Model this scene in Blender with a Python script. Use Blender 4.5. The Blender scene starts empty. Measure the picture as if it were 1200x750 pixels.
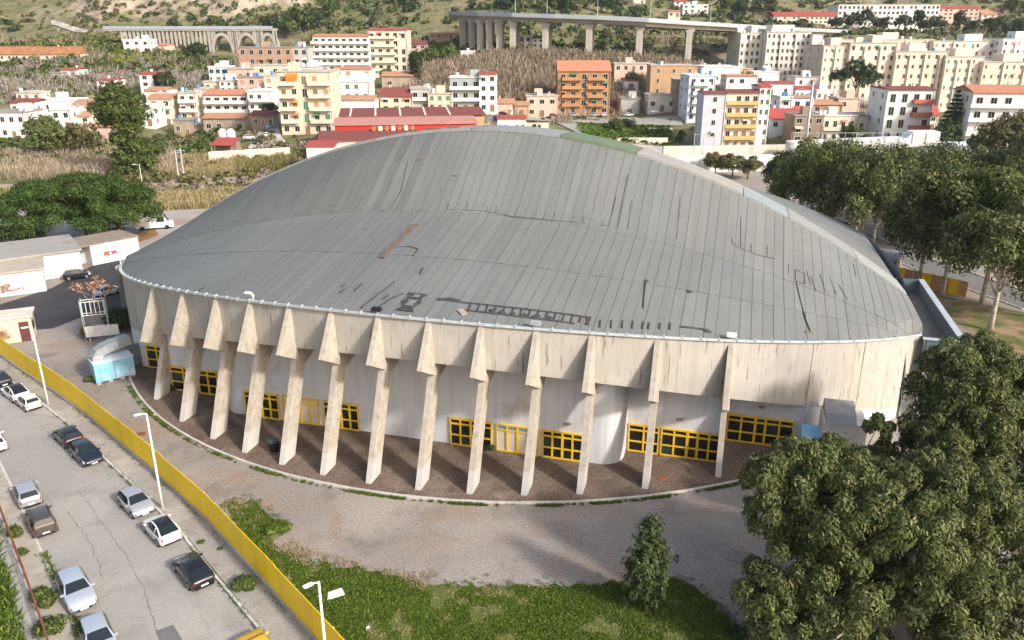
import bpy, bmesh, math, random
import numpy as np
from mathutils import Vector, Matrix
random.seed(7)
rng = np.random.default_rng(11)
C = bpy.context.scene.collection
scene = bpy.context.scene
R = math.radians

# ------------------------------------------------------------ camera, sky, sun
CAM_H = 29.0
PITCH = R(19.85)
FPX = 933.0                     # focal length for a 1200 px wide picture (28 mm)
cam_d = bpy.data.cameras.new('camera')
cam_d.sensor_width = 36.0
cam_d.lens = FPX / 1200.0 * 36.0
cam_d.clip_start = 0.5
cam_d.clip_end = 6000.0
cam = bpy.data.objects.new('camera', cam_d)
C.objects.link(cam)
cam.location = (0, 0, CAM_H)
cam.rotation_euler = (R(90) - PITCH, 0, 0)
scene.camera = cam

SUN = Vector((0.76, -0.65, 0.60)).normalized()
world = bpy.data.worlds.new('World')
scene.world = world
world.use_nodes = True
wn = world.node_tree
bg = wn.nodes['Background']
sky = wn.nodes.new('ShaderNodeTexSky')
sky.sky_type = 'NISHITA'
sky.sun_disc = False
sky.sun_elevation = math.asin(SUN.z)
sky.sun_rotation = math.atan2(SUN.x, SUN.y)
sky.air_density = 1.0
sky.dust_density = 4.0
sky.ozone_density = 0.7
wn.links.new(sky.outputs[0], bg.inputs[0])
bg.inputs[1].default_value = 0.15
sun_d = bpy.data.lights.new('sun', 'SUN')
sun_d.energy = 2.9
sun_d.angle = R(5.0)
sun_d.color = (1.0, 0.955, 0.895)
sun = bpy.data.objects.new('sun', sun_d)
C.objects.link(sun)
sun.rotation_euler = (-SUN).to_track_quat('-Z', 'Y').to_euler()
vs = scene.view_settings
vs.view_transform = 'Standard'
vs.look = 'None'
vs.exposure = 0.68
vs.gamma = 1.0
vs.use_curve_mapping = False

# ------------------------------------------------------------ survey: picture point -> place
cF = np.array([0, math.cos(PITCH), -math.sin(PITCH)])
cU = np.array([0, math.sin(PITCH), math.cos(PITCH)])
cO = np.array([0, 0, CAM_H])

def ray(x, y):
    return cF + np.array([1.0, 0, 0]) * (x - 600) / FPX - cU * (y - 375) / FPX

def G(x, y, z=0.0):
    d = ray(x, y)
    return cO + d * ((z - CAM_H) / d[2])

def AT(x, y, Y):
    d = ray(x, y)
    return cO + d * (Y / d[1])

def g2(x, y, z=0.0):
    p = G(x, y, z)
    return (float(p[0]), float(p[1]))

# ------------------------------------------------------------ materials
MATS = {}

def principled(name):
    m = bpy.data.materials.new(name)
    m.use_nodes = True
    nt = m.node_tree
    return m, nt, nt.nodes['Principled BSDF']

def mat(name, col, rough=0.8, var=0.18, scale=1.2, bump=0.0, metal=0.0, spec=0.3,
        streak=0.0, col2=None, rand=0.0, detail=6.0, blotch=None, world_co=False):
    """procedural surface: base colour, mottling, optional vertical streaks, stains and per-object tone"""
    if name in MATS:
        return MATS[name]
    m, nt, b = principled(name)
    N, L = nt.nodes, nt.links
    tc = N.new('ShaderNodeTexCoord')
    co = tc.outputs['Object']
    if world_co:
        ge = N.new('ShaderNodeNewGeometry')
        co = ge.outputs['Position']
    nz = N.new('ShaderNodeTexNoise')
    nz.inputs['Scale'].default_value = scale
    nz.inputs['Detail'].default_value = detail
    nz.inputs['Roughness'].default_value = 0.65
    L.new(co, nz.inputs['Vector'])
    mr = N.new('ShaderNodeMapRange')
    mr.inputs[1].default_value = 0.28
    mr.inputs[2].default_value = 0.72
    L.new(nz.outputs['Fac'], mr.inputs[0])
    mx = N.new('ShaderNodeMix')
    mx.data_type = 'RGBA'
    c2 = col2 if col2 else tuple(min(1, c * (1 + var)) for c in col)
    c1 = tuple(c * (1 - var) for c in col)
    mx.inputs[6].default_value = (*c1, 1)
    mx.inputs[7].default_value = (*c2, 1)
    L.new(mr.outputs[0], mx.inputs[0])
    out = mx.outputs[2]
    if streak > 0:
        mp = N.new('ShaderNodeMapping')
        mp.inputs['Scale'].default_value = (3.2, 3.2, 0.22)
        L.new(co, mp.inputs['Vector'])
        n2 = N.new('ShaderNodeTexNoise')
        n2.inputs['Scale'].default_value = 1.0
        n2.inputs['Detail'].default_value = 5
        L.new(mp.outputs[0], n2.inputs['Vector'])
        m2 = N.new('ShaderNodeMapRange')
        m2.inputs[1].default_value = 0.42
        m2.inputs[2].default_value = 0.8
        m2.inputs[3].default_value = 0.0
        m2.inputs[4].default_value = streak
        L.new(n2.outputs['Fac'], m2.inputs[0])
        mm = N.new('ShaderNodeMix')
        mm.data_type = 'RGBA'
        mm.inputs[7].default_value = (col[0] * 0.42, col[1] * 0.36, col[2] * 0.3, 1)
        L.new(m2.outputs[0], mm.inputs[0])
        L.new(out, mm.inputs[6])
        out = mm.outputs[2]
    if blotch:
        bc, bs, b0, b1 = blotch
        n3 = N.new('ShaderNodeTexNoise')
        n3.inputs['Scale'].default_value = bs
        n3.inputs['Detail'].default_value = 8
        n3.inputs['Roughness'].default_value = 0.6
        L.new(co, n3.inputs['Vector'])
        m3 = N.new('ShaderNodeMapRange')
        m3.inputs[1].default_value = b0
        m3.inputs[2].default_value = b1
        L.new(n3.outputs['Fac'], m3.inputs[0])
        mm = N.new('ShaderNodeMix')
        mm.data_type = 'RGBA'
        mm.inputs[7].default_value = (*bc, 1)
        L.new(m3.outputs[0], mm.inputs[0])
        L.new(out, mm.inputs[6])
        out = mm.outputs[2]
    if rand > 0:
        oi = N.new('ShaderNodeObjectInfo')
        m4 = N.new('ShaderNodeMapRange')
        m4.inputs[3].default_value = 1 - rand
        m4.inputs[4].default_value = 1 + rand
        L.new(oi.outputs['Random'], m4.inputs[0])
        hs = N.new('ShaderNodeHueSaturation')
        L.new(m4.outputs[0], hs.inputs['Value'])
        L.new(out, hs.inputs['Color'])
        out = hs.outputs[0]
    L.new(out, b.inputs['Base Color'])
    b.inputs['Roughness'].default_value = rough
    b.inputs['Metallic'].default_value = metal
    b.inputs['Specular IOR Level'].default_value = spec
    if bump > 0:
        n5 = N.new('ShaderNodeTexNoise')
        n5.inputs['Scale'].default_value = scale * 6
        n5.inputs['Detail'].default_value = 5
        L.new(co, n5.inputs['Vector'])
        bp = N.new('ShaderNodeBump')
        bp.inputs['Strength'].default_value = bump
        bp.inputs['Distance'].default_value = 0.05
        L.new(n5.outputs['Fac'], bp.inputs['Height'])
        L.new(bp.outputs[0], b.inputs['Normal'])
    MATS[name] = m
    return m

def leafmat(name, dark, mid, light, trans=0.25):
    """foliage: every leaf face takes its own tone"""
    if name in MATS:
        return MATS[name]
    m, nt, b = principled(name)
    N, L = nt.nodes, nt.links
    ge = N.new('ShaderNodeNewGeometry')
    cr = N.new('ShaderNodeValToRGB')
    cr.color_ramp.elements[0].color = (*dark, 1)
    cr.color_ramp.elements[1].color = (*light, 1)
    e = cr.color_ramp.elements.new(0.55)
    e.color = (*mid, 1)
    L.new(ge.outputs['Random Per Island'], cr.inputs[0])
    L.new(cr.outputs[0], b.inputs['Base Color'])
    b.inputs['Roughness'].default_value = 0.6
    b.inputs['Specular IOR Level'].default_value = 0.25
    tr = N.new('ShaderNodeBsdfTranslucent')
    L.new(cr.outputs[0], tr.inputs[0])
    ms = N.new('ShaderNodeMixShader')
    ms.inputs[0].default_value = trans
    L.new(b.outputs[0], ms.inputs[1])
    L.new(tr.outputs[0], ms.inputs[2])
    L.new(ms.outputs[0], N['Material Output'].inputs[0])
    MATS[name] = m
    return m

def gritty(name, base, dark, light, tint, big=.08, tint_lo=.55, grit=.28, rough=.93, pat=(1, 1, 1)):
    """worn paving: broad worn areas, mid-size stains, tinted dirt and grit of a few centimetres"""
    m, nt, b = principled(name)
    N, L = nt.nodes, nt.links
    ge = N.new('ShaderNodeNewGeometry')
    mp = N.new('ShaderNodeMapping')
    mp.inputs['Scale'].default_value = pat
    L.new(ge.outputs['Position'], mp.inputs['Vector'])

    def noise(sc, det, ro=.6, dist=0.0):
        n_ = N.new('ShaderNodeTexNoise')
        n_.inputs['Scale'].default_value = sc
        n_.inputs['Detail'].default_value = det
        n_.inputs['Roughness'].default_value = ro
        n_.inputs['Distortion'].default_value = dist
        L.new(mp.outputs[0], n_.inputs['Vector'])
        return n_.outputs['Fac']

    def rg(src, a, c, lo=0.0, hi=1.0):
        x = N.new('ShaderNodeMapRange')
        for i, v in enumerate((a, c, lo, hi)):
            x.inputs[i + 1].default_value = v
        L.new(src, x.inputs[0])
        return x.outputs[0]

    def mixc(fac, a, c):
        x = N.new('ShaderNodeMix')
        x.data_type = 'RGBA'
        L.new(fac, x.inputs[0])
        if isinstance(a, tuple):
            x.inputs[6].default_value = (*a, 1)
        else:
            L.new(a, x.inputs[6])
        x.inputs[7].default_value = (*c, 1)
        return x.outputs[2]
    col = mixc(rg(noise(big, 6, .6, .6), .42, .62), base, light)
    col = mixc(rg(noise(big * 3.1, 8, .65, .4), .52, .70, 0, .75), col, dark)
    col = mixc(rg(noise(big * 1.7, 9, .7, .3), tint_lo, tint_lo + .14, 0, .8), col, tint)
    col = mixc(rg(noise(1.6, 10, .75), .60, .74, 0, .55), col, dark)
    gr = rg(noise(7.0, 4, .8), .32, .68, 1 - grit, 1 + grit)
    hs = N.new('ShaderNodeHueSaturation')
    L.new(gr, hs.inputs['Value'])
    L.new(col, hs.inputs['Color'])
    L.new(hs.outputs[0], b.inputs['Base Color'])
    b.inputs['Roughness'].default_value = rough
    b.inputs['Specular IOR Level'].default_value = .2
    bp = N.new('ShaderNodeBump')
    bp.inputs['Strength'].default_value = .5
    bp.inputs['Distance'].default_value = .03
    L.new(noise(9.0, 6, .7), bp.inputs['Height'])
    L.new(bp.outputs[0], b.inputs['Normal'])
    MATS[name] = m
    return m

# ------------------------------------------------------------ mesh helpers
class MB:
    def __init__(self):
        self.v = []
        self.f = []
        self.m = []

    def add(self, vs_, fs, mi=0):
        o = len(self.v)
        self.v += [tuple(map(float, p)) for p in vs_]
        self.f += [tuple(i + o for i in q) for q in fs]
        self.m += [mi] * len(fs)
        return self

    def box(self, x0, x1, y0, y1, z0, z1, mi=0):
        return self.add([(x0, y0, z0), (x1, y0, z0), (x1, y1, z0), (x0, y1, z0),
                         (x0, y0, z1), (x1, y0, z1), (x1, y1, z1), (x0, y1, z1)],
                        [(3, 2, 1, 0), (4, 5, 6, 7), (0, 1, 5, 4), (1, 2, 6, 5), (2, 3, 7, 6), (3, 0, 4, 7)], mi)

    def prism(self, poly, z0, z1, mi=0):
        n = len(poly)
        vs_ = [(p[0], p[1], z0) for p in poly] + [(p[0], p[1], z1) for p in poly]
        fs = [tuple(range(n - 1, -1, -1)), tuple(range(n, 2 * n))]
        fs += [(i, (i + 1) % n, n + (i + 1) % n, n + i) for i in range(n)]
        return self.add(vs_, fs, mi)

    def xprism(self, poly, x0, x1, mi=0):
        """polygon in (y, z) pushed along x"""
        n = len(poly)
        vs_ = [(x0, p[0], p[1]) for p in poly] + [(x1, p[0], p[1]) for p in poly]
        fs = [tuple(range(n - 1, -1, -1)), tuple(range(n, 2 * n))]
        fs += [(i, (i + 1) % n, n + (i + 1) % n, n + i) for i in range(n)]
        return self.add(vs_, fs, mi)

    def yprism(self, poly, y0, y1, mi=0):
        n = len(poly)
        vs_ = [(p[0], y0, p[1]) for p in poly] + [(p[0], y1, p[1]) for p in poly]
        fs = [tuple(range(n)), tuple(range(2 * n - 1, n - 1, -1))]
        fs += [(i, n + i, n + (i + 1) % n, (i + 1) % n) for i in range(n)]
        return self.add(vs_, fs, mi)

    def quad(self, a, b, c, d, mi=0):
        return self.add([a, b, c, d], [(0, 1, 2, 3)], mi)

    def tube(self, pts, rad, n=6, mi=0, cap=True):
        pts = [Vector(p) for p in pts]
        if not hasattr(rad, '__len__'):
            rad = [rad] * len(pts)
        vs_ = []
        for i, p in enumerate(pts):
            t = (pts[min(i + 1, len(pts) - 1)] - pts[max(i - 1, 0)]).normalized()
            s = t.cross(Vector((0, 0, 1)))
            if s.length < 1e-3:
                s = Vector((1, 0, 0))
            s.normalize()
            u = s.cross(t)
            for k in range(n):
                a = 2 * math.pi * k / n
                vs_.append(p + (s * math.cos(a) + u * math.sin(a)) * rad[i])
        fs = []
        for i in range(len(pts) - 1):
            for k in range(n):
                k2 = (k + 1) % n
                fs.append((i * n + k, i * n + k2, (i + 1) * n + k2, (i + 1) * n + k))
        if cap:
            fs.append(tuple(range(n - 1, -1, -1)))
            o = (len(pts) - 1) * n
            fs.append(tuple(range(o, o + n)))
        return self.add(vs_, fs, mi)

    def grid(self, rows, mi=0, closed=False):
        """rows: equal-length lists of points"""
        n = len(rows[0])
        vs_ = [p for r in rows for p in r]
        fs = []
        for i in range(len(rows) - 1):
            for k in range(n if closed else n - 1):
                k2 = (k + 1) % n
                fs.append((i * n + k, i * n + k2, (i + 1) * n + k2, (i + 1) * n + k))
        return self.add(vs_, fs, mi)

    def mesh(self, name, mats, smooth=False):
        me = bpy.data.meshes.new(name)
        me.from_pydata(self.v, [], self.f)
        mats = mats if isinstance(mats, (list, tuple)) else [mats]
        for m in mats:
            me.materials.append(m)
        if len(mats) > 1:
            me.polygons.foreach_set('material_index', self.m)
        if smooth:
            me.polygons.foreach_set('use_smooth', [True] * len(self.f))
        me.update()
        return me

    def build(self, name, mats, parent=None, smooth=False, loc=None, rz=None):
        return link(name, self.mesh(name, mats, smooth), parent, loc, rz)

def link(name, me, parent=None, loc=None, rz=None):
    o = bpy.data.objects.new(name, me)
    C.objects.link(o)
    if parent is not None:
        o.parent = parent
    if loc is not None:
        o.location = loc
    if rz is not None:
        o.rotation_euler = (0, 0, rz)
    return o

def tag(o, label=None, cat=None, group=None, kind=None):
    if label:
        o['label'] = label
    if cat:
        o['category'] = cat
    if group:
        o['group'] = group
    if kind:
        o['kind'] = kind
    return o

def thing(name, label, cat, loc=(0, 0, 0), rz=0.0, group=None):
    o = bpy.data.objects.new(name, None)
    C.objects.link(o)
    o.empty_display_size = 0.5
    o.location = loc
    o.rotation_euler = (0, 0, rz)
    return tag(o, label, cat, group)

def copy_tree(o, parent=None):
    c = o.copy()
    C.objects.link(c)
    c.parent = parent
    for ch in list(o.children):
        copy_tree(ch, c)
    return c

def npmesh(name, verts, quads, mat_):
    """large meshes straight from arrays: verts (n,3), quads (m,4)"""
    me = bpy.data.meshes.new(name)
    me.vertices.add(len(verts))
    me.vertices.foreach_set('co', np.asarray(verts, np.float32).ravel())
    k = quads.shape[1]
    me.loops.add(quads.size)
    me.loops.foreach_set('vertex_index', quads.astype(np.int32).ravel())
    me.polygons.add(len(quads))
    me.polygons.foreach_set('loop_start', np.arange(0, quads.size, k, dtype=np.int32))
    try:
        me.polygons.foreach_set('loop_total', np.full(len(quads), k, np.int32))
    except Exception:
        pass
    me.materials.append(mat_)
    me.update(calc_edges=True)
    me.validate()
    return me

def ordinal(i):
    return ['first', 'second', 'third', 'fourth', 'fifth', 'sixth', 'seventh', 'eighth', 'ninth', 'tenth', 'eleventh',
            'twelfth', 'thirteenth', 'fourteenth', 'fifteenth', 'sixteenth', 'seventeenth', 'eighteenth', 'nineteenth',
            'twentieth', 'twenty-first', 'twenty-second', 'twenty-third', 'twenty-fourth'][i]

# ------------------------------------------------------------ palette
concrete = mat('raw_concrete', (0.50, 0.42, 0.32), 0.9, 0.14, 0.9, bump=0.25, streak=0.45)
concrete_grey = mat('grey_concrete', (0.38, 0.36, 0.33), 0.9, 0.16, 0.7, bump=0.2, streak=0.3)
kerbmat = mat('kerb_concrete', (0.52, 0.50, 0.46), 0.9, 0.2, 1.5, bump=0.2, rand=0.1)
asphalt = gritty('worn_asphalt', (.255, .23, .205), (.155, .135, .12), (.335, .295, .255), (.30, .215, .15), .09, .50, .36)
street_asph = gritty('street_asphalt', (.31, .29, .265), (.235, .22, .20), (.37, .345, .31), (.34, .30, .255), .11, .58, .16)
dark_asph = mat('fresh_asphalt', (0.045, 0.045, 0.05), 0.85, 0.3, 0.3, bump=0.2, world_co=True)
pavement_m = gritty('pavement_slabs', (.33, .305, .275), (.20, .185, .165), (.42, .385, .34), (.30, .25, .20), .25, .56, .26)
white_wall = mat('white_render', (0.66, 0.645, 0.61), 0.85, 0.07, 0.35, streak=0.16)
yellow_paint = mat('yellow_paint', (0.96, 0.62, 0.012), 0.5, 0.05, 0.6, rand=0.06, streak=0.16)
yellow_frame = mat('yellow_frame', (0.80, 0.49, 0.02), 0.55, 0.14, 1.4)
glass_dark = mat('dark_glass', (0.012, 0.015, 0.014), 0.12, 0.3, 0.8, spec=0.6)
black_m = mat('black_rubber', (0.015, 0.015, 0.016), 0.7, 0.2, 3)
white_paint = mat('white_paint', (0.78, 0.78, 0.76), 0.5, 0.05, 1)
galv = mat('galvanised_steel', (0.52, 0.54, 0.55), 0.45, 0.12, 2, metal=0.4)
tarm = mat('black_tar', (0.06, 0.06, 0.062), 0.7, 0.5, 3)
bark = mat('brown_bark', (0.16, 0.11, 0.075), 0.95, 0.3, 3, bump=0.5)
pale_bark = mat('pale_bark', (0.46, 0.41, 0.35), 0.9, 0.2, 2, bump=0.3, blotch=((0.22, 0.17, 0.12), 1.2, 0.5, 0.65))
rust = mat('rusty_iron', (0.22, 0.085, 0.035), 0.9, 0.35, 3, bump=0.3)
# ------------------------------------------------------------ terrain
HOUSE_PTS = []     # (X, Y, z) of house bases, filled from the table below

def smooth01(t):
    t = np.clip(t, 0, 1)
    return t * t * (3 - 2 * t)

def hp(px, py, D):
    p = AT(px, py, D)
    return (float(p[0]), float(p[1]), float(p[2]))

CTRL = []
for X in (-420, -250, -120, 0, 120, 250, 420):
    for Y in (-20, 60, 140, 200):
        CTRL.append((X, Y, 0.0))
CTRL += [hp(*q) for q in [
    (30, 160, 238), (250, 152, 240), (360, 155, 226), (420, 128, 255), (470, 128, 262), (540, 128, 265),
    (683, 133, 288), (640, 133, 285), (740, 133, 290), (790, 130, 285), (857, 172, 240), (960, 165, 235),
    (1060, 162, 235), (1160, 170, 215), (1000, 132, 342), (1100, 132, 345), (1190, 132, 345), (910, 92, 380),
    (320, 88, 340), (425, 92, 357), (150, 61, 420), (60, 70, 410), (20, 95, 340), (80, 92, 340), (110, 110, 290),
    (200, 85, 345), (260, 75, 400), (130, 22, 560), (40, 20, 560), (240, 66, 450), (310, 66, 450),
    (580, 64, 352), (640, 64, 350), (700, 68, 350), (760, 70, 350), (820, 72, 350), (620, 95, 312), (560, 90, 310),
    (500, 70, 370), (520, 50, 400), (470, 30, 470), (360, 20, 500), (940, 28, 520), (1040, 31, 540), (1120, 24, 560),
    (1000, 42, 430), (1100, 44, 430), (1190, 46, 440), (700, 20, 480), (800, 15, 520), (620, 14, 480),
    (860, 55, 420)]]
for X in (-900, -500, -200, 100, 400, 800):
    CTRL += [(X, 700, 82 + 12 * math.sin(X * .013)), (X, 950, 165 + 25 * math.sin(X * .009 + 1)), (X, 1500, 330)]
CTRL += [(-520, 450, 26), (-520, 300, 10), (520, 300, 4), (520, 450, 26)]

def build_terrain_fn(extra):
    P = np.array(CTRL + extra)
    n = len(P)
    d = np.linalg.norm(P[:, None, :2] - P[None, :, :2], axis=2)
    A = np.zeros((n + 3, n + 3))
    A[:n, :n] = d - np.eye(n) * 6.0
    A[:n, n] = 1
    A[:n, n + 1:] = P[:, :2] / 100
    A[n, :n] = 1
    A[n + 1:, :n] = P[:, :2].T / 100
    w = np.linalg.solve(A, np.concatenate([P[:, 2], np.zeros(3)]))

    def fn(x, y):
        x = np.asarray(x, float)
        y = np.asarray(y, float)
        z = w[n] + w[n + 1] * x / 100 + w[n + 2] * y / 100
        for i in range(n):
            z = z + w[i] * np.hypot(x - P[i, 0], y - P[i, 1])
        far = smooth01((y - 380) / 150)
        z = z + far * (np.sin(x * .031 + y * .017) * 2.2 + np.sin(x * .011 - y * .023 + 1.3) * 3.0
                       + np.sin(x * .07 + 2) * np.sin(y * .06) * 1.2)
        spur = np.exp(-((x + 182) / 40) ** 2 - ((y - 575) / 40) ** 2) * 36 + np.exp(-((x + 262) / 34) ** 2 - ((y - 590) / 36) ** 2) * 26
        z = z + spur * (.8 + .2 * np.sin(x * .16 + y * .09) + .12 * np.sin(x * .37 - y * .21))
        return z * smooth01((y - 175) / 55)
    return fn

def ground_material():
    m, nt, b = principled('terrain')
    N, L = nt.nodes, nt.links
    ge = N.new('ShaderNodeNewGeometry')

    def noise(sc, det, rough=0.6):
        n_ = N.new('ShaderNodeTexNoise')
        n_.inputs['Scale'].default_value = sc
        n_.inputs['Detail'].default_value = det
        n_.inputs['Roughness'].default_value = rough
        L.new(ge.outputs['Position'], n_.inputs['Vector'])
        return n_.outputs['Fac']

    def ramp(src, stops):
        r_ = N.new('ShaderNodeValToRGB')
        els = r_.color_ramp.elements
        while len(els) < len(stops):
            els.new(0.5)
        for e, (p, c) in zip(els, stops):
            e.position = p
            e.color = (*c, 1)
        L.new(src, r_.inputs[0])
        return r_.outputs[0]
    base = ramp(noise(0.018, 9), [(0.30, (0.31, 0.25, 0.15)), (0.42, (0.19, 0.18, 0.08)), (0.50, (0.085, 0.115, 0.032)),
                                  (0.6, (0.17, 0.18, 0.07)), (0.72, (0.33, 0.27, 0.17))])
    fine = ramp(noise(0.13, 10, 0.75), [(0.36, (0.055, 0.065, 0.025)), (0.47, (0.15, 0.14, 0.065)), (0.56, (0.27, 0.23, 0.13)), (0.68, (0.38, 0.32, 0.22))])
    mx = N.new('ShaderNodeMix')
    mx.data_type = 'RGBA'
    mx.inputs[0].default_value = 0.55
    L.new(base, mx.inputs[6])
    L.new(fine, mx.inputs[7])
    sx = N.new('ShaderNodeSeparateXYZ')
    L.new(ge.outputs['Normal'], sx.inputs[0])
    sr = N.new('ShaderNodeMapRange')
    sr.inputs[1].default_value = 0.94
    sr.inputs[2].default_value = 0.86
    L.new(sx.outputs[2], sr.inputs[0])
    rk = N.new('ShaderNodeMix')
    rk.data_type = 'RGBA'
    L.new(sr.outputs[0], rk.inputs[0])
    L.new(mx.outputs[2], rk.inputs[6])
    rock = ramp(noise(0.12, 10, 0.75), [(0.35, (0.22, 0.18, 0.12)), (0.55, (0.42, 0.35, 0.26)), (0.7, (0.5, 0.44, 0.35))])
    L.new(rock, rk.inputs[7])
    L.new(rk.outputs[2], b.inputs['Base Color'])
    b.inputs['Roughness'].default_value = 0.95
    b.inputs['Specular IOR Level'].default_value = 0.1
    bp = N.new('ShaderNodeBump')
    bp.inputs['Strength'].default_value = 0.6
    bp.inputs['Distance'].default_value = 0.8
    L.new(noise(0.35, 8, 0.7), bp.inputs['Height'])
    L.new(bp.outputs[0], b.inputs['Normal'])
    return m
# ------------------------------------------------------------ the sports hall (local x along the arch, local y towards the back)
AC = np.array([0.918, 85.445])
A_ROT = -R(15.7252)
aN = np.array([0.27102437, 0.96257249])
aX = np.array([aN[1], -aN[0]])
hall = thing('sports_hall', 'large concrete sports hall with grey sheet-metal arched roof and slanted buttresses', 'sports hall',
             (AC[0], AC[1], 0), A_ROT)
AE = 37.5            # half length
BF = -18.6           # fold line of the roof
BC = -10.0           # crest

def rim_b(a):
    return 9.9 - math.sqrt(46.4 ** 2 - a * a)

def rim_z(a):
    return 11.15 - 1.7 * (a / 23.0) ** 2

def fas_z(a):
    return 8.15 - 2.95 * (a / 23.0) ** 2

def raw_z(a, b):
    zr, zf, zc = rim_z(a), 14.5 - .0052 * a * a, 20.5 - .0092 * a * a
    br = min(rim_b(a), BF - 0.05)
    b0 = b
    if b < BF:
        return zr + (zf - zr) * (b - br) / (BF - br)
    if b < BC:
        t = (b - BF) / (BC - BF)
        return zf + (zc - zf) * t + 0.3 * math.sin(math.pi * t) * (zc - zf) / 6
    if b < -5:
        return zc - 0.05 - 0.05 * (b - BC)
    t = (b0 + 5) / (-rim_b(a) + 5)
    return zc - 0.3 + (zr - zc + .3) * t

def roof_z(a, b):
    """roof height, the fold eased over three metres"""
    if b < BF - 2 or b > BF + 2:
        return raw_z(a, b)
    return sum(raw_z(a, b + d) for d in (-1.2, -.6, 0, .6, 1.2)) / 5

def to_local(p):
    d = np.array(p[:2]) - AC
    return float(d @ aX), float(d @ aN), float(p[2])

def roof_hit(px, py):
    d = ray(px, py)
    for t in np.arange(40, 110, 0.1):
        p = cO + d * t
        a, b, z = to_local(p)
        if abs(a) < AE and b > rim_b(a) and z < roof_z(a, b):
            return a, b
    return None

def sheet_mat(name, col, grime, amount):
    """painted steel sheet with grime washed down along the seams (local y)"""
    m, nt, b = principled(name)
    N, L = nt.nodes, nt.links
    tc = N.new('ShaderNodeTexCoord')
    def noise(sc3, det, ro=.6):
        mp = N.new('ShaderNodeMapping')
        mp.inputs['Scale'].default_value = sc3
        L.new(tc.outputs['Object'], mp.inputs['Vector'])
        n_ = N.new('ShaderNodeTexNoise')
        n_.inputs['Scale'].default_value = 1.0
        n_.inputs['Detail'].default_value = det
        n_.inputs['Roughness'].default_value = ro
        L.new(mp.outputs[0], n_.inputs['Vector'])
        return n_.outputs['Fac']
    def mixc(src, a, c, lo, hi, amt):
        r_ = N.new('ShaderNodeMapRange')
        for k, v in enumerate((lo, hi, 0, amt)):
            r_.inputs[k + 1].default_value = v
        L.new(src, r_.inputs[0])
        x = N.new('ShaderNodeMix')
        x.data_type = 'RGBA'
        L.new(r_.outputs[0], x.inputs[0])
        if isinstance(a, tuple):
            x.inputs[6].default_value = (*a, 1)
        else:
            L.new(a, x.inputs[6])
        x.inputs[7].default_value = (*c, 1)
        return x.outputs[2]
    out = mixc(noise((2.6, .10, .1), 6), col, grime, .42, .72, amount)
    out = mixc(noise((.16, .12, .1), 5), out, tuple(c * 1.16 for c in col), .45, .7, .7)
    out = mixc(noise((.9, .5, .5), 9, .7), out, grime, .56, .76, .6)
    oi = N.new('ShaderNodeObjectInfo')
    r_ = N.new('ShaderNodeMapRange')
    r_.inputs[3].default_value = .955
    r_.inputs[4].default_value = 1.045
    L.new(oi.outputs['Random'], r_.inputs[0])
    hs = N.new('ShaderNodeHueSaturation')
    L.new(r_.outputs[0], hs.inputs['Value'])
    L.new(out, hs.inputs['Color'])
    L.new(hs.outputs[0], b.inputs['Base Color'])
    b.inputs['Roughness'].default_value = .62
    b.inputs['Specular IOR Level'].default_value = .25
    return m
sheet_a = sheet_mat('roof_sheet_grey', (.172, .178, .168), (.132, .134, .123), .5)
sheet_b = sheet_mat('roof_sheet_cool', (.168, .178, .172), (.132, .136, .127), .45)
sheet_c = sheet_mat('roof_sheet_pale', (.180, .184, .173), (.14, .14, .129), .45)
sheet_d = sheet_mat('roof_sheet_grimy_shaded', (.148, .153, .142), (.10, .102, .09), .7)  # upper left slope: grime, with its shade away from the sun put into the colour
seam_m = mat('seam_dark', (.105, .108, .102), .8, .2, 2)  # dark tone of the seam ribs and lower sheet lips
gutm = mat('gutter_metal', (0.55, 0.60, 0.62), 0.4, 0.15, 3, metal=0.3)

# back slope and the middle strip carry the same roof: one deck under the sheets
deck = MB()
bs = [BC + 0.02, -7.5, -5, -2, 0, 2, 5, 7.5, 10, 14, 18.6]
rows = []
for i in range(61):
    a = -AE + 2 * AE * i / 60
    br = -rim_b(a)
    cols = [(a, b, roof_z(a, b) - 0.06) for b in bs] + [(a, 18.6 + (br - 18.6) * t, raw_z(a, 18.6 + (br - 18.6) * t)) for t in (.5, 1)]
    rows.append(cols)
deck.grid(rows)
roof = deck.build('roof', sheet_a, hall)
NS = 96
W = 2 * AE / NS
for i in range(NS):
    a0 = -AE + i * W
    a1 = a0 + W
    for r_ in range(3):
        mb = MB()
        off = 0.03 * r_ + random.uniform(-.008, .008)
        rws = []
        for j in range(9):
            t = j / 8
            pts = []
            for (a, dz) in ((a0, -.03), (a0, .018), (a0 + .02, .018), (a0 + .024, 0), (a1 - 0.001, 0)):
                bq = min(rim_b(a), BF - 0.05)
                bm = bq + (BF - 0.4 - bq) * 0.52
                lo, hi = ((bq + 0.02, bm), (bm - 0.08, BF - .4), (BF - .5, BC + .1))[r_]
                b = lo + (hi - lo) * t
                pts.append((a, b, roof_z(a, b) + dz + off))
            rws.append(pts)
        mb.grid(rws)
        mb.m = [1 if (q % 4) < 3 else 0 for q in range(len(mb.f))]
        # lower lip of the sheet
        p = rws[0]
        mb.add(p[2:] + [(q[0], q[1], q[2] - .045) for q in p[2:]], [(0, 3, 4, 1), (1, 4, 5, 2)], 1)
        am = (a0 + a1) / 2
        tone = math.sin(i * .55) + math.sin(i * .21 + r_ * 2) + random.uniform(-.8, .8)
        mm = sheet_c if tone > 1.2 else sheet_b if tone < -1.1 else sheet_a
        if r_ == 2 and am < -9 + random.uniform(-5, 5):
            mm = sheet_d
        mb.build('roof_sheet', [mm, seam_m], roof)

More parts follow.
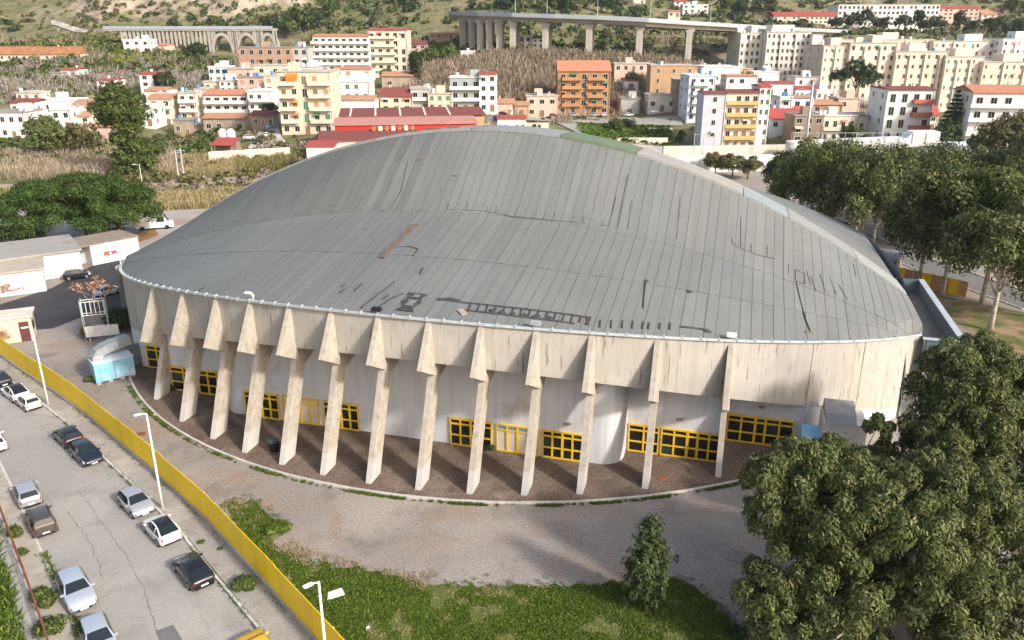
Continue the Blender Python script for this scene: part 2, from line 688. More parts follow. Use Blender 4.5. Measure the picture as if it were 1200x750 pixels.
# crest strip: panels of different age along the top of the arch
cols = [((-37, -12), (0.36, 0.37, 0.35)), ((-12, -2), (0.38, 0.40, 0.40)), ((-2, 6.5), (0.36, 0.375, 0.37)), ((6.5, 13.5), (0.20, 0.26, 0.16)),
        ((13.5, 23), (0.44, 0.42, 0.385)), ((23, 27), (0.36, 0.41, 0.42)), ((27, 33), (0.36, 0.365, 0.35)), ((33, 37.4), (0.40, 0.41, 0.39))]
for k, ((a0, a1), col) in enumerate(cols):
    mb = MB()
    nn = 10
    r1 = []
    for i in range(nn + 1):
        a = a0 + .03 + (a1 - a0 - .06) * i / nn
        z0 = roof_z(a, BC + .1)
        r1.append([(a, BC - .25, z0 - .08), (a, BC - .2, z0 + .16), (a, BC + .3, z0 + .18), (a, -5, z0 - .08), (a, -4.9, z0 - .5)])
    mb.grid(r1)
    mb.build('crest_panel', mat('crest_%d' % k, tuple(c * .72 for c in col), 0.7, 0.12, 0.8), roof)
# small raised hatch on the crest
mb = MB()
for (u, v, w_, h_) in ((-6.2, -9.2, 1.6, .35), (-4.2, -9.0, 1.2, .3)):
    z0 = roof_z(u, v)
    mb.box(u - w_ / 2, u + w_ / 2, v - .4, v + .4, z0 - .1, z0 + h_)
mb.build('roof_hatch', mat('hatch_red', (0.22, 0.12, 0.09), .8), roof)

# repairs: strips of tar brushed over the joints, brown and pale patches
def ribbon(pxs, width, material, name='tar_seal', lift=0.085):
    pts = [roof_hit(*q) for q in pxs]
    if any(p is None for p in pts):
        return
    full = []
    for (p, q) in zip(pts[:-1], pts[1:]):
        n_ = max(2, int(math.hypot(q[0] - p[0], q[1] - p[1]) / .6))
        full += [(p[0] + (q[0] - p[0]) * i / n_, p[1] + (q[1] - p[1]) * i / n_) for i in range(n_)]
    full.append(pts[-1])
    rw = []
    for i, p in enumerate(full):
        q0, q1 = full[max(i - 1, 0)], full[min(i + 1, len(full) - 1)]
        t = Vector((q1[0] - q0[0], q1[1] - q0[1])).normalized()
        s = Vector((-t.y, t.x)) * width / 2 * .58 * random.uniform(.6, 1.3)
        e0, e1 = (p[0] - s.x, p[1] - s.y), (p[0] + s.x, p[1] + s.y)
        z0, z1 = roof_z(*e0) + lift, roof_z(*e1) + lift
        rw.append([(e0[0], e0[1], z0 - .09), (e0[0], e0[1], z0), (e1[0], e1[1], z1), (e1[0], e1[1], z1 - .09)])
    mb = MB()
    mb.grid(rw)
    mb.build(name, material, roof)

ribbon([(522, 247), (568, 249), (600, 255), (640, 259), (723, 268)], .13, tarm)
for k in range(17):
    x = 524 + k * 11.3
    y = 247 + max(0, x - 540) * .115
    ribbon([(x, y), (x + 2, y - 5 - 2 * (k % 3))], .10, tarm)
ribbon([(713, 266), (722, 232)], .10, tarm)
ribbon([(723, 268), (736, 205)], .11, tarm)
ribbon([(735, 270), (740, 236)], .08, tarm)
ribbon([(793, 280), (797, 232)], .08, tarm)
ribbon([(513, 352), (527, 352), (539, 354)], .55, tarm)
ribbon([(540, 355), (600, 362), (690, 373)], .16, tarm)
ribbon([(545, 365), (600, 371), (673, 380)], .18, tarm)
for k in range(15):
    x = 549 + k * 10
    ribbon([(x, 366 + k * 1.0), (x + 3, 357 + k * 1.1)], .10, tarm)
for (x, y) in ((575, 362), (586, 364), (598, 366), (612, 368), (626, 369), (640, 371)):
    ribbon([(x, y + 4), (x + 5, y + 2)], .6, tarm)
ribbon([(690, 374), (688, 382)], .4, tarm)
for k, x in enumerate((703, 716, 729, 741, 753, 760, 773, 785)):
    ribbon([(x, 385 + k * .3), (x + 1, 376 + k * .6)], .16, tarm)
ribbon([(797, 384), (812, 385), (830, 388)], .22, tarm)
ribbon([(826, 389), (833, 389.5)], .5, tarm)
ribbon([(757, 329), (755, 347), (754, 362)], .11, tarm)
ribbon([(755, 331), (759, 330)], .35, tarm)
ribbon([(806, 343), (810, 343)], .5, tarm)
ribbon([(858, 287), (866, 292), (888, 300), (907, 305)], .10, tarm)
for q in ([(868, 292), (868, 256)], [(858, 287), (858, 281)], [(880, 297), (880, 288)], [(899, 302), (899, 290)],
          [(924, 311), (924, 323)], [(950, 326), (956, 342)], [(961, 322), (967, 343)], [(972, 325), (980, 347)],
          [(983, 335), (993, 353)], [(945, 318), (950, 335)], [(1000, 310), (1003, 325)]):
    ribbon(q, .09, tarm)
ribbon([(932, 317), (943, 322), (943, 334), (932, 330), (932, 317)], .16, tarm)
ribbon([(933, 331), (938, 352), (944, 375), (950, 390)], .10, tarm)
ribbon([(944, 390), (952, 391)], .25, mat('old_wood', (0.2, 0.13, 0.09), .9))
brown = mat('brown_patch', (0.155, 0.115, 0.09), .7, .2, 2)
ribbon([(447, 303), (487, 264)], 1.35, brown, 'brown_sheet', .09)
ribbon([(384, 251), (392, 250)], .6, brown, 'brown_sheet', .09)
ribbon([(487, 188), (494, 188)], .5, brown, 'brown_sheet', .09)
ribbon([(538, 368), (545, 366)], 1.0, mat('pinkish_patch', (0.36, 0.28, 0.23), .8), 'brown_sheet', .09)
ribbon([(474, 366), (490, 345)], 1.9, tarm, 'tar_patch', .085)
ribbon([(479, 361), (484, 354)], .9, sheet_c, 'roof_patch', .14)
ribbon([(487, 351), (489, 348)], .9, sheet_c, 'roof_patch', .14)
ribbon([(466, 291), (479, 290), (490, 293), (484, 301)], .12, tarm)
for q in ([(423, 362), (463, 331)], [(441, 363), (456, 352), (473, 345)], [(398, 344), (404, 340)], [(415, 342), (424, 334)],
          [(400, 337), (405, 334)], [(492, 322), (496, 315)], [(449, 352), (456, 346)], [(185, 337), (190, 334)],
          [(232, 342), (240, 337)], [(446, 250), (449, 247)], [(530, 207), (535, 207)], [(515, 225), (517, 225)],
          [(426, 270), (430, 269)], [(456, 245), (470, 225), (478, 190)], [(453, 246), (463, 245)], [(524, 246), (525, 240)]):
    ribbon(q, .13, tarm)
# pale seams of older rows
seam = mat('seam_grey', (0.19, 0.195, 0.19), .7)


# gutter along the front edge, in lengths, with brackets
for k in range(64):
    mb = MB()
    a0 = -AE + .1 + k * (2 * AE - .2) / 64
    a1 = a0 + (2 * AE - .2) / 64 - .05
    rw = []
    for a in (a0, (a0 + a1) / 2, a1):
        b, z = rim_b(a), rim_z(a)
        rw.append([(a, b + .12, z + .02), (a, b - .2, z + .02), (a, b - .2, z + .17), (a, b - .06, z + .17), (a, b - .06, z + .06)])
    mb.grid(rw)
    mb.box(a1 - .04, a1 + .03, rim_b(a1) - .24, rim_b(a1) + .1, rim_z(a1), rim_z(a1) + .22)
    mb.build('gutter', gutm, hall)

# fascia: one concrete panel a bay, cast between boards
FINS = [-22.95, -18.25, -14.12, -10.6, -7.05, -3.56, 0, 3.56, 7.05, 10.6, 14.12, 18.25, 22.95]
def fascia_mat():
    m, nt, b = principled('fascia_concrete')
    N, L = nt.nodes, nt.links
    tc = N.new('ShaderNodeTexCoord')
    def noise(scale3, sc, det=6):
        mp = N.new('ShaderNodeMapping')
        mp.inputs['Scale'].default_value = scale3
        L.new(tc.outputs['Object'], mp.inputs['Vector'])
        n_ = N.new('ShaderNodeTexNoise')
        n_.inputs['Scale'].default_value = sc
        n_.inputs['Detail'].default_value = det
        L.new(mp.outputs[0], n_.inputs['Vector'])
        return n_.outputs['Fac']
    def mixc(fac, a, bcol):
        x = N.new('ShaderNodeMix')
        x.data_type = 'RGBA'
        L.new(fac, x.inputs[0])
        if isinstance(a, tuple):
            x.inputs[6].default_value = (*a, 1)
        else:
            L.new(a, x.inputs[6])
        x.inputs[7].default_value = (*bcol, 1)
        return x.outputs[2]
    def rng_(src, a, b_, c=0.0, d=1.0):
        x = N.new('ShaderNodeMapRange')
        for i, v in enumerate((a, b_, c, d)):
            x.inputs[i + 1].default_value = v
        L.new(src, x.inputs[0])
        return x.outputs[0]
    boards = noise((7, 7, .05), 1.0, 2)
    col = mixc(rng_(boards, .35, .65), (0.435, 0.405, 0.36), (0.395, 0.365, 0.322))
    col = mixc(rng_(noise((1, 1, 1), .5), .45, .75, 0, .5), col, (0.56, 0.515, 0.45))
    col = mixc(rng_(noise((2.2, 2.2, .14), 1.0, 5), .55, .70, 0, .5), col, (0.27, 0.235, 0.195))
    col = mixc(rng_(noise((3.1, 3.1, .10), 1.0, 6), .66, .74, 0, .85), col, (0.16, 0.11, 0.08))
    col = mixc(rng_(noise((1, 1, .5), .35, 8), .45, .72, 0, .7), col, (0.35, 0.325, 0.285))
    col = mixc(rng_(noise((5, 5, .55), 1.0, 7), .60, .68, 0, .75), col, (0.20, 0.145, 0.105))
    L.new(col, b.inputs['Base Color'])
    b.inputs['Roughness'].default_value = .92
    b.inputs['Specular IOR Level'].default_value = .15
    bp = N.new('ShaderNodeBump')
    bp.inputs['Strength'].default_value = .5
    bp.inputs['Distance'].default_value = .03
    bp.inputs['Strength'].default_value = .25
    L.new(boards, bp.inputs['Height'])
    L.new(bp.outputs[0], b.inputs['Normal'])
    return m
fasm = fascia_mat()
edges = [-AE, -32.5, -28.6] + FINS + [28.6, 32.5, AE]
for k in range(len(edges) - 1):
    a0, a1 = edges[k] + .02, edges[k + 1] - .02
    rw = []
    for i in range(7):
        a = a0 + (a1 - a0) * i / 6
        b = rim_b(a)
        zt, zb = rim_z(a), max(fas_z(a), 0.15)
        if abs(a) > 28:
            zb = max(zb, .9)
        rw.append([(a, b + .35, zt), (a, b, zt), (a, b, zb), (a, b + .35, zb)])
    mb = MB()
    mb.grid(rw)
    mb.add(rw[0], [(3, 2, 1, 0)])
    mb.add(rw[-1], [(0, 1, 2, 3)])
    mb.build('fascia_panel', fasm, hall)
# lower end walls under the outer fascia, and the two short end walls
for s in (-1, 1):
    mb = MB()
    rw = []
    for i in range(9):
        a = s * (28.65 + (AE - 28.65) * i / 8)
        b = rim_b(a)
        rw.append([(a, b + .03, max(fas_z(a), .9) + .05), (a, b + .03, -.1)])
    mb.grid(rw if s > 0 else rw[::-1])
    mb.build('lower_wall', white_wall, hall)
    mb = MB()
    zz = [rim_z(AE) + .3] * 2
    mb.add([(s * AE, BF, -.1), (s * (AE + .9), 0, -.1), (s * AE, -BF, -.1), (s * AE, BF, 6.7), (s * (AE + .9), 0, 7.3), (s * AE, -BF, 6.7)],
           [(0, 1, 4, 3), (1, 2, 5, 4)])
    mb.build('end_wall', concrete_grey, hall)
mb = MB()
rw = []
for i in range(41):
    a = -AE + 2 * AE * i / 40
    rw.append([(a, -rim_b(a), -.1), (a, -rim_b(a), rim_z(a) + .02)])
mb.grid(rw)
mb.build('back_wall', concrete, hall)
# gutter trough at the right-hand end of the arch
tro = mat('trough_blue_grey', (0.10, 0.15, 0.17), .5, .2, 2)
mb = MB()
mb.box(AE + .2, AE + 2.6, BF + .2, -2, 5.3, 5.45)
mb.build('trough_floor', mat('trough_floor', (.2, .18, .16), .9), hall)
mb = MB()
mb.box(AE + 2.5, AE + 2.75, BF - .1, -2, 4.2, 6.75)
mb.box(AE + .1, AE + 2.5, BF - .1, BF + .15, 4.2, 6.7)
mb.box(AE + .1, AE + 2.75, -2, -1.8, 4.2, 6.8)
mb.build('trough_parapet', tro, hall)
mb = MB()
mb.box(AE + 2.4, AE + 2.9, BF - .2, -1.8, 6.77, 6.85)
mb.box(AE - .2, AE + 2.38, BF - .22, BF + .22, 6.73, 6.80)
mb.build('trough_coping', gutm, hall)
mb = MB()
mb.box(AE + .05, AE + 2.3, BF + .05, -2, -.1, 5.28)
mb.build('trough_base_wall', concrete_grey, hall)

# buttresses
def buttress_mat():
    m, nt, b = principled('buttress_concrete')
    N, L = nt.nodes, nt.links
    tc = N.new('ShaderNodeTexCoord')
    n1 = N.new('ShaderNodeTexNoise')
    n1.inputs['Scale'].default_value = 2.2
    n1.inputs['Detail'].default_value = 8
    L.new(tc.outputs['Object'], n1.inputs['Vector'])
    cr = N.new('ShaderNodeValToRGB')
    cr.color_ramp.elements[0].position = .3
    cr.color_ramp.elements[0].color = (0.35, 0.30, 0.24, 1)
    cr.color_ramp.elements[1].position = .62
    cr.color_ramp.elements[1].color = (0.445, 0.402, 0.342, 1)
    e = cr.color_ramp.elements.new(.22)
    e.color = (0.19, 0.13, 0.09, 1)
    L.new(n1.outputs['Fac'], cr.inputs[0])
    sx = N.new('ShaderNodeSeparateXYZ')
    L.new(tc.outputs['Object'], sx.inputs[0])
    ad = N.new('ShaderNodeMath')
    ad.operation = 'MULTIPLY_ADD'
    ad.inputs[1].default_value = .5
    L.new(n1.outputs['Fac'], ad.inputs[0])
    L.new(sx.outputs[2], ad.inputs[2])
    mr = N.new('ShaderNodeMapRange')
    mr.inputs[1].default_value = 1.75
    mr.inputs[2].default_value = 1.6
    L.new(ad.outputs[0], mr.inputs[0])
    mx = N.new('ShaderNodeMix')
    mx.data_type = 'RGBA'
    mx.inputs[7].default_value = (0.47, 0.452, 0.42, 1)
    L.new(mr.outputs[0], mx.inputs[0])
    L.new(cr.outputs[0], mx.inputs[6])
    L.new(mx.outputs[2], b.inputs['Base Color'])
    b.inputs['Roughness'].default_value = .9
    b.inputs['Specular IOR Level'].default_value = .15
    bp = N.new('ShaderNodeBump')
    bp.inputs['Strength'].default_value = .3
    bp.inputs['Distance'].default_value = .04
    L.new(n1.outputs['Fac'], bp.inputs['Height'])
    L.new(bp.outputs[0], b.inputs['Normal'])
    return m
finm = buttress_mat()
WALL_B = lambda a: -32.7 if abs(a) < 16 else (-30.1 if abs(a) < 23.1 else -26.5)
for a in FINS:
    bF, zr, zb = rim_b(a), rim_z(a), fas_z(a)
    bT = bF - (1.95 + .35 * (abs(a) / 23) ** 2)
    zt = zb + .18
    bW = WALL_B(abs(a) - .3)
    bfoot = -math.sqrt(39.65 ** 2 - a * a)
    mb = MB()
    # upper bracket: thin outside, flaring where it meets the fascia
    rw = []
    for i in range(9):
        t = i / 8
        zo = zr + (zt - zr) * t
        bo = bF + (bT - bF) * t
        zi = zr + (zt - 1.15 - zr) * t
        sec = []
        for k in range(5):
            u = k / 4
            hw = .17 + .17 * t * (u ** 2.2)
            sec.append((a + hw, bo + (bF + .1 - bo) * u, zo + (zi - zo) * u))
        for k in range(4, -1, -1):
            u = k / 4
            hw = .17 + .17 * t * (u ** 2.2)
            sec.append((a - hw, bo + (bF + .1 - bo) * u, zo + (zi - zo) * u))
        rw.append(sec)
    mb.grid(rw, closed=True)
    n_ = len(rw[-1])
    mb.add(rw[-1], [tuple(range(n_))])
    # haunch under the soffit and the leaning leg
    mb.xprism([(bF + .12, zb + .5), (bF + .05, zt - 1.15), (bF + 1.15, zt - 1.75), (bW + .02, zb - .75), (bW + .02, zb + .5)][::-1], a - .23, a + .23)
    mb.xprism([(bF + .02, zt - .95), (bF + 1.1, zt - 1.6), (bfoot + 1.55, -.1), (bfoot, -.1)], a - .205, a + .205)
    mb.build('buttress', finm, hall)

# soffit and stepped ground-floor wall
mb = MB()
rw = []
for i in range(49):
    a = -28.6 + 57.2 * i / 48
    z = max(fas_z(a), .3) + .28
    rw.append([(a, rim_b(a) + .3, z), (a, -25.5, z)])
mb.grid(rw)
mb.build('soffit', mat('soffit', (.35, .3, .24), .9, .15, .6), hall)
wallp = [(-28.9, -26.5), (-23.1, -26.5), (-23.1, -30.1), (-16.25, -30.1)]
for k in range(7):
    th = math.pi / 2 * k / 6
    wallp.append((-14.75 - 1.5 * math.cos(th), -31.2 - 1.5 * math.sin(th)))
wallp += [(-x, y) for (x, y) in wallp[::-1]]
def wall_mat():
    return mat('hall_wall_paint', (0.62, 0.62, 0.625), .85, .06, .5, detail=8, streak=0.25,
               blotch=((0.42, 0.33, 0.25), .35, .58, .8))
hw = wall_mat()
for k in range(len(wallp) - 1):
    (x0, y0), (x1, y1) = wallp[k], wallp[k + 1]
    if abs(y0 - y1) < .01 or k in (1, len(wallp) - 3):
        pass
mb = MB()
rw = []
for (x, y) in wallp:
    n_ = 1
    rw.append([(x, y, fas_z(x) + .35), (x, y, -.1)])
# subdivide long runs so the top follows the soffit
rw2 = []
for k in range(len(wallp) - 1):
    (x0, y0), (x1, y1) = wallp[k], wallp[k + 1]
    m_ = max(1, int(math.hypot(x1 - x0, y1 - y0) / 1.0))
    for i in range(m_):
        x, y = x0 + (x1 - x0) * i / m_, y0 + (y1 - y0) * i / m_
        rw2.append([(x, y, max(fas_z(x), .3) + .27), (x, y, -.1)])
rw2.append(rw[-1])
mb.grid(rw2)
mb.build('wall', hw, hall)

# yellow-framed doors: frame, transom and panes
pane_pale = mat('pale_boarding', (0.62, 0.55, 0.45), .8, .06, 1)
pane_blue = mat('blue_strip', (0.10, 0.28, 0.55), .6, .1, 1)
pane_green = mat('green_glass', (0.02, 0.05, 0.045), .12, .3, 1, spec=.6)
def door(a0, a1, b, leaves, kind='glass', h=2.25):
    d = MB()
    fw = .085
    y0, y1 = b - .14, b + .02
    d.box(a0, a1, y0, y1, h - .12, h)
    d.box(a0, a1, y0, y1, 0.02, .14)
    d.box(a0, a1, y0 + .003, y1, h - .52, h - .40)
    if kind == 'glass':
        d.box(a0, a1, y0 + .005, y1, .82, .93)
    w = (a1 - a0) / leaves
    for i in range(leaves + 1):
        x = a0 + i * w
        f = fw if i % 2 == 0 else fw * .8
        d.box(max(a0, x - f), min(a1, x + f), y0 - .004, y1, 0.025, h - .005)
    o = d.build('door', yellow_frame, hall)
    for i in range(leaves):
        x0, x1 = a0 + i * w + fw, a0 + (i + 1) * w - fw
        if kind == 'glass':
            for (z0, z1) in ((.14, .82), (.93, h - .52), (h - .40, h - .12)):
                p = MB()
                p.box(x0 - .02, x1 + .02, b - .07, b - .03, z0, z1)
                p.build('pane', pane_green if random.random() < .18 else glass_dark, o)
        else:
            p = MB()
            p.box(x0 - .02, x1 + .02, b - .07, b - .03, .14, h - .52)
            p.build('panel', pane_pale, o)
            p = MB()
            p.box(x0 - .02, x1 + .02, b - .068, b - .03, h - .52, h - .12)
            p.build('panel', pane_pale if kind == 'plain' else white_paint, o)
            if kind == 'blue':
                for q in range(4):
                    xx = x0 + (x1 - x0) * (q + .5) / 4
                    p = MB()
                    p.box(xx - .07, xx + .07, b - .085, b - .04, h - .50, h - .14)
                    p.build('blue_strip', pane_blue, o)
for (p0, p1, n_, kd) in ((3.5, 6.75, 4, 'glass'), (7.1, 10.3, 4, 'blue'), (10.55, 13.5, 4, 'glass'),
                         (-6.9, -3.95, 4, 'glass'), (-10.5, -7.35, 4, 'plain'), (-13.9, -10.85, 4, 'glass')):
    door(p0, p1, -32.7, n_, kd)
for (p0, p1, n_) in ((16.4, 18.6, 2), (18.75, 20.6, 2), (20.62, 21.3, 1), (21.32, 22.9, 2)):
    door(p0, p1, -30.1, n_)
for (p0, p1, n_) in ((-22.8, -20.3, 2), (-20.1, -18.2, 2), (-18.0, -16.4, 2)):
    door(p0, p1, -30.1, n_)
for (p0, p1, n_) in ((23.3, 25.3, 2), (25.32, 26.0, 1), (26.02, 28.0, 2), (-28.2, -26.0, 2), (-25.8, -23.6, 2)):
    door(p0, p1, -26.5, n_)
# ceiling lamps beside the doors
for (a, b, z) in ((1.9, -32.7, 2.9), (12.4, -32.7, 2.9), (20.0, -30.1, 3.0), (25.6, -26.5, 3.0)):
    mb = MB()
    mb.box(a - .22, a + .22, b - .2, b + .02, z, z + .14)
    mb.build('wall_lamp', mat('lamp_brown', (.35, .26, .19), .7), hall)

# floodlights on the rim
def floodlight(a, label, mt):
    t = thing('floodlight', label, 'floodlight', None or (AC[0] + aX[0] * a + aN[0] * rim_b(a), AC[1] + aX[1] * a + aN[1] * rim_b(a), rim_z(a) + .17), A_ROT)
    mb = MB()
    mb.tube([(0, 0, 0), (0, 0, .25)], .04)
    mb.build('bracket', galv, t)
    mb = MB()
    mb.box(-.32, .32, -.28, .12, .2, .42)
    mb.build('housing', mt, t)
floodlight(-.05, 'black floodlight on the roof edge above the middle buttress', black_m)
floodlight(10.6, 'small grey floodlight on the roof edge above the tenth buttress', galv)
floodlight(22.95, 'pale floodlight on the roof edge above the rightmost buttress', white_paint)
t = thing('vent_hood', 'white curved vent pipe on the roof edge at the fourth buttress from the left', 'vent pipe',
          (AC[0] + aX[0] * -10.6 + aN[0] * rim_b(-10.6), AC[1] + aX[1] * -10.6 + aN[1] * rim_b(-10.6), rim_z(-10.6) + .17), A_ROT)
mb = MB()
mb.tube([(.25, .05, -.05), (.25, .05, .3), (.1, 0, .48), (-.2, -.05, .5), (-.4, -.1, .42)], .1, 8)
mb.build('pipe', white_paint, t, smooth=True)

# ducts and awning at the right end of the doors
def hall_pt(a, b, z=0):
    return (float(AC[0] + aX[0] * a + aN[0] * b), float(AC[1] + aX[1] * a + aN[1] * b), z)
t = thing('air_handling_unit', 'pale metal ventilation box with broken ducts against the right wall of the hall', 'ventilation unit', hall_pt(31.2, -27.4), A_ROT)
mb = MB()
mb.box(-1.5, 1.3, -1.6, 1.2, 0, 3.6)
mb.build('housing', mat('pale_metal', (.62, .60, .56), .6, .12, 1, streak=.2), t)
mb = MB()
mb.xprism([(-1.7, 3.6), (1.2, 3.6), (1.0, 4.3), (-.8, 4.0)], -1.4, .6)
mb.build('hood', mat('dull_zinc', (.25, .25, .26), .6), t)
mb = MB()
mb.tube([(1.2, -.5, 3.2), (1.9, -.9, 3.8), (2.8, -1.3, 2.8), (3.6, -1.6, 1.5)], .1)
mb.build('pipe', galv, t)
t = thing('blue_awning', 'light blue tilted awning beside the rightmost yellow doors', 'awning', hall_pt(29.3, -28.6), A_ROT)
mb = MB()
mb.xprism([(-1.2, .9), (.9, 2.6), (.9, 2.68), (-1.2, .98)], -.9, .9)
mb.build('canopy', mat('blue_sheet', (.25, .5, .66), .5, .1, 1), t)
mb = MB()
for x in (-.8, .8):
    mb.tube([(x, -1.1, 0), (x, -1.1, .95)], .04)
mb.build('frame', galv, t)
# ------------------------------------------------------------ ground sheets
def sheet(name, poly, z, m, kind='structure', thick=None):
    mb = MB()
    if thick:
        mb.prism(poly, z - thick, z)
    else:
        mb.add([(p[0], p[1], z) for p in poly], [tuple(range(len(poly)))])
    return tag(mb.build(name, m), kind=kind)

# orient polygons counter-clockwise
def ccw(poly):
    s = sum(poly[i][0] * poly[(i + 1) % len(poly)][1] - poly[(i + 1) % len(poly)][0] * poly[i][1] for i in range(len(poly)))
    return poly if s > 0 else poly[::-1]

UW = np.array([38.2, -37.0]) / math.hypot(38.2, 37.0)        # street direction, towards the bottom of the picture
NW = np.array([UW[1], -UW[0]])                               # from the fence towards the street
if NW @ np.array([-1, -1]) < 0:
    NW = -NW
W0 = np.array([-48.7, 70.1])

def st(s, d):
    """street coordinates: s metres along the fence from its far end in view, d metres from the fence line to the street"""
    w = float(np.interp(s, [-60, -20, 0, 7, 13, 19, 32, 40, 45, 49, 53, 60, 90], [5, 1.5, 0, -.39, -.79, -1.1, -1.1, -1.0, -.57, -.3, 0, .6, 3.5]))
    p = W0 + UW * s + NW * (d + w)
    return (float(p[0]), float(p[1]))

def st_dir(s):
    a, b = st(s - 1, 0), st(s + 1, 0)
    return math.atan2(b[1] - a[1], b[0] - a[0])

compound = ccw([st(q, 0) for q in range(-40, 90, 5)] + [(70, -20), (75, 60), (60, 110), (20, 150), (-50, 150), (-95, 120)])
sheet('forecourt', compound, 0.004, asphalt)
KD = lambda s: 1.3 + .008 * s            # pavement width
pave = [st(s, 0.02) for s in range(-60, 90, 10)] + [st(s, KD(s)) for s in range(80, -70, -10)]
sheet('pavement', ccw(pave), 0.13, pavement_m, thick=.14)
sheet('road', ccw([st(q, .5) for q in range(-60, 95, 5)] + [st(q, 12) for q in range(90, -65, -5)]), 0.006, street_asph)
# kerb stones along the pavement
kerb_root = tag(MB().box(0, .001, 0, .001, -.2, -.19).build('street_kerb', kerbmat), kind='structure')
ks = MB()
ks.box(0, .97, -.15, .0, -.02, .125)
ksm = ks.mesh('kerb_stone', kerbmat)
for i in range(70):
    s = -2 + i
    p = st(s, KD(s) + .03)
    o = link('kerb_stone', ksm, kerb_root, (p[0], p[1], random.uniform(0, .012)), st_dir(s))
# left pavement
KL = [(-60, 10.2)]
kl_px = [(-60, 420), (-20, 500), (0, 540), (28, 596), (43, 630), (60, 669), (85, 722), (94, 748), (120, 810), (150, 900)]
rl_px = [(-120, 470), (-50, 505), (0, 600), (30, 680), (51, 740), (70, 800), (95, 900)]
kl = [g2(*q) for q in kl_px]
rl = [g2(*q) for q in rl_px]
sheet('left_pavement', ccw(kl + rl[::-1]), .10, mat('left_pavement_m', (.40, .355, .295), .9, .15, .5, bump=.2, world_co=True, blotch=((.30, .25, .19), .6, .5, .7)), thick=.11)
lk = tag(MB().box(0, .001, 0, .001, -.2, -.19).build('left_kerb', kerbmat), kind='structure')
for k in range(len(kl) - 1):
    p, q = np.array(kl[k]), np.array(kl[k + 1])
    L_ = np.linalg.norm(q - p)
    m_ = max(1, int(L_ / 1.0))
    for i in range(m_):
        r_ = p + (q - p) * i / m_
        o = link('kerb_stone', ksm, lk, (r_[0], r_[1], random.uniform(-.01, .01)), math.atan2(*(q - p)[::-1]))
bank = rl + [(r[0] - 1.3, r[1] - .8) for r in rl[::-1]]
sheet('ledge', ccw(bank), .16, concrete_grey, thick=.2)
verge = [(r[0] - 1.3, r[1] - .8) for r in rl] + [(r[0] - 14, r[1] - 14) for r in rl[::-1]]
vergem = mat('verge_soil', (.12, .13, .05), .95, .3, .8, world_co=True, blotch=((.25, .21, .12), .5, .5, .7))
sheet('verge', ccw(verge), .05, vergem)

# asphalt patch in the street
sheet('asphalt_patch', ccw([g2(182, 740), g2(203, 732), g2(214, 750), g2(190, 758)]), .012, mat('patch_asph', (.15, .145, .14), .9, .12, 1))
# cracks in the street
crk = MB()
for line in ([(92, 575), (118, 610), (150, 655), (172, 700), (184, 745)], [(80, 600), (108, 640), (125, 690)], [(130, 560), (105, 575), (85, 590)]):
    P_ = [np.array(g2(*q)) for q in line]
    F_ = []
    for p, q in zip(P_[:-1], P_[1:]):
        m_ = max(2, int(np.linalg.norm(q - p) / .35))
        F_ += [p + (q - p) * i / m_ + rng.normal(0, .05, 2) for i in range(m_)]
    for p, q in zip(F_[:-1], F_[1:]):
        t = (q - p) / (np.linalg.norm(q - p) + 1e-6)
        s_ = np.array([-t[1], t[0]]) * random.uniform(.006, .022)
        crk.add([(*(p - s_), .011), (*(p + s_), .011), (*(q + s_), .011), (*(q - s_), .011)], [(3, 2, 1, 0)])
tag(crk.build('road_cracks', mat('crack', (.12, .115, .11), .9)), kind='structure')

# yard at the back left: fresh black asphalt, lighter lot behind, parking on the right
sheet('service_road', ccw([g2(-80, 395), g2(62, 385), g2(95, 372), g2(152, 362), g2(150, 330), g2(142, 305), g2(128, 302), g2(112, 309), g2(62, 337), g2(0, 357), g2(-80, 372)]), .010, dark_asph)
sheet('gravel_lot', ccw([g2(-60, 300), g2(200, 300), g2(300, 262), g2(330, 245), g2(180, 244), g2(60, 240), g2(-60, 240)]), .008,
      mat('gravel_lot_m', (.36, .33, .30), .95, .12, .15, world_co=True, blotch=((.27, .17, .09), .05, .55, .7)))
sheet('dry_patch', ccw([g2(128, 292), g2(160, 285), g2(186, 276), g2(182, 268), g2(160, 272), g2(128, 276)]), .014,
      mat('dry_grass_patch', (.26, .15, .06), .95, .3, .6, world_co=True))
sheet('dirt_path', ccw([g2(-60, 226), g2(110, 222), g2(340, 211), g2(340, 205), g2(110, 214), g2(-60, 217)]), .012,
      mat('path_dirt', (.38, .30, .23), .95, .15, .3, world_co=True))
lot = ccw([(42, 92), (60, 80), (110, 84), (150, 150), (140, 205), (40, 205), (40, 160), (46, 120)])
sheet('car_park', lot, .007, mat('car_park_m', (.30, .26, .225), .9, .12, .1, world_co=True))
sheet('back_road', ccw([g2(930, 245), g2(1010, 288), g2(1090, 322), g2(1200, 362), g2(1200, 342), g2(1100, 307), g2(1020, 275), g2(940, 237)]), .012,
      mat('back_road_m', (.17, .165, .16), .9, .12, .2, world_co=True))
sheet('side_lawn', ccw([g2(1000, 322), g2(1046, 336), g2(1130, 352), g2(1200, 366), g2(1260, 420), g2(1260, 520), g2(1160, 440), g2(1100, 380), g2(1062, 345)]), .016,
      mat('lawn_m', (.12, .135, .04), .95, .3, .4, world_co=True, blotch=((.30, .21, .13), .25, .46, .58)))
sheet('side_path', ccw([g2(1098, 372), g2(1122, 378), g2(1150, 400), g2(1180, 425), g2(1200, 470), g2(1160, 470), g2(1120, 410)]), .021, asphalt)
for i, (p, q) in enumerate([((1010, 286), (1085, 317)), ((1100, 322), (1200, 357))]):
    pass

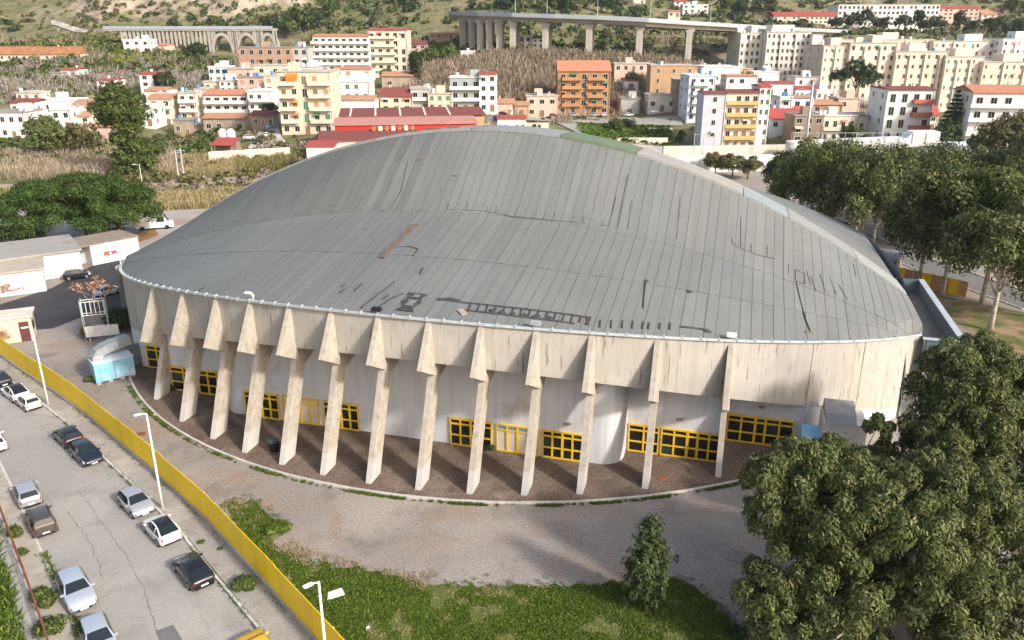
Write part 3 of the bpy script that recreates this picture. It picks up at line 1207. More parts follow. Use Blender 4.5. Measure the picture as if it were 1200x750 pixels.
# leaf-strewn paving round the buttresses and its kerb ring
def ring(a, r_):
    b = -math.sqrt(r_ * r_ - a * a)
    return hall_pt(a, b)
lit = [ring(-33 + i, 40.4)[:2] for i in range(67)] + [hall_pt(33, -22)[:2], hall_pt(-33, -22)[:2]]
litter = gritty('leaf_strewn_paving', (.135, .098, .075), (.075, .052, .04), (.19, .145, .115), (.25, .20, .16), .2, .56, .5)
sheet('plinth_paving', ccw(lit), .035, litter)
kr = tag(MB().box(0, .001, 0, .001, -.2, -.19).build('ring_kerb', kerbmat), kind='structure')
kb = MB()
kb.box(-.49, .49, -.09, .09, -.03, .13)
kbm = kb.mesh('kerb_stone', kerbmat)
n_k = 82
for i in range(n_k):
    th = -0.98 + 1.96 * i / (n_k - 1)
    a, b = 40.5 * math.sin(th), -40.5 * math.cos(th)
    p = hall_pt(a, b)
    link('kerb_stone', kbm, kr, (p[0], p[1], random.uniform(-.015, .01)), A_ROT + th)

# lawn in the foreground
lawn_px = [(262, 590), (300, 588), (322, 612), (318, 640), (345, 655), (385, 662), (420, 668), (470, 678), (500, 684), (560, 687), (620, 688), (680, 686), (740, 682),
           (790, 678), (812, 688), (838, 708), (862, 732), (885, 765), (900, 800), (420, 800), (392, 752), (350, 705), (318, 668), (290, 635)]
lawn_raw = [g2(*q) for q in lawn_px]
def ragged(poly, step, amp, grow, seed):
    """outline with an uneven, worn edge"""
    r_ = np.random.default_rng(seed)
    out = []
    c = np.mean(np.array(poly), axis=0)
    for i in range(len(poly)):
        p, q = np.array(poly[i]), np.array(poly[(i + 1) % len(poly)])
        m_ = max(1, int(np.linalg.norm(q - p) / step))
        t_ = (q - p) / (np.linalg.norm(q - p) + 1e-9)
        n_ = np.array([-t_[1], t_[0]])
        if n_ @ ((p + q) / 2 - c) < 0:
            n_ = -n_
        for k in range(m_):
            out.append(tuple(p + (q - p) * k / m_ + n_ * (grow + r_.normal(0, amp))))
    return out
lawn_poly = ragged(lawn_raw, .35, .16, 0, 1)
lawnm = gritty('grass_ground', (.085, .115, .022), (.05, .075, .014), (.11, .14, .03), (.24, .18, .12), .3, .60, .4)
sheet('lawn_edge', ccw(ragged(lawn_raw, .5, .22, .30, 2)), .012, gritty('edge_soil', (.23, .18, .13), (.15, .115, .08), (.30, .25, .19), (.15, .16, .06), .4, .56, .4))
sheet('lawn', ccw(lawn_poly), .018, lawnm)

# ------------------------------------------------------------ scattered small faces: grass, leaves, reeds
def quads_from(centers, ux, vy):
    n = len(centers)
    v = np.empty((n, 4, 3))
    v[:, 0] = centers - ux - vy
    v[:, 1] = centers + ux - vy
    v[:, 2] = centers + ux + vy
    v[:, 3] = centers - ux + vy
    return v.reshape(-1, 3), np.arange(4 * n).reshape(n, 4)

def inside(poly, x, y):
    r_ = np.zeros(len(x), bool)
    n = len(poly)
    for i in range(n):
        x0, y0 = poly[i]
        x1, y1 = poly[(i + 1) % n]
        c = ((y0 > y) != (y1 > y)) & (x < (x1 - x0) * (y - y0) / (y1 - y0 + 1e-12) + x0)
        r_ ^= c
    return r_

def vnoise(x, y, s, seed=0):
    """cheap value noise for clumping"""
    g = np.random.default_rng(seed).random((64, 64))
    u, v = x * s, y * s
    i, j = np.floor(u).astype(int), np.floor(v).astype(int)
    fu, fv = smooth01(u - i), smooth01(v - j)
    f = lambda a, b: g[a % 64, b % 64]
    return (f(i, j) * (1 - fu) + f(i + 1, j) * fu) * (1 - fv) + (f(i, j + 1) * (1 - fu) + f(i + 1, j + 1) * fu) * fv

def blades(x, y, z, h, w, lean=.35):
    n = len(x)
    th = rng.random(n) * 2 * np.pi
    ux = np.c_[np.cos(th), np.sin(th), np.zeros(n)] * (w / 2)[:, None]
    ln = rng.normal(0, lean, (n, 2))
    up = np.c_[ln * h[:, None] / 2, h / 2]
    c = np.c_[x, y, z] + up
    return quads_from(c, ux, up)

def scatter(poly, n, seed=0):
    P = np.array(poly)
    lo, hi = P.min(0), P.max(0)
    r_ = np.random.default_rng(seed)
    x = lo[0] + (hi[0] - lo[0]) * r_.random(n)
    y = lo[1] + (hi[1] - lo[1]) * r_.random(n)
    k = inside(poly, x, y)
    return x[k], y[k]

grassm = leafmat('grass_blades', (.04, .085, .008), (.085, .155, .014), (.20, .235, .03))
strawm = leafmat('straw', (.24, .18, .10), (.36, .28, .16), (.48, .40, .26))
x, y = scatter(lawn_poly, 215000, 3)
d = vnoise(x, y, .45, 1) * .6 + vnoise(x, y, 1.5, 2) * .4
edge = vnoise(x, y, .8, 9)
k = d > .31
x1, y1 = x[k], y[k]
h = .03 + .10 * rng.random(len(x1)) * (d[k] + .2)
v, q = blades(x1, y1, np.full(len(x1), .015), h, .03 + .036 * rng.random(len(x1)), .7)
tag(link('grass', npmesh('grass', v, q, grassm)), 'green grass and clover on the foreground lawn', 'grass', kind='stuff')
k = (d < .34) & (rng.random(len(x)) < .30)
x1, y1 = x[k], y[k]
v, q = blades(x1, y1, np.full(len(x1), .015), .03 + .08 * rng.random(len(x1)), .015 + .02 * rng.random(len(x1)), .9)
tag(link('dry_grass', npmesh('dry_grass', v, q, strawm)), 'straw-coloured dead grass in bare spots of the lawn', 'grass', kind='stuff')
fr = ragged(lawn_raw, .12, .42, .15, 5)
fx = np.array([p[0] for p in fr])
fy = np.array([p[1] for p in fr])
k = vnoise(fx, fy, .7, 21) > .42
fx, fy = np.repeat(fx[k], 14), np.repeat(fy[k], 14)
fx, fy = fx + rng.normal(0, .10, len(fx)), fy + rng.normal(0, .10, len(fy))
v, q = blades(fx, fy, np.full(len(fx), .012), .03 + .08 * rng.random(len(fx)), .02 + .025 * rng.random(len(fx)), .8)
tag(link('stray_grass', npmesh('stray_grass', v, q, grassm)), 'stray grass tufts straggling over the lawn edge', 'grass', kind='stuff')
# weeds along kerb ring, walls and pavement
wx, wy, wh = [], [], []
def weed_line(p, q, n, spread, hh, cl, seed):
    t = rng.random(n)
    x_ = p[0] + (q[0] - p[0]) * t + rng.normal(0, spread, n)
    y_ = p[1] + (q[1] - p[1]) * t + rng.normal(0, spread, n)
    k_ = vnoise(x_, y_, cl * .6, seed) * .5 + vnoise(x_, y_, cl * 4, seed + 1) * .5 > .5
    wx.append(x_[k_]); wy.append(y_[k_]); wh.append(np.full(k_.sum(), hh))
for i in range(40):
    th0, th1 = -0.95 + 1.7 * i / 40, -0.95 + 1.7 * (i + 1) / 40
    p = hall_pt(40.82 * math.sin(th0), -40.82 * math.cos(th0))
    q = hall_pt(40.82 * math.sin(th1), -40.82 * math.cos(th1))
    weed_line(p, q, 700, .07, .085, 1.3, 5)
for s_ in range(0, 56, 4):
    weed_line(st(s_, .2), st(s_ + 4, .2), 260, .07, .14, .9, 6)
for s_ in range(14, 60, 4):
    weed_line(st(s_, KD(s_) + .12), st(s_ + 4, KD(s_ + 4) + .12), 420, .08, .11, .6, 7)
for k in range(3, 8):
    weed_line(kl[k], kl[k + 1], 500, .12, .2, .7, 8)
wx, wy, wh = np.concatenate(wx), np.concatenate(wy), np.concatenate(wh)
v, q = blades(wx, wy, np.full(len(wx), .03), wh * (.4 + rng.random(len(wx))), .025 + .03 * rng.random(len(wx)), .6)
tag(link('weeds', npmesh('weeds', v, q, grassm)), 'green weeds along the kerbs and foot of the fence', 'weeds', kind='stuff')
# dry weeds spilling over the forecourt inside the fence
dp = [g2(*q) for q in [(250, 570), (268, 580), (300, 590), (330, 600), (352, 640), (440, 665), (520, 672), (500, 690), (420, 672), (345, 660), (310, 640), (275, 605)]]
x, y = scatter(dp, 38000, 12)
k = vnoise(x, y, 1.0, 12) * .5 + vnoise(x, y, 3., 13) * .5 > .5
v, q = blades(x[k], y[k], np.full(k.sum(), .01), .03 + .10 * rng.random(k.sum()), .018 + .025 * rng.random(k.sum()), .9)
tag(link('dead_weeds', npmesh('dead_weeds', v, q, strawm)), 'dead straw weeds by the inner side of the yellow fence', 'weeds', kind='stuff')
# undergrowth on the verge at bottom left
x, y = scatter([g2(-60, 560), g2(-8, 615), g2(12, 690), g2(30, 745), g2(28, 800), g2(-100, 800)], 42000, 14)
v, q = blades(x, y, np.full(len(x), .05), .15 + .6 * rng.random(len(x)) * vnoise(x, y, .8, 3), .05 + .06 * rng.random(len(x)), .7)
tag(link('undergrowth', npmesh('undergrowth', v, q, grassm)), 'wild green undergrowth beyond the rusty railing', 'undergrowth', kind='stuff')
# ------------------------------------------------------------ town: table of buildings, terrain, viaducts
def wallm(nm, col, st_=.2, var=.08):
    return mat('wall_' + nm, col, .88, var * 1.5, .35, streak=st_ * 1.9, rand=.07)
WM = dict(W=wallm('white', (.80, .78, .74)), C=wallm('cream', (.72, .63, .51)), Y=wallm('paleyellow', (.66, .56, .41)), P=wallm('pink', (.64, .46, .37)),
          B=wallm('brick', (.40, .25, .17), .3, .2), S=wallm('stone', (.40, .32, .24), .35, .25), G=wallm('grey', (.45, .44, .42)), O=wallm('orange', (.45, .24, .11)),
          T=wallm('tan', (.46, .30, .17)), L=wallm('paleblue', (.62, .70, .74)), V=wallm('lilac', (.60, .59, .64)), N=wallm('brown', (.30, .22, .16)),
          H=wallm('hospital', (.74, .63, .50), .14), K=wallm('hospital_pale', (.74, .68, .59), .14), Z=wallm('zinc_grey', (.36, .40, .38)), R=wallm('red', (.60, .035, .02), .15))
RM = dict(tile=mat('roof_tile', (.42, .22, .13), .9, .25, 1.2), orange=mat('roof_orange', (.46, .20, .115), .85, .12, 1), red=mat('roof_red', (.36, .07, .055), .7, .12, 1),
          dred=mat('roof_dark_red', (.20, .06, .05), .8, .2, 1), flat=mat('roof_flat', (.44, .40, .35), .9, .15, .4), grey=mat('roof_grey', (.28, .26, .24), .9, .2, .6),
          white=mat('roof_white', (.70, .68, .65), .8, .08, .5), rustr=mat('roof_rust', (.34, .15, .07), .9, .35, .4), pinkr=mat('roof_pink', (.45, .22, .18), .8, .15, .6))
FRM = mat('window_frame', (.62, .58, .52), .7)
FRD = mat('window_frame_dark', (.20, .13, .09), .7)
SHB = mat('shutter_brown', (.22, .11, .06), .7)
SHG = mat('shutter_green', (.04, .16, .10), .7)
SHO = mat('shutter_orange', (.52, .22, .10), .7)
BAL = dict(W=WM['W'], C=WM['C'], Y=mat('balcony_yellow', (.58, .40, .16), .8), O=WM['O'], G=galv, R=mat('balcony_red', (.55, .15, .09), .8), B=WM['B'], P=WM['P'])
_wc = {}
tank_blue = mat('tank_blue', (.10, .22, .40), .6)
aw_g = mat('awning_green', (.07, .20, .12), .8)
aw_o = mat('awning_rust', (.50, .20, .08), .8)
aw_w = mat('awning_white', (.62, .58, .5), .8)

def win_mesh(w, h, fr, gl):
    k = (round(w, 1), round(h, 1), fr.name, gl.name)
    if k not in _wc:
        mb = MB()
        w2 = w / 2
        for (a, b, c, d_) in ((-w2 - .1, w2 + .1, -.12, 0), (-w2 - .1, w2 + .1, h, h + .1), (-w2 - .1, -w2, 0, h), (w2, w2 + .1, 0, h)):
            mb.box(a, b, -.09, .02, c, d_, 0)
        mb.box(-.03, .03, -.05, .02, 0, h, 0)
        mb.box(-w2, w2, -.03, .015, 0, h, 1)
        _wc[k] = mb.mesh('window', [fr, gl])
    return _wc[k]

def house(label, x0, x1, yt, yb, D, floors, cols, wall='W', roof='flat', depth=9, yaw=0, name='house', cat='house', balc=None, bcol='W', sh=(), seed=0,
          wfrac=.42, wh=1.35, frame=None, door=True, sidecols=2, roofh=None, front=True, eave=.25, base=None, extras=True):
    r_ = random.Random(label)
    p0, p1, pt = AT(x0, yb, D), AT(x1, yb, D), AT((x0 + x1) / 2, yt, D)
    w = float(p1[0] - p0[0])
    h = float(pt[2] - p0[2])
    t = thing(name, label, cat, (float(p0[0] + p1[0]) / 2, D, float(p0[2])), R(yaw))
    wm_ = WM[wall]
    gable = roof in ('tile', 'orange', 'red', 'dred', 'pinkr', 'rustr') and not (roofh == 0)
    rh = roofh if roofh is not None else (min(1.3, h * .2) if gable else .3)
    hb = max(h - rh, 2.0)
    mb = MB()
    mb.box(-w / 2, w / 2, 0, depth, -7, hb)
    mb.build('wall', wm_, t)
    mb = MB()
    e = eave
    rm = RM[roof]
    if gable:
        mb.xprism([(-e - .25, hb - .05), (depth / 2, hb + rh), (depth + e, hb - .05), (depth + e, hb + .12), (depth / 2, hb + rh + .17), (-e - .25, hb + .12)], -w / 2 - e, w / 2 + e)
        mb.xprism([(0, hb - .03), (depth, hb - .03), (depth / 2, hb + rh)], -w / 2 + .01, w / 2 - .01)
    else:
        mb.box(-w / 2 - e, w / 2 + e, -e, depth + e, hb, hb + .18)
        for (a, b, c, d_) in ((-w / 2 - e, w / 2 + e, -e - .002, -e + .2), (-w / 2 - e, w / 2 + e, depth + e - .2, depth + e + .002),
                              (-w / 2 - e - .002, -w / 2 - e + .2, -e + .2, depth + e - .2), (w / 2 + e - .2, w / 2 + e + .002, -e + .2, depth + e - .2)):
            mb.box(a, b, c, d_, hb + .18, hb + .18 + max(rh - .1, .15))
    rf = mb.build('roof', rm, t)
    if extras and w > 6:
        if not gable and r_.random() < .7:
            q = MB()
            xx = r_.uniform(-w * .3, w * .3)
            q.box(xx - 1.4, xx + 1.4, depth * .45, depth * .45 + 2.4, hb + .15, hb + 2.3)
            q.build('stair_head', wm_, rf)
        q = MB()
        xx = r_.uniform(-w * .4, w * .4)
        q.tube([(xx, depth * .5, hb), (xx, depth * .5, hb + rh + 2.2)], .05, 5)
        q.tube([(xx - .6, depth * .5, hb + rh + 2.0), (xx + .6, depth * .5, hb + rh + 2.0)], .035, 4)
        q.build('aerial', galv, rf)
        if r_.random() < .6:
            q = MB()
            xx = r_.uniform(-w * .35, w * .35)
            yy = depth * .55
            q.box(xx - .3, xx + .3, yy, yy + .6, hb + .1, hb + rh + .8)
            q.box(xx - .4, xx + .4, yy - .1, yy + .7, hb + rh + .8, hb + rh + .92)
            q.build('chimney', wm_, rf)
    # drainpipe, roof tank and awnings make every house its own
    if extras:
        q = MB()
        q.tube([(w / 2 - .35, -.09, -.2), (w / 2 - .35, -.09, hb - .05)], .07, 5)
        q.build('drainpipe', FRD if r_.random() < .5 else galv, t)
        for _k in range(r_.choice((0, 1, 1, 2)) if not gable else 0):
            q = MB()
            xx, yy = r_.uniform(-w * .42, w * .42), r_.uniform(.6, depth * .4)
            q.tube([(xx, yy, hb + .18), (xx, yy, hb + 1.5)], .55, 10)
            q.build('roof_tank', white_paint if r_.random() < .5 else tank_blue, rf)
    fh = hb / floors
    fr = frame or FRM
    if front and cols:
        cw = w / cols
        ww = min(1.5, cw * wfrac)
        for f in range(floors):
            for c in range(cols):
                if r_.random() < .07:
                    continue
                gl = glass_dark
                k = r_.random()
                if sh and k < .45:
                    gl = sh[int(k * 100) % len(sh)]
                hh = min(wh, fh * .5)
                zz = f * fh + (fh - hh) * .5
                if f == 0 and door and c == cols // 2:
                    zz, hh = .05, min(2.2, fh * .75)
                    gl = SHB
                if balc and f >= 1:
                    zz, hh = f * fh + .15, fh * .62
                if extras and f >= 1 and r_.random() < .10:
                    q = MB()
                    xc = -w / 2 + (c + .5) * cw
                    q.xprism([(-.02, zz + hh + .25), (-.9, zz + hh - .25), (-.9, zz + hh - .18), (-.02, zz + hh + .33)], xc - ww * .75, xc + ww * .75)
                    q.build('awning', r_.choice((aw_g, aw_o, aw_w)), t)
                link('door' if (f == 0 and door and c == cols // 2) else 'window', win_mesh(ww, hh, fr, gl), t, (-w / 2 + (c + .5) * cw, 0, zz))
    # the flank that turns to the viewer
    s = -1 if (p0[0] + p1[0]) / 2 > 0 else 1
    if yaw > 12:
        s = -1
    if yaw < -12:
        s = 1
    for f in range(floors):
        for c in range(sidecols):
            if r_.random() < .25:
                continue
            hh = min(wh, fh * .45)
            link('window', win_mesh(1.0, hh, fr, glass_dark), t, (s * w / 2, (c + .5) * depth / sidecols, f * fh + (fh - hh) * .5), R(90) * s)
    if cat == 'hospital' and cols:
        for c in range(0, cols + 1, 2 if cols < 8 else 3):
            xx = -w / 2 + c * w / cols
            MB().box(max(-w / 2, xx - .45), min(w / 2, xx + .45), -.7, -.004, -6, hb - r_.uniform(.1, 1.5)).build('pilaster', wm_, t)
        MB().box(w * r_.uniform(-.3, .1), w * r_.uniform(.15, .4), depth * .3, depth * .7, hb + .2, hb + 3.2).build('roof_block', wm_, rf)
    if balc:
        for f in range(1, floors):
            for (b0, b1) in balc:
                xa, xb = -w / 2 + b0 * w, -w / 2 + b1 * w
                z = f * fh
                q = MB()
                q.box(xa, xb, -1.25, -.003, z - .16, z)
                bo_ = q.build('balcony', WM['W'] if bcol == 'G' else BAL[bcol], t)
                q = MB()
                q.box(xa, xb, -1.253, -1.15, z, z + .95)
                q.box(xa, xa + .1, -1.15, -.003, z, z + .95)
                q.box(xb - .1, xb, -1.15, -.003, z, z + .95)
                q.build('railing', BAL[bcol], bo_)
    return t

HOUSES = [
    # far left
    dict(label='white house with covered terrace at the left picture edge', x0=-8, x1=34, yt=131, yb=163, D=236, floors=2, cols=4, roof='grey', depth=10),
    dict(label='white house with a red tiled roof above the terrace house', x0=14, x1=42, yt=117, yb=134, D=250, floors=1, cols=3, roof='dred'),
    dict(label='small flat-roofed beige house on the terrace at far left', x0=20, x1=36, yt=108, yb=118, D=264, floors=1, cols=2, wall='C'),
    dict(label='narrow beige tower house left of the long white house', x0=42, x1=50, yt=108, yb=131, D=256, floors=3, cols=1, wall='C', depth=6),
    dict(label='long white house with two big dark openings', x0=50, x1=89, yt=117, yb=136, D=257, floors=1, cols=3, wfrac=.8, wh=3.5, roof='white'),
    dict(label='white house with green shutters left of the tall tree', x0=88, x1=119, yt=118, yb=140, D=247, floors=2, cols=3, roof='tile', sh=(SHG,)),
    dict(label='white cube house with a red ledge below the green shutters', x0=63, x1=86, yt=128, yb=152, D=239, floors=2, cols=2, roof='white'),
    dict(label='beige tile-roofed house behind the light green tree', x0=84, x1=108, yt=132, yb=153, D=242, floors=2, cols=2, wall='C', roof='tile'),
    dict(label='pinkish ruin with broken gable right of the light green tree', x0=108, x1=139, yt=145, yb=165, D=224, floors=1, cols=2, wall='P', roof='tile', roofh=.8),
    dict(label='low house with a pink-red roof left of the tall tree top', x0=114, x1=134, yt=95, yb=101, D=292, floors=1, cols=2, roof='red', wall='W'),
    dict(label='small white house with red roof in the grey scrub', x0=72, x1=91, yt=80, yb=90, D=340, floors=1, cols=2, roof='red'),
    dict(label='white two-part cottage below the left viaduct', x0=146, x1=177, yt=46, yb=62, D=420, floors=2, cols=3, roof='white'),
    dict(label='small pink house next to the white cottage below the viaduct', x0=186, x1=197, yt=51, yb=61, D=425, floors=1, cols=1, wall='P', roof='orange'),
    dict(label='lone white flat building high on the left hillside', x0=111, x1=132, yt=12, yb=22, D=560, floors=1, cols=4, roof='white'),
    dict(label='long low ruin with rust-orange roof on the left slope', x0=-10, x1=95, yt=55, yb=71, D=410, floors=1, cols=12, wall='C', roof='rustr', roofh=3.5, depth=8, wfrac=.3),
    dict(label='white hut with grey roof among scrub at far left', x0=60, x1=72, yt=85, yb=93, D=335, floors=1, cols=1, roof='grey', wall='G'),
    # centre left
    dict(label='tall plain white house with red roof right of the tall tree', x0=166, x1=191, yt=85, yb=110, D=290, floors=3, cols=2, roof='red', roofh=.6),
    dict(label='white house with tile ledge below the tall plain one', x0=172, x1=197, yt=103, yb=120, D=280, floors=1, cols=2, roof='tile'),
    dict(label='beige three-storey house with tile ledges right of the tall tree', x0=177, x1=205, yt=111, yb=147, D=262, floors=3, cols=2, wall='C', roof='tile', sh=(SHB,)),
    dict(label='low white house below the beige three-storey one', x0=160, x1=182, yt=124, yb=148, D=252, floors=2, cols=2, roof='white'),
    dict(label='narrow white house with two white balconies', x0=212, x1=233, yt=108, yb=141, D=262, floors=3, cols=2, wall='C', balc=[(.05, .95)], roof='flat'),
    dict(label='bare tan gable block between balcony house and orange-roofed house', x0=232, x1=243, yt=104, yb=137, D=266, floors=1, cols=0, wall='C', sidecols=0),
    dict(label='white two-storey house with long orange roof and balcony bands', x0=242, x1=293, yt=106, yb=141, D=262, floors=3, cols=5, roof='orange', balc=[(0, 1)], wfrac=.6),
    dict(label='roofless stone shed in front of the narrow balcony house', x0=205, x1=226, yt=140, yb=160, D=247, floors=1, cols=2, wall='S', roof='grey', depth=6),
    dict(label='dark stone wall ruin between two stone sheds', x0=226, x1=241, yt=145, yb=161, D=248, floors=1, cols=1, wall='N', roof='grey', depth=5),
    dict(label='long stone shed with tiled roof in front of the orange-roofed house', x0=240, x1=288, yt=134, yb=157, D=245, floors=1, cols=4, wall='S', roof='tile', depth=8),
    dict(label='small yellow house above the orange roof', x0=240, x1=258, yt=95, yb=108, D=285, floors=1, cols=2, wall='Y'),
    dict(label='white laundry-terrace house right of the small yellow one', x0=258, x1=281, yt=94, yb=108, D=284, floors=2, cols=3),
    dict(label='pale blue glazed house above the yellow one', x0=246, x1=268, yt=78, yb=97, D=318, floors=2, cols=3, wall='L', roof='white', wfrac=.7),
    dict(label='pale pink house right of the blue glazed one', x0=268, x1=297, yt=80, yb=94, D=316, floors=1, cols=3, wall='P', roof='flat'),
    dict(label='peach house with grey roof and red shutters', x0=280, x1=313, yt=90, yb=110, D=282, floors=2, cols=3, wall='P', roof='grey', sh=(SHO,)),
    dict(label='white house with dark terrace right of the orange-roofed house', x0=293, x1=321, yt=106, yb=142, D=259, floors=3, cols=3, roof='white', balc=[(.1, .9)]),
    dict(label='dark red porch shed left of the yellow apartment block', x0=296, x1=322, yt=131, yb=150, D=236, floors=1, cols=3, wall='N', roof='dred', depth=6),
    dict(label='cream house with small windows left of the yellow apartment block', x0=312, x1=334, yt=88, yb=120, D=270, floors=3, cols=2, wall='C', sh=(SHO,)),
    dict(label='unfinished brick block with open dark storeys', x0=282, x1=345, yt=55, yb=88, D=340, floors=3, cols=6, wall='B', wfrac=.5, roof='grey', wh=2.2),
    dict(label='bare concrete frame annex right of the brick block', x0=345, x1=363, yt=55, yb=88, D=342, floors=3, cols=2, wall='G', wfrac=.75, wh=2.8, roof='grey'),
    dict(label='pale stepped house under the brick block', x0=300, x1=349, yt=76, yb=100, D=308, floors=2, cols=3, wall='C'),
    dict(label='white house right of the pale stepped one', x0=349, x1=372, yt=78, yb=100, D=303, floors=2, cols=2),
    dict(label='yellow five-storey apartment block with small balconies and orange awning', x0=331, x1=392, yt=83, yb=158, D=226, floors=5, cols=5, wall='Y', balc=[(.02, .34), (.58, .98)], bcol='C', sh=(SHB, SHO, SHG), name='apartment_block', cat='apartment block', depth=12),
    dict(label='white apartment block with continuous balconies on the hill', x0=370, x1=434, yt=40, yb=92, D=357, floors=6, cols=8, balc=[(-.03, 1.03)], roof='orange', wfrac=.75, wh=2.2, name='apartment_block', cat='apartment block', depth=14, roofh=.9),
    dict(label='cream balcony wing with red top storey right of the white block', x0=434, x1=479, yt=33, yb=92, D=362, floors=6, cols=5, wall='C', balc=[(-.02, .7)], bcol='C', roof='red', roofh=.8, wfrac=.6, wh=2.2, name='apartment_block', cat='apartment block', depth=14),
    dict(label='orange-ended white house right above the yellow block', x0=392, x1=436, yt=79, yb=100, D=300, floors=2, cols=4, roof='orange', roofh=.6, sh=(SHO,)),
    dict(label='white house with green shutters behind a tiled garage', x0=393, x1=434, yt=95, yb=118, D=257, floors=2, cols=4, roof='white', sh=(SHG,)),
    dict(label='low white garage row with brown tile edge', x0=392, x1=440, yt=113, yb=135, D=242, floors=1, cols=0, roof='tile', roofh=1.0, sidecols=0, depth=7),
    dict(label='stone terrace house on the slope left of the dark cypress', x0=448, x1=484, yt=85, yb=106, D=300, floors=1, cols=2, wall='S', roof='tile'),
    dict(label='beige house with dark red mansard', x0=446, x1=484, yt=104, yb=131, D=262, floors=2, cols=3, wall='Y', roof='dred', roofh=2.4),
    dict(label='grey-white house right of the mansard house', x0=482, x1=504, yt=103, yb=130, D=263, floors=2, cols=2, wall='G', balc=[(.1, .9)]),
    dict(label='pale yellow house with green doors', x0=502, x1=530, yt=109, yb=130, D=261, floors=2, cols=3, wall='Y', sh=(SHG,), roof='flat'),
    dict(label='grey-green house with long metal balconies', x0=528, x1=564, yt=90, yb=131, D=265, floors=3, cols=3, wall='Z', balc=[(0, 1)], bcol='W', roof='white'),
    dict(label='narrow white tower house with dark windows', x0=562, x1=582, yt=85, yb=131, D=264, floors=4, cols=2, roof='red', roofh=.5),
    dict(label='pink row house under the dry slope', x0=582, x1=603, yt=117, yb=137, D=276, floors=1, cols=2, wall='P', roof='tile'),
    dict(label='old stone house left of the orange apartment block', x0=617, x1=653, yt=112, yb=137, D=280, floors=2, cols=3, wall='P', roof='flat'),
    dict(label='low tan shed left of the old stone house', x0=602, x1=620, yt=120, yb=137, D=276, floors=1, cols=1, wall='T', roof='tile'),
    # centre right
    dict(label='orange five-storey apartment block with red roof', x0=653, x1=714, yt=72, yb=134, D=288, floors=5, cols=5, wall='O', roof='orange', roofh=3.2, balc=[(.08, .46), (.56, .9)], bcol='O', wfrac=.62, wh=1.7, name='apartment_block', cat='apartment block', depth=13),
    dict(label='small white house with tiled roof right of the orange block', x0=731, x1=748, yt=92, yb=105, D=312, floors=1, cols=1, roof='dred'),
    dict(label='grey shop with open dark bay right of the orange block', x0=727, x1=749, yt=115, yb=135, D=291, floors=1, cols=1, wall='G', wfrac=.8, wh=3.5, roof='grey'),
    dict(label='long low pink ruin behind the orange block', x0=720, x1=765, yt=74, yb=84, D=322, floors=1, cols=5, wall='P', roof='flat'),
    dict(label='tan brick block with few windows', x0=761, x1=815, yt=76, yb=112, D=300, floors=3, cols=3, wall='T', roof='flat', name='apartment_block', cat='apartment block', wfrac=.15),
    dict(label='pale low house under the tan brick block', x0=759, x1=792, yt=111, yb=131, D=287, floors=1, cols=3, wall='C'),
    dict(label='narrow brown half-built house left of the pale blue block', x0=790, x1=804, yt=93, yb=132, D=283, floors=3, cols=1, wall='N', wfrac=.5, wh=2.0),
    dict(label='pale blue apartment house with small balconies', x0=804, x1=835, yt=88, yb=142, D=272, floors=5, cols=3, wall='L', balc=[(.15, .8)], roof='white', name='apartment_block', cat='apartment block', yaw=4, depth=11),
    dict(label='apartment block with yellow balconies and dark red roof edge', x0=846, x1=884, yt=106, yb=176, D=238, floors=5, cols=4, wall='C', balc=[(0, .96)], bcol='Y', roof='dred', roofh=.5, eave=.5, wfrac=.5, wh=2.0, name='apartment_block', cat='apartment block', depth=8, sidecols=0, sh=(SHB,)),
    dict(label='lilac-grey blank end block left of the yellow balconies', x0=820, x1=846, yt=108, yb=177, D=236, floors=5, cols=1, wall='V', roof='dred', roofh=.4, wfrac=.15, sidecols=0, name='apartment_block', cat='apartment block', door=False),
    dict(label='white stair wing right of the yellow balconies', x0=884, x1=897, yt=100, yb=172, D=239, floors=6, cols=2, roof='red', roofh=.4, name='apartment_block', cat='apartment block', sidecols=1),
    dict(label='white gabled hall behind the pale blue block', x0=823, x1=867, yt=78, yb=104, D=322, floors=1, cols=4, roof='white', depth=16, wfrac=.15),
    dict(label='small orange annex at the end of the white gabled hall', x0=866, x1=881, yt=80, yb=90, D=324, floors=1, cols=2, wall='O', roof='flat', extras=False),
    dict(label='white stepped house behind the dark red roof', x0=850, x1=886, yt=88, yb=112, D=300, floors=2, cols=3, roof='tile', roofh=.4),
    dict(label='white house with red roof line left of the hospital foot', x0=893, x1=926, yt=96, yb=132, D=285, floors=2, cols=2, roof='red', roofh=.5, wfrac=.2, balc=[(.35, .75)], bcol='C'),
    dict(label='long white wall house under the cream hospital wing', x0=882, x1=912, yt=84, yb=102, D=318, floors=1, cols=2, roof='white'),
    # right
    dict(label='cream grid-windowed hospital wing at the left end', x0=863, x1=893, yt=38, yb=95, D=382, floors=6, cols=5, wall='K', name='hospital_wing', cat='hospital', depth=22, wfrac=.42, wh=1.8, roof='flat'),
    dict(label='tall cream hospital wing with six window columns', x0=893, x1=944, yt=37, yb=98, D=376, floors=7, cols=9, wall='K', name='hospital_wing', cat='hospital', depth=24, wfrac=.42, wh=1.8),
    dict(label='blank narrow stair tower of the hospital', x0=944, x1=956, yt=40, yb=112, D=372, floors=6, cols=0, wall='K', name='hospital_wing', cat='hospital', sidecols=0, depth=14),
    dict(label='tan hospital block with slit windows nearest the stair tower', x0=956, x1=986, yt=53, yb=128, D=344, floors=7, cols=4, wall='H', name='hospital_wing', cat='hospital', wfrac=.2, wh=1.4, depth=20),
    dict(label='tan hospital block behind the umbrella pine', x0=986, x1=1040, yt=50, yb=128, D=343, floors=7, cols=6, wall='H', name='hospital_wing', cat='hospital', wfrac=.32, wh=1.6, depth=20),
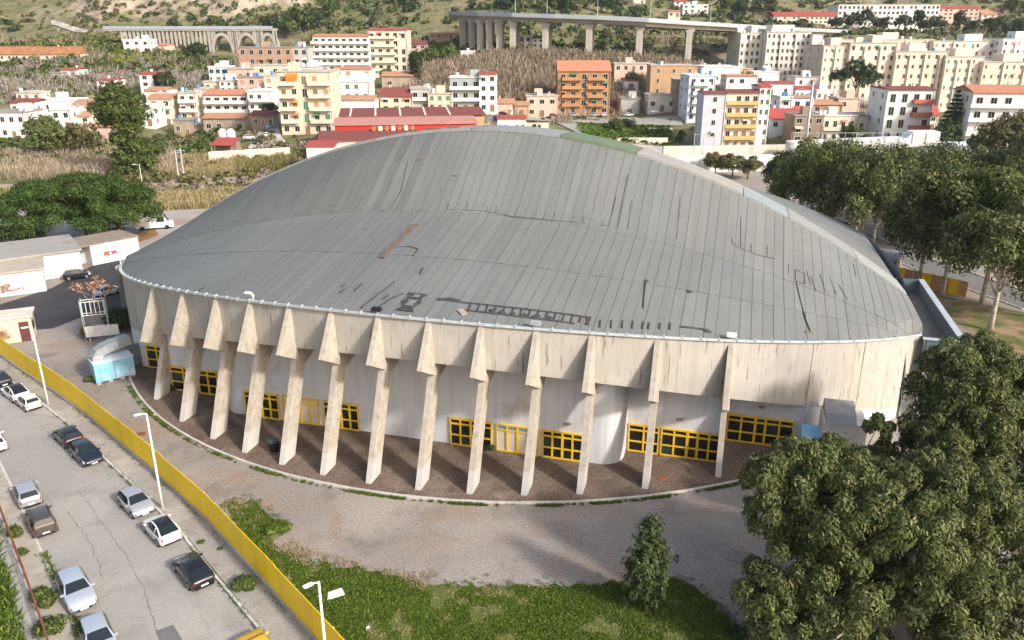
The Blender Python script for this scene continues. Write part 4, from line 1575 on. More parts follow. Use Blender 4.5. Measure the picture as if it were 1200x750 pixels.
    dict(label='tan hospital block with rounded stair bay in the middle', x0=1040, x1=1100, yt=60, yb=128, D=341, floors=6, cols=7, wall='H', name='hospital_wing', cat='hospital', wfrac=.3, wh=1.5, depth=20),
    dict(label='stepped tan hospital block behind the conifer', x0=1098, x1=1142, yt=66, yb=128, D=339, floors=6, cols=6, wall='H', name='hospital_wing', cat='hospital', wfrac=.25, wh=1.5, depth=20),
    dict(label='tan hospital block at the right picture edge', x0=1142, x1=1215, yt=72, yb=128, D=337, floors=5, cols=9, wall='H', name='hospital_wing', cat='hospital', wfrac=.25, wh=1.5, depth=20),
    dict(label='upper rear tan hospital range with orange shutters', x0=960, x1=1090, yt=46, yb=75, D=376, floors=3, cols=16, wall='H', name='hospital_wing', cat='hospital', wfrac=.3, wh=1.5, depth=16, sh=(SHO,)),
    dict(label='rear cream hospital range with orange shutters at the right', x0=1088, x1=1168, yt=48, yb=85, D=372, floors=4, cols=10, wall='K', name='hospital_wing', cat='hospital', wfrac=.35, wh=1.5, depth=16, sh=(SHO,)),
    dict(label='rear white hospital end block at the right edge', x0=1168, x1=1215, yt=45, yb=85, D=366, floors=4, cols=6, wall='W', name='hospital_wing', cat='hospital', wfrac=.35, wh=1.5, depth=16, sh=(SHO,)),
    dict(label='white plain house at the foot of the hospital stair tower', x0=930, x1=957, yt=90, yb=112, D=310, floors=2, cols=2, wfrac=.2),
    dict(label='white house with a row of windows and red roof below the hospital', x0=931, x1=958, yt=102, yb=118, D=298, floors=1, cols=5, wall='L', roof='red', roofh=.7),
    dict(label='low white house with green shutter right of the window row', x0=956, x1=977, yt=105, yb=118, D=296, floors=1, cols=3, roof='white', sh=(SHG,)),
    dict(label='white house with red balconies left of the tall pole', x0=912, x1=926, yt=113, yb=140, D=264, floors=2, cols=1, roof='white', sidecols=1),
    dict(label='white house with reddish loggias behind the tall pole', x0=926, x1=951, yt=113, yb=140, D=265, floors=2, cols=2, roof='tile', roofh=.4, balc=[(.1, .9)], bcol='R'),
    dict(label='house with bright red tent-shaped roof', x0=902, x1=938, yt=129, yb=152, D=246, floors=1, cols=3, wall='L', roof='red', roofh=2.6),
    dict(label='orange house with tiled terrace behind the tall pole', x0=950, x1=985, yt=118, yb=142, D=266, floors=2, cols=3, wall='O', roof='tile'),
    dict(label='peach house with flat roof right of the orange one', x0=980, x1=1005, yt=115, yb=140, D=268, floors=2, cols=2, wall='P', roof='flat', sh=(SHB,)),
    dict(label='half-built house with open concrete floors behind the ramp', x0=928, x1=962, yt=135, yb=168, D=234, floors=3, cols=3, wall='N', wfrac=.75, wh=2.4, roof='grey', sidecols=0),
    dict(label='white house with arched awning behind the ramp', x0=961, x1=1000, yt=135, yb=168, D=238, floors=2, cols=4, wall='C', roof='white', balc=[(0, 1)], bcol='C'),
    dict(label='small tan house with grey hip roof', x0=1003, x1=1022, yt=135, yb=158, D=242, floors=1, cols=2, wall='C', roof='grey'),
    dict(label='grey-white apartment house with red balconies and brown stripe', x0=1032, x1=1086, yt=103, yb=165, D=232, floors=4, cols=4, wall='W', roof='dred', roofh=.5, balc=[(.55, .98)], bcol='R', name='apartment_block', cat='apartment block', depth=12),
    dict(label='small chapel tower with red pointed roof', x0=1086, x1=1097, yt=125, yb=152, D=250, floors=2, cols=1, wall='C', roof='red', roofh=2.6, depth=4),
    dict(label='big white modern apartment block with terracotta roof at the right edge', x0=1132, x1=1225, yt=102, yb=175, D=214, floors=4, cols=6, wall='W', roof='orange', roofh=1.5, balc=[(-.03, 1)], wfrac=.6, wh=2.0, name='apartment_block', cat='apartment block', depth=14, yaw=-8),
    # hillside far right and behind
    dict(label='long two-storey building with red roof above the hospital', x0=906, x1=980, yt=14, yb=28, D=520, floors=2, cols=14, wall='C', roof='red', roofh=2.4, depth=12, extras=False),
    dict(label='large white school building on the hill', x0=980, x1=1052, yt=5, yb=31, D=540, floors=4, cols=14, name='school_building', cat='school', depth=20, wfrac=.6, wh=2.4, extras=False),
    dict(label='right white wing of the school on the hill', x0=1052, x1=1098, yt=5, yb=30, D=546, floors=4, cols=9, name='school_building', cat='school', depth=20, wfrac=.6, wh=2.4, extras=False),
    dict(label='pale house row with red roofs right of the school', x0=1098, x1=1146, yt=7, yb=23, D=560, floors=3, cols=8, wall='P', roof='red', roofh=1.5, extras=False),
    dict(label='tile-roofed villa among trees at the upper right', x0=1150, x1=1176, yt=12, yb=21, D=560, floors=1, cols=3, wall='C', roof='tile', roofh=3),
    dict(label='white villa above the viaduct right half', x0=800, x1=830, yt=5, yb=15, D=520, floors=2, cols=4, roof='white'),
    dict(label='pink-roofed villa above the viaduct', x0=790, x1=806, yt=0, yb=9, D=540, floors=2, cols=2, roof='red'),
    dict(label='red-roofed house at the top edge above the viaduct', x0=742, x1=756, yt=-3, yb=5, D=540, floors=1, cols=2, roof='red'),
    dict(label='small cream cottage left of the white villa above the viaduct', x0=783, x1=797, yt=12, yb=20, D=505, floors=1, cols=2, wall='C', roof='orange'),
    dict(label='tiny red-roofed house at the top edge in the middle', x0=741, x1=752, yt=-6, yb=2, D=560, floors=1, cols=1, roof='orange'),
    dict(label='house with red roof seen between viaduct piers', x0=624, x1=637, yt=42, yb=56, D=366, floors=2, cols=2, roof='dred'),
    dict(label='white house seen between the viaduct piers on the left', x0=614, x1=624, yt=42, yb=58, D=368, floors=2, cols=1),
    dict(label='stone villa left of the green garden on the hill', x0=482, x1=500, yt=48, yb=64, D=390, floors=2, cols=2, wall='P', roof='dred', roofh=1.5),
    dict(label='long brick farm building behind the green garden', x0=503, x1=540, yt=38, yb=46, D=420, floors=1, cols=5, wall='B', roof='tile'),
    dict(label='white hut with grey roof under the dry slope', x0=540, x1=556, yt=60, yb=70, D=350, floors=1, cols=2, roof='white'),
    dict(label='white low building with red stripe behind the roof crest', x0=583, x1=616, yt=137, yb=160, D=222, floors=1, cols=5, roof='red', roofh=.4, depth=8),
    dict(label='cream low shed left of the red-striped building', x0=572, x1=586, yt=141, yb=158, D=224, floors=1, cols=1, wall='C', roof='grey'),
]
base_pts = []
for q in HOUSES:
    p = AT((q['x0'] + q['x1']) / 2, q['yb'], q['D'])
    base_pts.append((float(p[0]), float(p[1]), float(p[2]) - .3))
    base_pts.append((float(p[0]), float(p[1]) + q.get('depth', 9), float(p[2]) - .1))
terr = build_terrain_fn(base_pts)
xs = np.concatenate([np.linspace(-1500, -420, 28), np.linspace(-400, 400, 200), np.linspace(420, 1500, 28)])
ys = np.concatenate([np.linspace(-300, 170, 14), np.linspace(175, 520, 150), np.linspace(524, 900, 80), np.linspace(915, 1700, 40)])
XX, YY = np.meshgrid(xs, ys)
ZZ = terr(XX, YY)
ZZ = np.where(YY < 176, 0, ZZ)
nx, ny = len(xs), len(ys)
ii = (np.arange(ny - 1)[:, None] * nx + np.arange(nx - 1)[None, :]).ravel()
quads = np.c_[ii, ii + 1, ii + 1 + nx, ii + nx]
gm = npmesh('ground', np.c_[XX.ravel(), YY.ravel(), ZZ.ravel()], quads, ground_material())
gm.polygons.foreach_set('use_smooth', np.ones(len(quads), bool))
tag(link('ground', gm), kind='structure')

def tz(x, y):
    return float(terr(np.array([x]), np.array([y]))[0])

for q in HOUSES:
    house(**q)

# awning and painted extras
aw = thing('awning', 'orange awning on the top floor of the yellow apartment block', 'awning', (AT(341, 91, 224.5)[0], 224.6, AT(341, 95, 224.5)[2]))
MB().xprism([(0, 0), (0, 1.2), (1.2, 1.9), (1.2, 1.8)], -1.5, 1.5).build('canvas', mat('awning_orange', (.75, .2, .03), .7), aw)

# ------------------------------------------------------------ viaducts
vc = mat('viaduct_concrete', (.40, .365, .32), .9, .12, .12, streak=.3)
vg = mat('viaduct_barrier', (.34, .38, .41), .6, .1, .5)
via = thing('viaduct', 'curved motorway viaduct on tall paired piers across the hillside', 'viaduct', (0, 0, 0))
vpx = [(527, 14, 420), (526, 15, 402), (530, 16, 388), (560, 16.8, 368), (600, 18, 357), (650, 19.5, 352), (700, 21, 349), (760, 24, 347), (811, 27.5, 366), (870, 31, 400), (950, 35.5, 428), (1010, 38, 448)]
vp = [AT(*q) for q in vpx]
rw = []
for i, p in enumerate(vp):
    a, b = vp[max(i - 1, 0)], vp[min(i + 1, len(vp) - 1)]
    t_ = (b - a)[:2] / np.linalg.norm((b - a)[:2])
    n_ = np.array([-t_[1], t_[0]])
    if n_[1] < 0:
        n_ = -n_
    rw.append((p, n_))
dk = MB()
dk.grid([[(p[0] + n_[0] * o, p[1] + n_[1] * o, p[2] + z) for (o, z) in ((0, 0), (0, -.7), (1.2, -1.1), (2.2, -2.2), (17.8, -2.2), (18.8, -1.1), (20, -.7), (20, 0))] for (p, n_) in rw], closed=True)
dk.build('deck', vc, via)
for o in (-.05, 20):
    b_ = MB()
    b_.grid([[(p[0] + n_[0] * (o + a), p[1] + n_[1] * (o + a), p[2] + z) for (a, z) in ((0, -.5), (0, 1.0), (.3, 1.0), (.3, -.5))] for (p, n_) in rw], closed=True)
    b_.build('barrier', vg, via)
def pier(px, deck_i, off):
    d0 = np.interp(px, [q[0] for q in vpx[2:]], [q[2] for q in vpx[2:]])
    y0 = np.interp(px, [q[0] for q in vpx[2:]], [q[1] for q in vpx[2:]])
    p = AT(px, y0, d0)
    x, y = float(p[0]), float(p[1]) + off
    zt = float(p[2]) - 2.25
    zb = tz(x, y) - 2
    m_ = MB()
    w = 1.35
    m_.box(x - w, x + w, y - 1.1, y + 1.1, zb, zt - 1.2)
    m_.box(x - .25, x + .25, y - 1.16, y - 1.1, zb, zt - 1.2)
    m_.build('pier', vc, via)
    m_ = MB()
    m_.yprism([(x - w, zt - 1.6), (x + w, zt - 1.6), (x + w + .9, zt - .5), (x + w + .9, zt + .05), (x - w - .9, zt + .05), (x - w - .9, zt - .5)], y - 1.25, y + 1.25)
    m_.build('pier_cap', vc, via)
for px in (541, 552, 562, 573, 585, 601, 640, 692, 752, 811, 872, 940):
    pier(px, 0, 4.5)
    pier(px + (2 if px < 600 else 5), 0, 15)
for px in (604, 641, 700, 762, 832):
    d0 = np.interp(px, [q[0] for q in vpx[2:]], [q[2] for q in vpx[2:]])
    y0 = np.interp(px, [q[0] for q in vpx[2:]], [q[1] for q in vpx[2:]])
    p = AT(px, y0, d0 + 10)
    lp = thing('motorway_lamp', 'thin motorway lamp post on the viaduct, %s from the left' % ordinal([604, 641, 700, 762, 832].index(px)), 'lamp post', (float(p[0]), float(p[1]), float(p[2])), 0, 'lamp posts on the viaduct')
    MB().tube([(0, 0, 0), (0, 0, 9)], [.14, .08], 6).build('pole', galv, lp)
    MB().tube([(-1.5, 0, 9), (1.5, 0, 9)], .08, 5).build('arm', galv, lp)

# arched viaduct on the left
va = thing('arched_viaduct', 'old arched concrete viaduct in front of the rocky slope at upper left', 'viaduct', (0, 0, 0))
D0 = 452
zd = float(AT(240, 33, D0)[2])
X0, X1 = float(AT(138, 33, D0)[0]), float(AT(322, 33, D0)[0])
MB().box(X0 - 6, X1, D0 - 4, D0 + 5, zd - 1.3, zd).build('deck', vc, va)
MB().box(X0 - 6, X1, D0 - 4.2, D0 - 4.02, zd - .6, zd + 1.0).build('parapet', vg, va)
n_p = 22
for i in range(n_p):
    x = X0 + 3 + (AT(246, 33, D0)[0] - X0 - 3) * i / (n_p - 1)
    zb = tz(x, D0) - 2
    for y in (-3, 3):
        MB().box(x - .5, x + .5, D0 + y - .5, D0 + y + .5, zb, zd - 1.31).build('column', vc, va)
for (pa, pb) in ((248, 274), (277, 303), (305, 325)):
    xa, xb = float(AT(pa, 33, D0)[0]), float(AT(pb, 33, D0)[0])
    zb = tz((xa + xb) / 2, D0) - 3
    c = (xa + xb) / 2
    r_ = (xb - xa) / 2
    top = zd - 2.2
    hgt = top - zb
    outer, inner = [], []
    for k in range(15):
        th = math.pi * k / 14
        outer.append((c - math.cos(th) * r_ * 1.0, zb + math.sin(th) ** .8 * hgt))
        inner.append((c - math.cos(th) * r_ * .84, zb + math.sin(th) ** .8 * (hgt - 1.6)))
    for y in (D0 - 3.8, D0 + 2.2):
        m_ = MB()
        rows_ = [[(outer[k][0], y, outer[k][1]), (outer[k][0], y + 1.8, outer[k][1]), (inner[k][0], y + 1.8, inner[k][1]), (inner[k][0], y, inner[k][1])] for k in range(15)]
        m_.grid(rows_, closed=True)
        m_.build('arch', vc, va)
    for k in (1, 2, 3, 4, 10, 11, 12, 13):
        x, z = outer[k]
        MB().box(x - .35, x + .35, D0 - 3.6, D0 - 2.6, z - .3, zd - 1.31).build('spandrel_column', vc, va)

# ------------------------------------------------------------ red hall and sheds behind the roof
rh_ = thing('red_warehouse', 'long bright red warehouse with brown-red roof behind the hall', 'warehouse', (0, 0, 0))
pA, pB = AT(392, 147, 186), AT(558, 143, 191)
z0, z1 = 0, float(pA[2])
t_ = (pB - pA)[:2] / np.linalg.norm((pB - pA)[:2])
n_ = np.array([-t_[1], t_[0]])
Lr = float(np.linalg.norm((pB - pA)[:2]))
rh_.location = (float(pA[0]), float(pA[1]), 0)
rh_.rotation_euler = (0, 0, math.atan2(t_[1], t_[0]))
MB().box(0, Lr, 0, 9, 0, z1).build('wall', WM['R'], rh_)
MB().xprism([(-.4, z1 - .05), (-.4, z1 + .12), (9, z1 + .9), (9, z1 + .7)], -.4, Lr + .4).build('front_roof', RM['pinkr'], rh_)
MB().box(1, Lr + 3, 9.02, 22, 0, z1 + .6).build('rear_wall', WM['T'], rh_)
MB().xprism([(8.9, z1 + .95), (8.9, z1 + 1.1), (22.5, z1 + 1.9), (22.5, z1 + 1.7)], .5, Lr + 3.5).build('rear_roof', RM['dred'], rh_)
for k in range(5):
    x = 3 + k * 6.0
    MB().xprism([(8.95, z1 + 1.12), (8.95, z1 + 1.19), (22.3, z1 + 1.97), (22.3, z1 + 1.9)], x, x + .45).build('skylight', WM['C'], rh_)
for x in (Lr - 8, Lr - 5, Lr - 2, Lr - 14):
    MB().box(x, x + .8, -.06, .02, z1 - 3, z1 - 1.6).build('window', glass_dark, rh_)
rs = thing('rusty_shed', 'low shed with rusty dark red sheet roof in front of the red warehouse', 'shed', (*AT(376, 172, 168)[:2].tolist(), 0), R(12))
z1 = float(AT(430, 166, 168)[2])
MB().box(0, 21, 0, 9, 0, z1).build('wall', WM['C'], rs)
MB().xprism([(-.5, z1), (-.5, z1 + .12), (10, z1 + 1.1), (10, z1 + .95)], -.5, 21.5).build('roof', RM['dred'], rs)
for k in range(7):
    MB().box(11 + k * 1.4, 11.9 + k * 1.4, 8, 9.5, z1 + 1.0, z1 + 1.9).build('roof_vent', WM['C'] if k % 2 else RM['rustr'], rs)
sm = thing('small_shed', 'little shed with bright red lean-to roof at the left end of the rusty shed', 'shed', (*AT(368, 178, 160)[:2].tolist(), 0))
z1 = float(AT(372, 172, 160)[2])
MB().box(-1.5, 4, 0, 4, 0, z1).build('wall', WM['W'], sm)
MB().xprism([(-.3, z1), (-.3, z1 + .1), (4.3, z1 + .7), (4.3, z1 + .6)], -1.8, 4.3).build('roof', RM['red'], sm)
rd = thing('red_roof_shed', 'open shed with bright red sheet roof among the reeds', 'shed', (*AT(248, 181, 196)[:2].tolist(), 0), R(-6))
zt = float(AT(255, 166, 196)[2])
MB().xprism([(-.2, zt - .9), (-.2, zt - .78), (5, zt + .5), (5, zt + .38)], -.2, 5.6).build('roof', RM['red'], rd)
MB().box(0, 5.4, 2.5, 4.8, 0, zt - .4).build('wall', WM['N'], rd)
for x in (.1, 5.2):
    MB().box(x, x + .15, 0, .15, 0, zt - .9).build('post', galv, rd)
for k, (px, lab) in enumerate(((261, 'white water tank left behind the red-roofed shed'), (271, 'white water tank right behind the red-roofed shed'))):
    p = AT(px, 160, 212)
    tk = thing('water_tank', lab, 'tank', (float(p[0]), 212, tz(float(p[0]), 212)), 0, 'white tanks behind the red-roofed shed')
    hz = float(AT(px, 151, 212)[2]) - tz(float(p[0]), 212)
    m_ = MB()
    m_.tube([(0, 0, 0), (0, 0, hz * .85), (0, 0, hz)], [1.1, 1.1, .5], 14)
    m_.build('shell', white_paint, tk)
    MB().tube([(0, 0, hz), (0, 0, hz + .15)], .25, 8).build('lid', galv, tk)
# stone wall by the reeds
MBw = MB()
pa, pb = AT(245, 186, 188), AT(340, 178, 196)
wl = thing('boundary_wall', 'pale concrete boundary wall above the reeds', 'wall', (float(pa[0]), float(pa[1]), 0), math.atan2(pb[1] - pa[1], pb[0] - pa[0]))
MB().box(0, float(np.linalg.norm((pb - pa)[:2])), 0, .4, -1, float(AT(245, 178, 188)[2])).build('wall', WM['C'], wl)

# ------------------------------------------------------------ railway stop on the right
stn = thing('station_wall', 'long white railway wall behind the roof crest', 'wall', (*AT(790, 192, 176)[:2].tolist(), 0), R(6))
zt = float(AT(800, 183, 176)[2])
for i in range(24):
    MB().box(i * 1.9, i * 1.9 + 1.88, 0, .35, -1, zt + .05 * (i % 2)).build('wall_panel', WM['W'], stn)
MB().box(-.2, 46, 8, 9, -1, zt + 1.0).build('platform_wall', WM['C'], stn)
rmp = thing('station_ramp', 'white covered footbridge ramp of the railway stop', 'footbridge', (*AT(925, 180, 180)[:2].tolist(), 0), R(-4))
za, zb_ = float(AT(925, 172, 180)[2]), float(AT(1090, 158, 180)[2])
Lx = float(AT(1095, 160, 180)[0] - AT(925, 172, 180)[0])
MB().yprism([(0, za - 1.4), (Lx * .8, za + .2), (Lx, za + .6), (Lx, zb_ + .9), (Lx * .82, zb_ + .8), (Lx * .78, za + 2.1), (0, za + .9)], 0, 4).build('side_wall', WM['W'], rmp)
for i in range(11):
    x = i * Lx / 11
    MB().tube([(x, -.1, za + 1), (x, -.1, za + 3.2)], .06, 5).build('post', galv, rmp)
MB().yprism([(0, za + 3.1), (Lx * .8, za + 3.3), (Lx * .8, za + 3.2), (0, za + 3.0)], -.12, -.05).build('handrail', galv, rmp)
for i in range(6):
    x = Lx * .3 + i * Lx * .1
    MB().box(x, x + 1.6, -.06, .02, za - 3.2, za - 1.0).build('opening', glass_dark if i % 3 else RM['dred'], rmp)
MB().box(Lx * .1, Lx, .02, 4, 0, za - .7).build('base', WM['W'], rmp)
shl = thing('arched_shelter', 'pale blue barrel-roofed shelter right of the white ramp', 'shelter', (*AT(1103, 188, 176)[:2].tolist(), 0))
zt = float(AT(1120, 168, 176)[2])
m_ = MB()
rw = []
for i in range(9):
    th = math.pi * i / 8
    rw.append([(x, 3 - 3 * math.cos(th), zt - 2.2 + 2.2 * math.sin(th)) for x in (0, 5, 10)])
m_.grid(rw)
m_.build('canopy', WM['L'], shl)
MB().box(0, 10, 5.5, 6, -1, zt - 2.1).build('wall', WM['W'], shl)
for x in (.3, 5, 9.7):
    MB().tube([(x, 0, 0), (x, 0, zt - 2.1)], .1, 6).build('post', galv, shl)
tp = thing('tall_mast', 'tall pale steel mast standing by the railway stop', 'mast', (*AT(943, 178, 178)[:2].tolist(), 0))
MB().tube([(0, 0, 0), (0, 0, float(AT(948, 95, 178)[2]))], [.42, .2], 10).build('pole', galv, tp, smooth=True)
for i, (px, D) in enumerate(((812, 180), (823, 180), (835, 180), (857, 184), (965, 180), (1000, 182))):
    p = AT(px, 186, D)
    q = thing('catenary_pole', 'thin railway pole, %s from the left in the row behind the roof crest' % ordinal(i), 'pole', (float(p[0]), D, 0), 0, 'railway poles behind the roof')
    MB().tube([(0, 0, 0), (0, 0, float(AT(px, 156, D)[2]))], .09, 6).build('pole', galv, q)
    MB().tube([(0, 0, float(AT(px, 158, D)[2])), (1.6, 0, float(AT(px, 157, D)[2]))], .05, 5).build('arm', galv, q)
# white boundary wall of street and road towards the orange block
def drape(name, left, right, m, lift=.25, n=24):
    """a strip laid over the terrain between two lines of (px, py, distance)"""
    lp = np.array([AT(*q)[:2] for q in left])
    rp = np.array([AT(*q)[:2] for q in right])
    rows_ = []
    for i in range(n + 1):
        u = i / n
        a = np.array([np.interp(u, np.linspace(0, 1, len(lp)), lp[:, k]) for k in (0, 1)])
        b = np.array([np.interp(u, np.linspace(0, 1, len(rp)), rp[:, k]) for k in (0, 1)])
        rows_.append([(*(a + (b - a) * v), tz(*(a + (b - a) * v)) + lift) for v in (0, .25, .5, .75, 1)])
    return tag(MB().grid(rows_).build(name, m), kind='structure')
pale_lot = gritty('pale_lot', (.42, .38, .33), (.30, .27, .23), (.52, .48, .43), (.36, .29, .22), .12, .58, .2)
drape('valley_road', [(648, 140, 270), (690, 158, 238), (735, 182, 188)], [(676, 140, 270), (716, 158, 238), (775, 186, 184)], street_asph)
drape('town_street', [(575, 139, 258), (650, 139, 270), (720, 139, 272), (800, 140, 268)], [(575, 134, 270), (650, 134, 281), (720, 134, 284), (800, 134, 280)], street_asph, .3)
drape('concrete_lot', [(705, 172, 208), (800, 172, 208)], [(735, 156, 236), (812, 156, 236)], pale_lot)
drape('yard', [(286, 176, 204), (300, 160, 222), (306, 148, 240)], [(345, 176, 204), (330, 160, 222), (326, 148, 240)], pale_lot)
drape('station_yard', [(780, 196, 178), (900, 196, 178)], [(900, 176, 205), (1010, 176, 205)], pale_lot, .15)
drape('hill_track', [(60, 28, 540), (110, 31, 500), (150, 33, 470)], [(60, 26, 550), (112, 29, 512), (152, 31, 478)], pale_lot, .6)
for (x0_, x1_, y_, D_, lab) in ((585, 650, 146, 246, 'low pale retaining wall below the old stone house'), (700, 790, 154, 240, 'pale concrete wall along the paved lot below the green plot'),
                                (560, 585, 150, 236, 'short white wall beside the red-striped building')):
    pw = AT((x0_ + x1_) / 2, y_, D_)
    wd = float(AT(x1_, y_, D_)[0] - AT(x0_, y_, D_)[0])
    zb2 = tz(float(pw[0]), D_)
    wl2 = thing('retaining_wall', lab, 'wall', (float(pw[0]), D_, zb2))
    for k_ in range(max(1, int(wd / 3))):
        MB().box(-wd / 2 + k_ * 3, -wd / 2 + k_ * 3 + 2.97, 0, .4, -2, 1.5).build('wall_panel', WM['C'], wl2)
vr = thing('road_wall', 'low stone wall along the green plot below the orange block', 'wall', (*AT(690, 152, 262)[:2].tolist(), 0))
MB().box(0, 27, 0, .5, -1, float(AT(720, 150, 262)[2])).build('wall', WM['C'], vr)
# ------------------------------------------------------------ yellow fence along the street
fence = thing('yellow_fence', 'long bright yellow sheet-panel fence on a concrete base between pavement and forecourt', 'fence', (*st(0, 0), 0))
fo = np.array(st(0, 0))
pm = MB()
pm.box(0, .996, -.02, .02, .34, 2.2)
pmesh = pm.mesh('fence_panel', yellow_paint)
bm_ = MB()
bm_.box(0, .998, -.14, .14, -.1, .36)
bmesh_ = bm_.mesh('base_block', concrete_grey)
for i in range(96):
    s = -24 + i
    p = np.array(st(s, 0)) - fo
    rz = st_dir(s + .5)
    step = .10 * (int((s + 30) / 8.0) % 2) + .02 * random.random()
    link('fence_panel', pmesh, fence, (p[0], p[1], step - .03), rz)
    link('base_block', bmesh_, fence, (p[0], p[1], random.uniform(-.01, .01)), rz)
for i in range(12):
    s = -24 + i * 8
    p = np.array(st(s, 0)) - fo
    mb = MB()
    mb.box(-.05, .05, .02, .12, 0, 2.1)
    mb.build('post', galv, fence, loc=(p[0], p[1], 0), rz=st_dir(s))

# street lamps
def street_lamp(px, py, label, h=6.9):
    x, y = g2(px, py)
    t = thing('street_lamp', label, 'street lamp', (x, y, .0), st_dir(20), 'white street lamps along the pavement')
    mb = MB()
    mb.tube([(0, 0, 0), (0, 0, h * .5), (0, 0, h)], [.085, .07, .05], 10)
    mb.build('pole', white_paint, t, smooth=True)
    mb = MB()
    mb.tube([(0, 0, h - .05), (0, -.25, h + .06), (0, -.5, h + .08)], .035, 6)
    mb.build('arm', white_paint, t)
    mb = MB()
    mb.xprism([(-.3, h + .04), (-.3, h + .12), (-.72, h + .15), (-.75, h + .10), (-.65, h + .06)], -.09, .09)
    mb.build('lamp_head', white_paint, t)
    mb = MB()
    mb.box(-.16, .16, -.16, .16, -.02, .16)
    mb.build('base_plate', concrete_grey, t)
street_lamp(57, 475, 'white street lamp beside the small cream hatchback')
street_lamp(191, 597, 'white street lamp behind the silver hatchback with open-looking grille')
street_lamp(388, 828, 'white street lamp in front of the lawn at the bottom of the fence')

# rusty railing on the left pavement
rail = thing('rusty_railing', 'rusty iron railing along the left pavement edge', 'railing', (*rl[0], .1))
ro = np.array(rl[0])
pts = []
for k in range(len(rl) - 1):
    p, q = np.array(rl[k]), np.array(rl[k + 1])
    m_ = max(1, int(np.linalg.norm(q - p) / 1.6))
    pts += [p + (q - p) * i / m_ for i in range(m_)]
pts.append(np.array(rl[-1]))
for zz, rr in ((.95, .055), (.5, .03)):
    mb = MB()
    mb.tube([(p[0] - ro[0], p[1] - ro[1], zz + random.uniform(-.03, .03)) for p in pts], rr, 6)
    mb.build('rail', rust, rail)
for p in pts:
    mb = MB()
    mb.tube([(p[0] - ro[0], p[1] - ro[1], -.05), (p[0] - ro[0], p[1] - ro[1], .98)], .035, 6)
    mb.build('post', rust, rail)

# ------------------------------------------------------------ cars
def carpaint(name, col, metal=.2):
    m = mat(name, col, .28, .03, .6, metal=metal, spec=.5)
    b = m.node_tree.nodes['Principled BSDF']
    b.inputs['Coat Weight'].default_value = .6
    b.inputs['Coat Roughness'].default_value = .08
    return m
tail_m = mat('tail_light', (.30, .012, .012), .25, .1, 3, spec=.6)
head_m = mat('head_light', (.75, .77, .8), .15, .05, 3, spec=.7)
plate_m = mat('plate_white', (.8, .8, .78), .5, .02, 1)
rim_m = mat('wheel_rim', (.42, .43, .45), .35, .1, 5, metal=.7)
cglass = mat('car_glass', (.012, .018, .02), .06, .1, 2, spec=.7)
trim_m = mat('black_trim', (.02, .02, .022), .5, .1, 3)

PROF = {
    # side outline (u along the car, height share), windscreen top/base, rear window base/top
    'hatch': ([(-1, .40), (-.985, .56), (-.95, .66), (-.90, .71), (-.74, .925), (-.62, .972), (-.3, 1.0), (0, .99), (.14, .955), (.46, .665), (.62, .625), (.8, .56), (.92, .47), (.98, .38), (1, .30)], .14, .46, -.90, -.74),
    'coupe': ([(-1, .40), (-.985, .56), (-.95, .64), (-.89, .69), (-.55, .90), (-.38, .965), (-.15, 1.0), (0, .995), (.10, .96), (.44, .665), (.62, .62), (.8, .55), (.92, .46), (.98, .38), (1, .30)], .10, .44, -.89, -.55),
    'suv': ([(-1, .42), (-.985, .58), (-.96, .66), (-.92, .71), (-.80, .93), (-.70, .97), (-.3, 1.0), (0, .99), (.12, .955), (.42, .69), (.62, .655), (.8, .60), (.92, .50), (.98, .40), (1, .32)], .12, .42, -.92, -.80),
    'mpv': ([(-1, .40), (-.99, .55), (-.975, .64), (-.955, .70), (-.88, .94), (-.80, .975), (-.3, 1.0), (.1, .99), (.26, .95), (.56, .655), (.70, .61), (.84, .54), (.93, .45), (.98, .37), (1, .30)], .26, .56, -.955, -.88)}

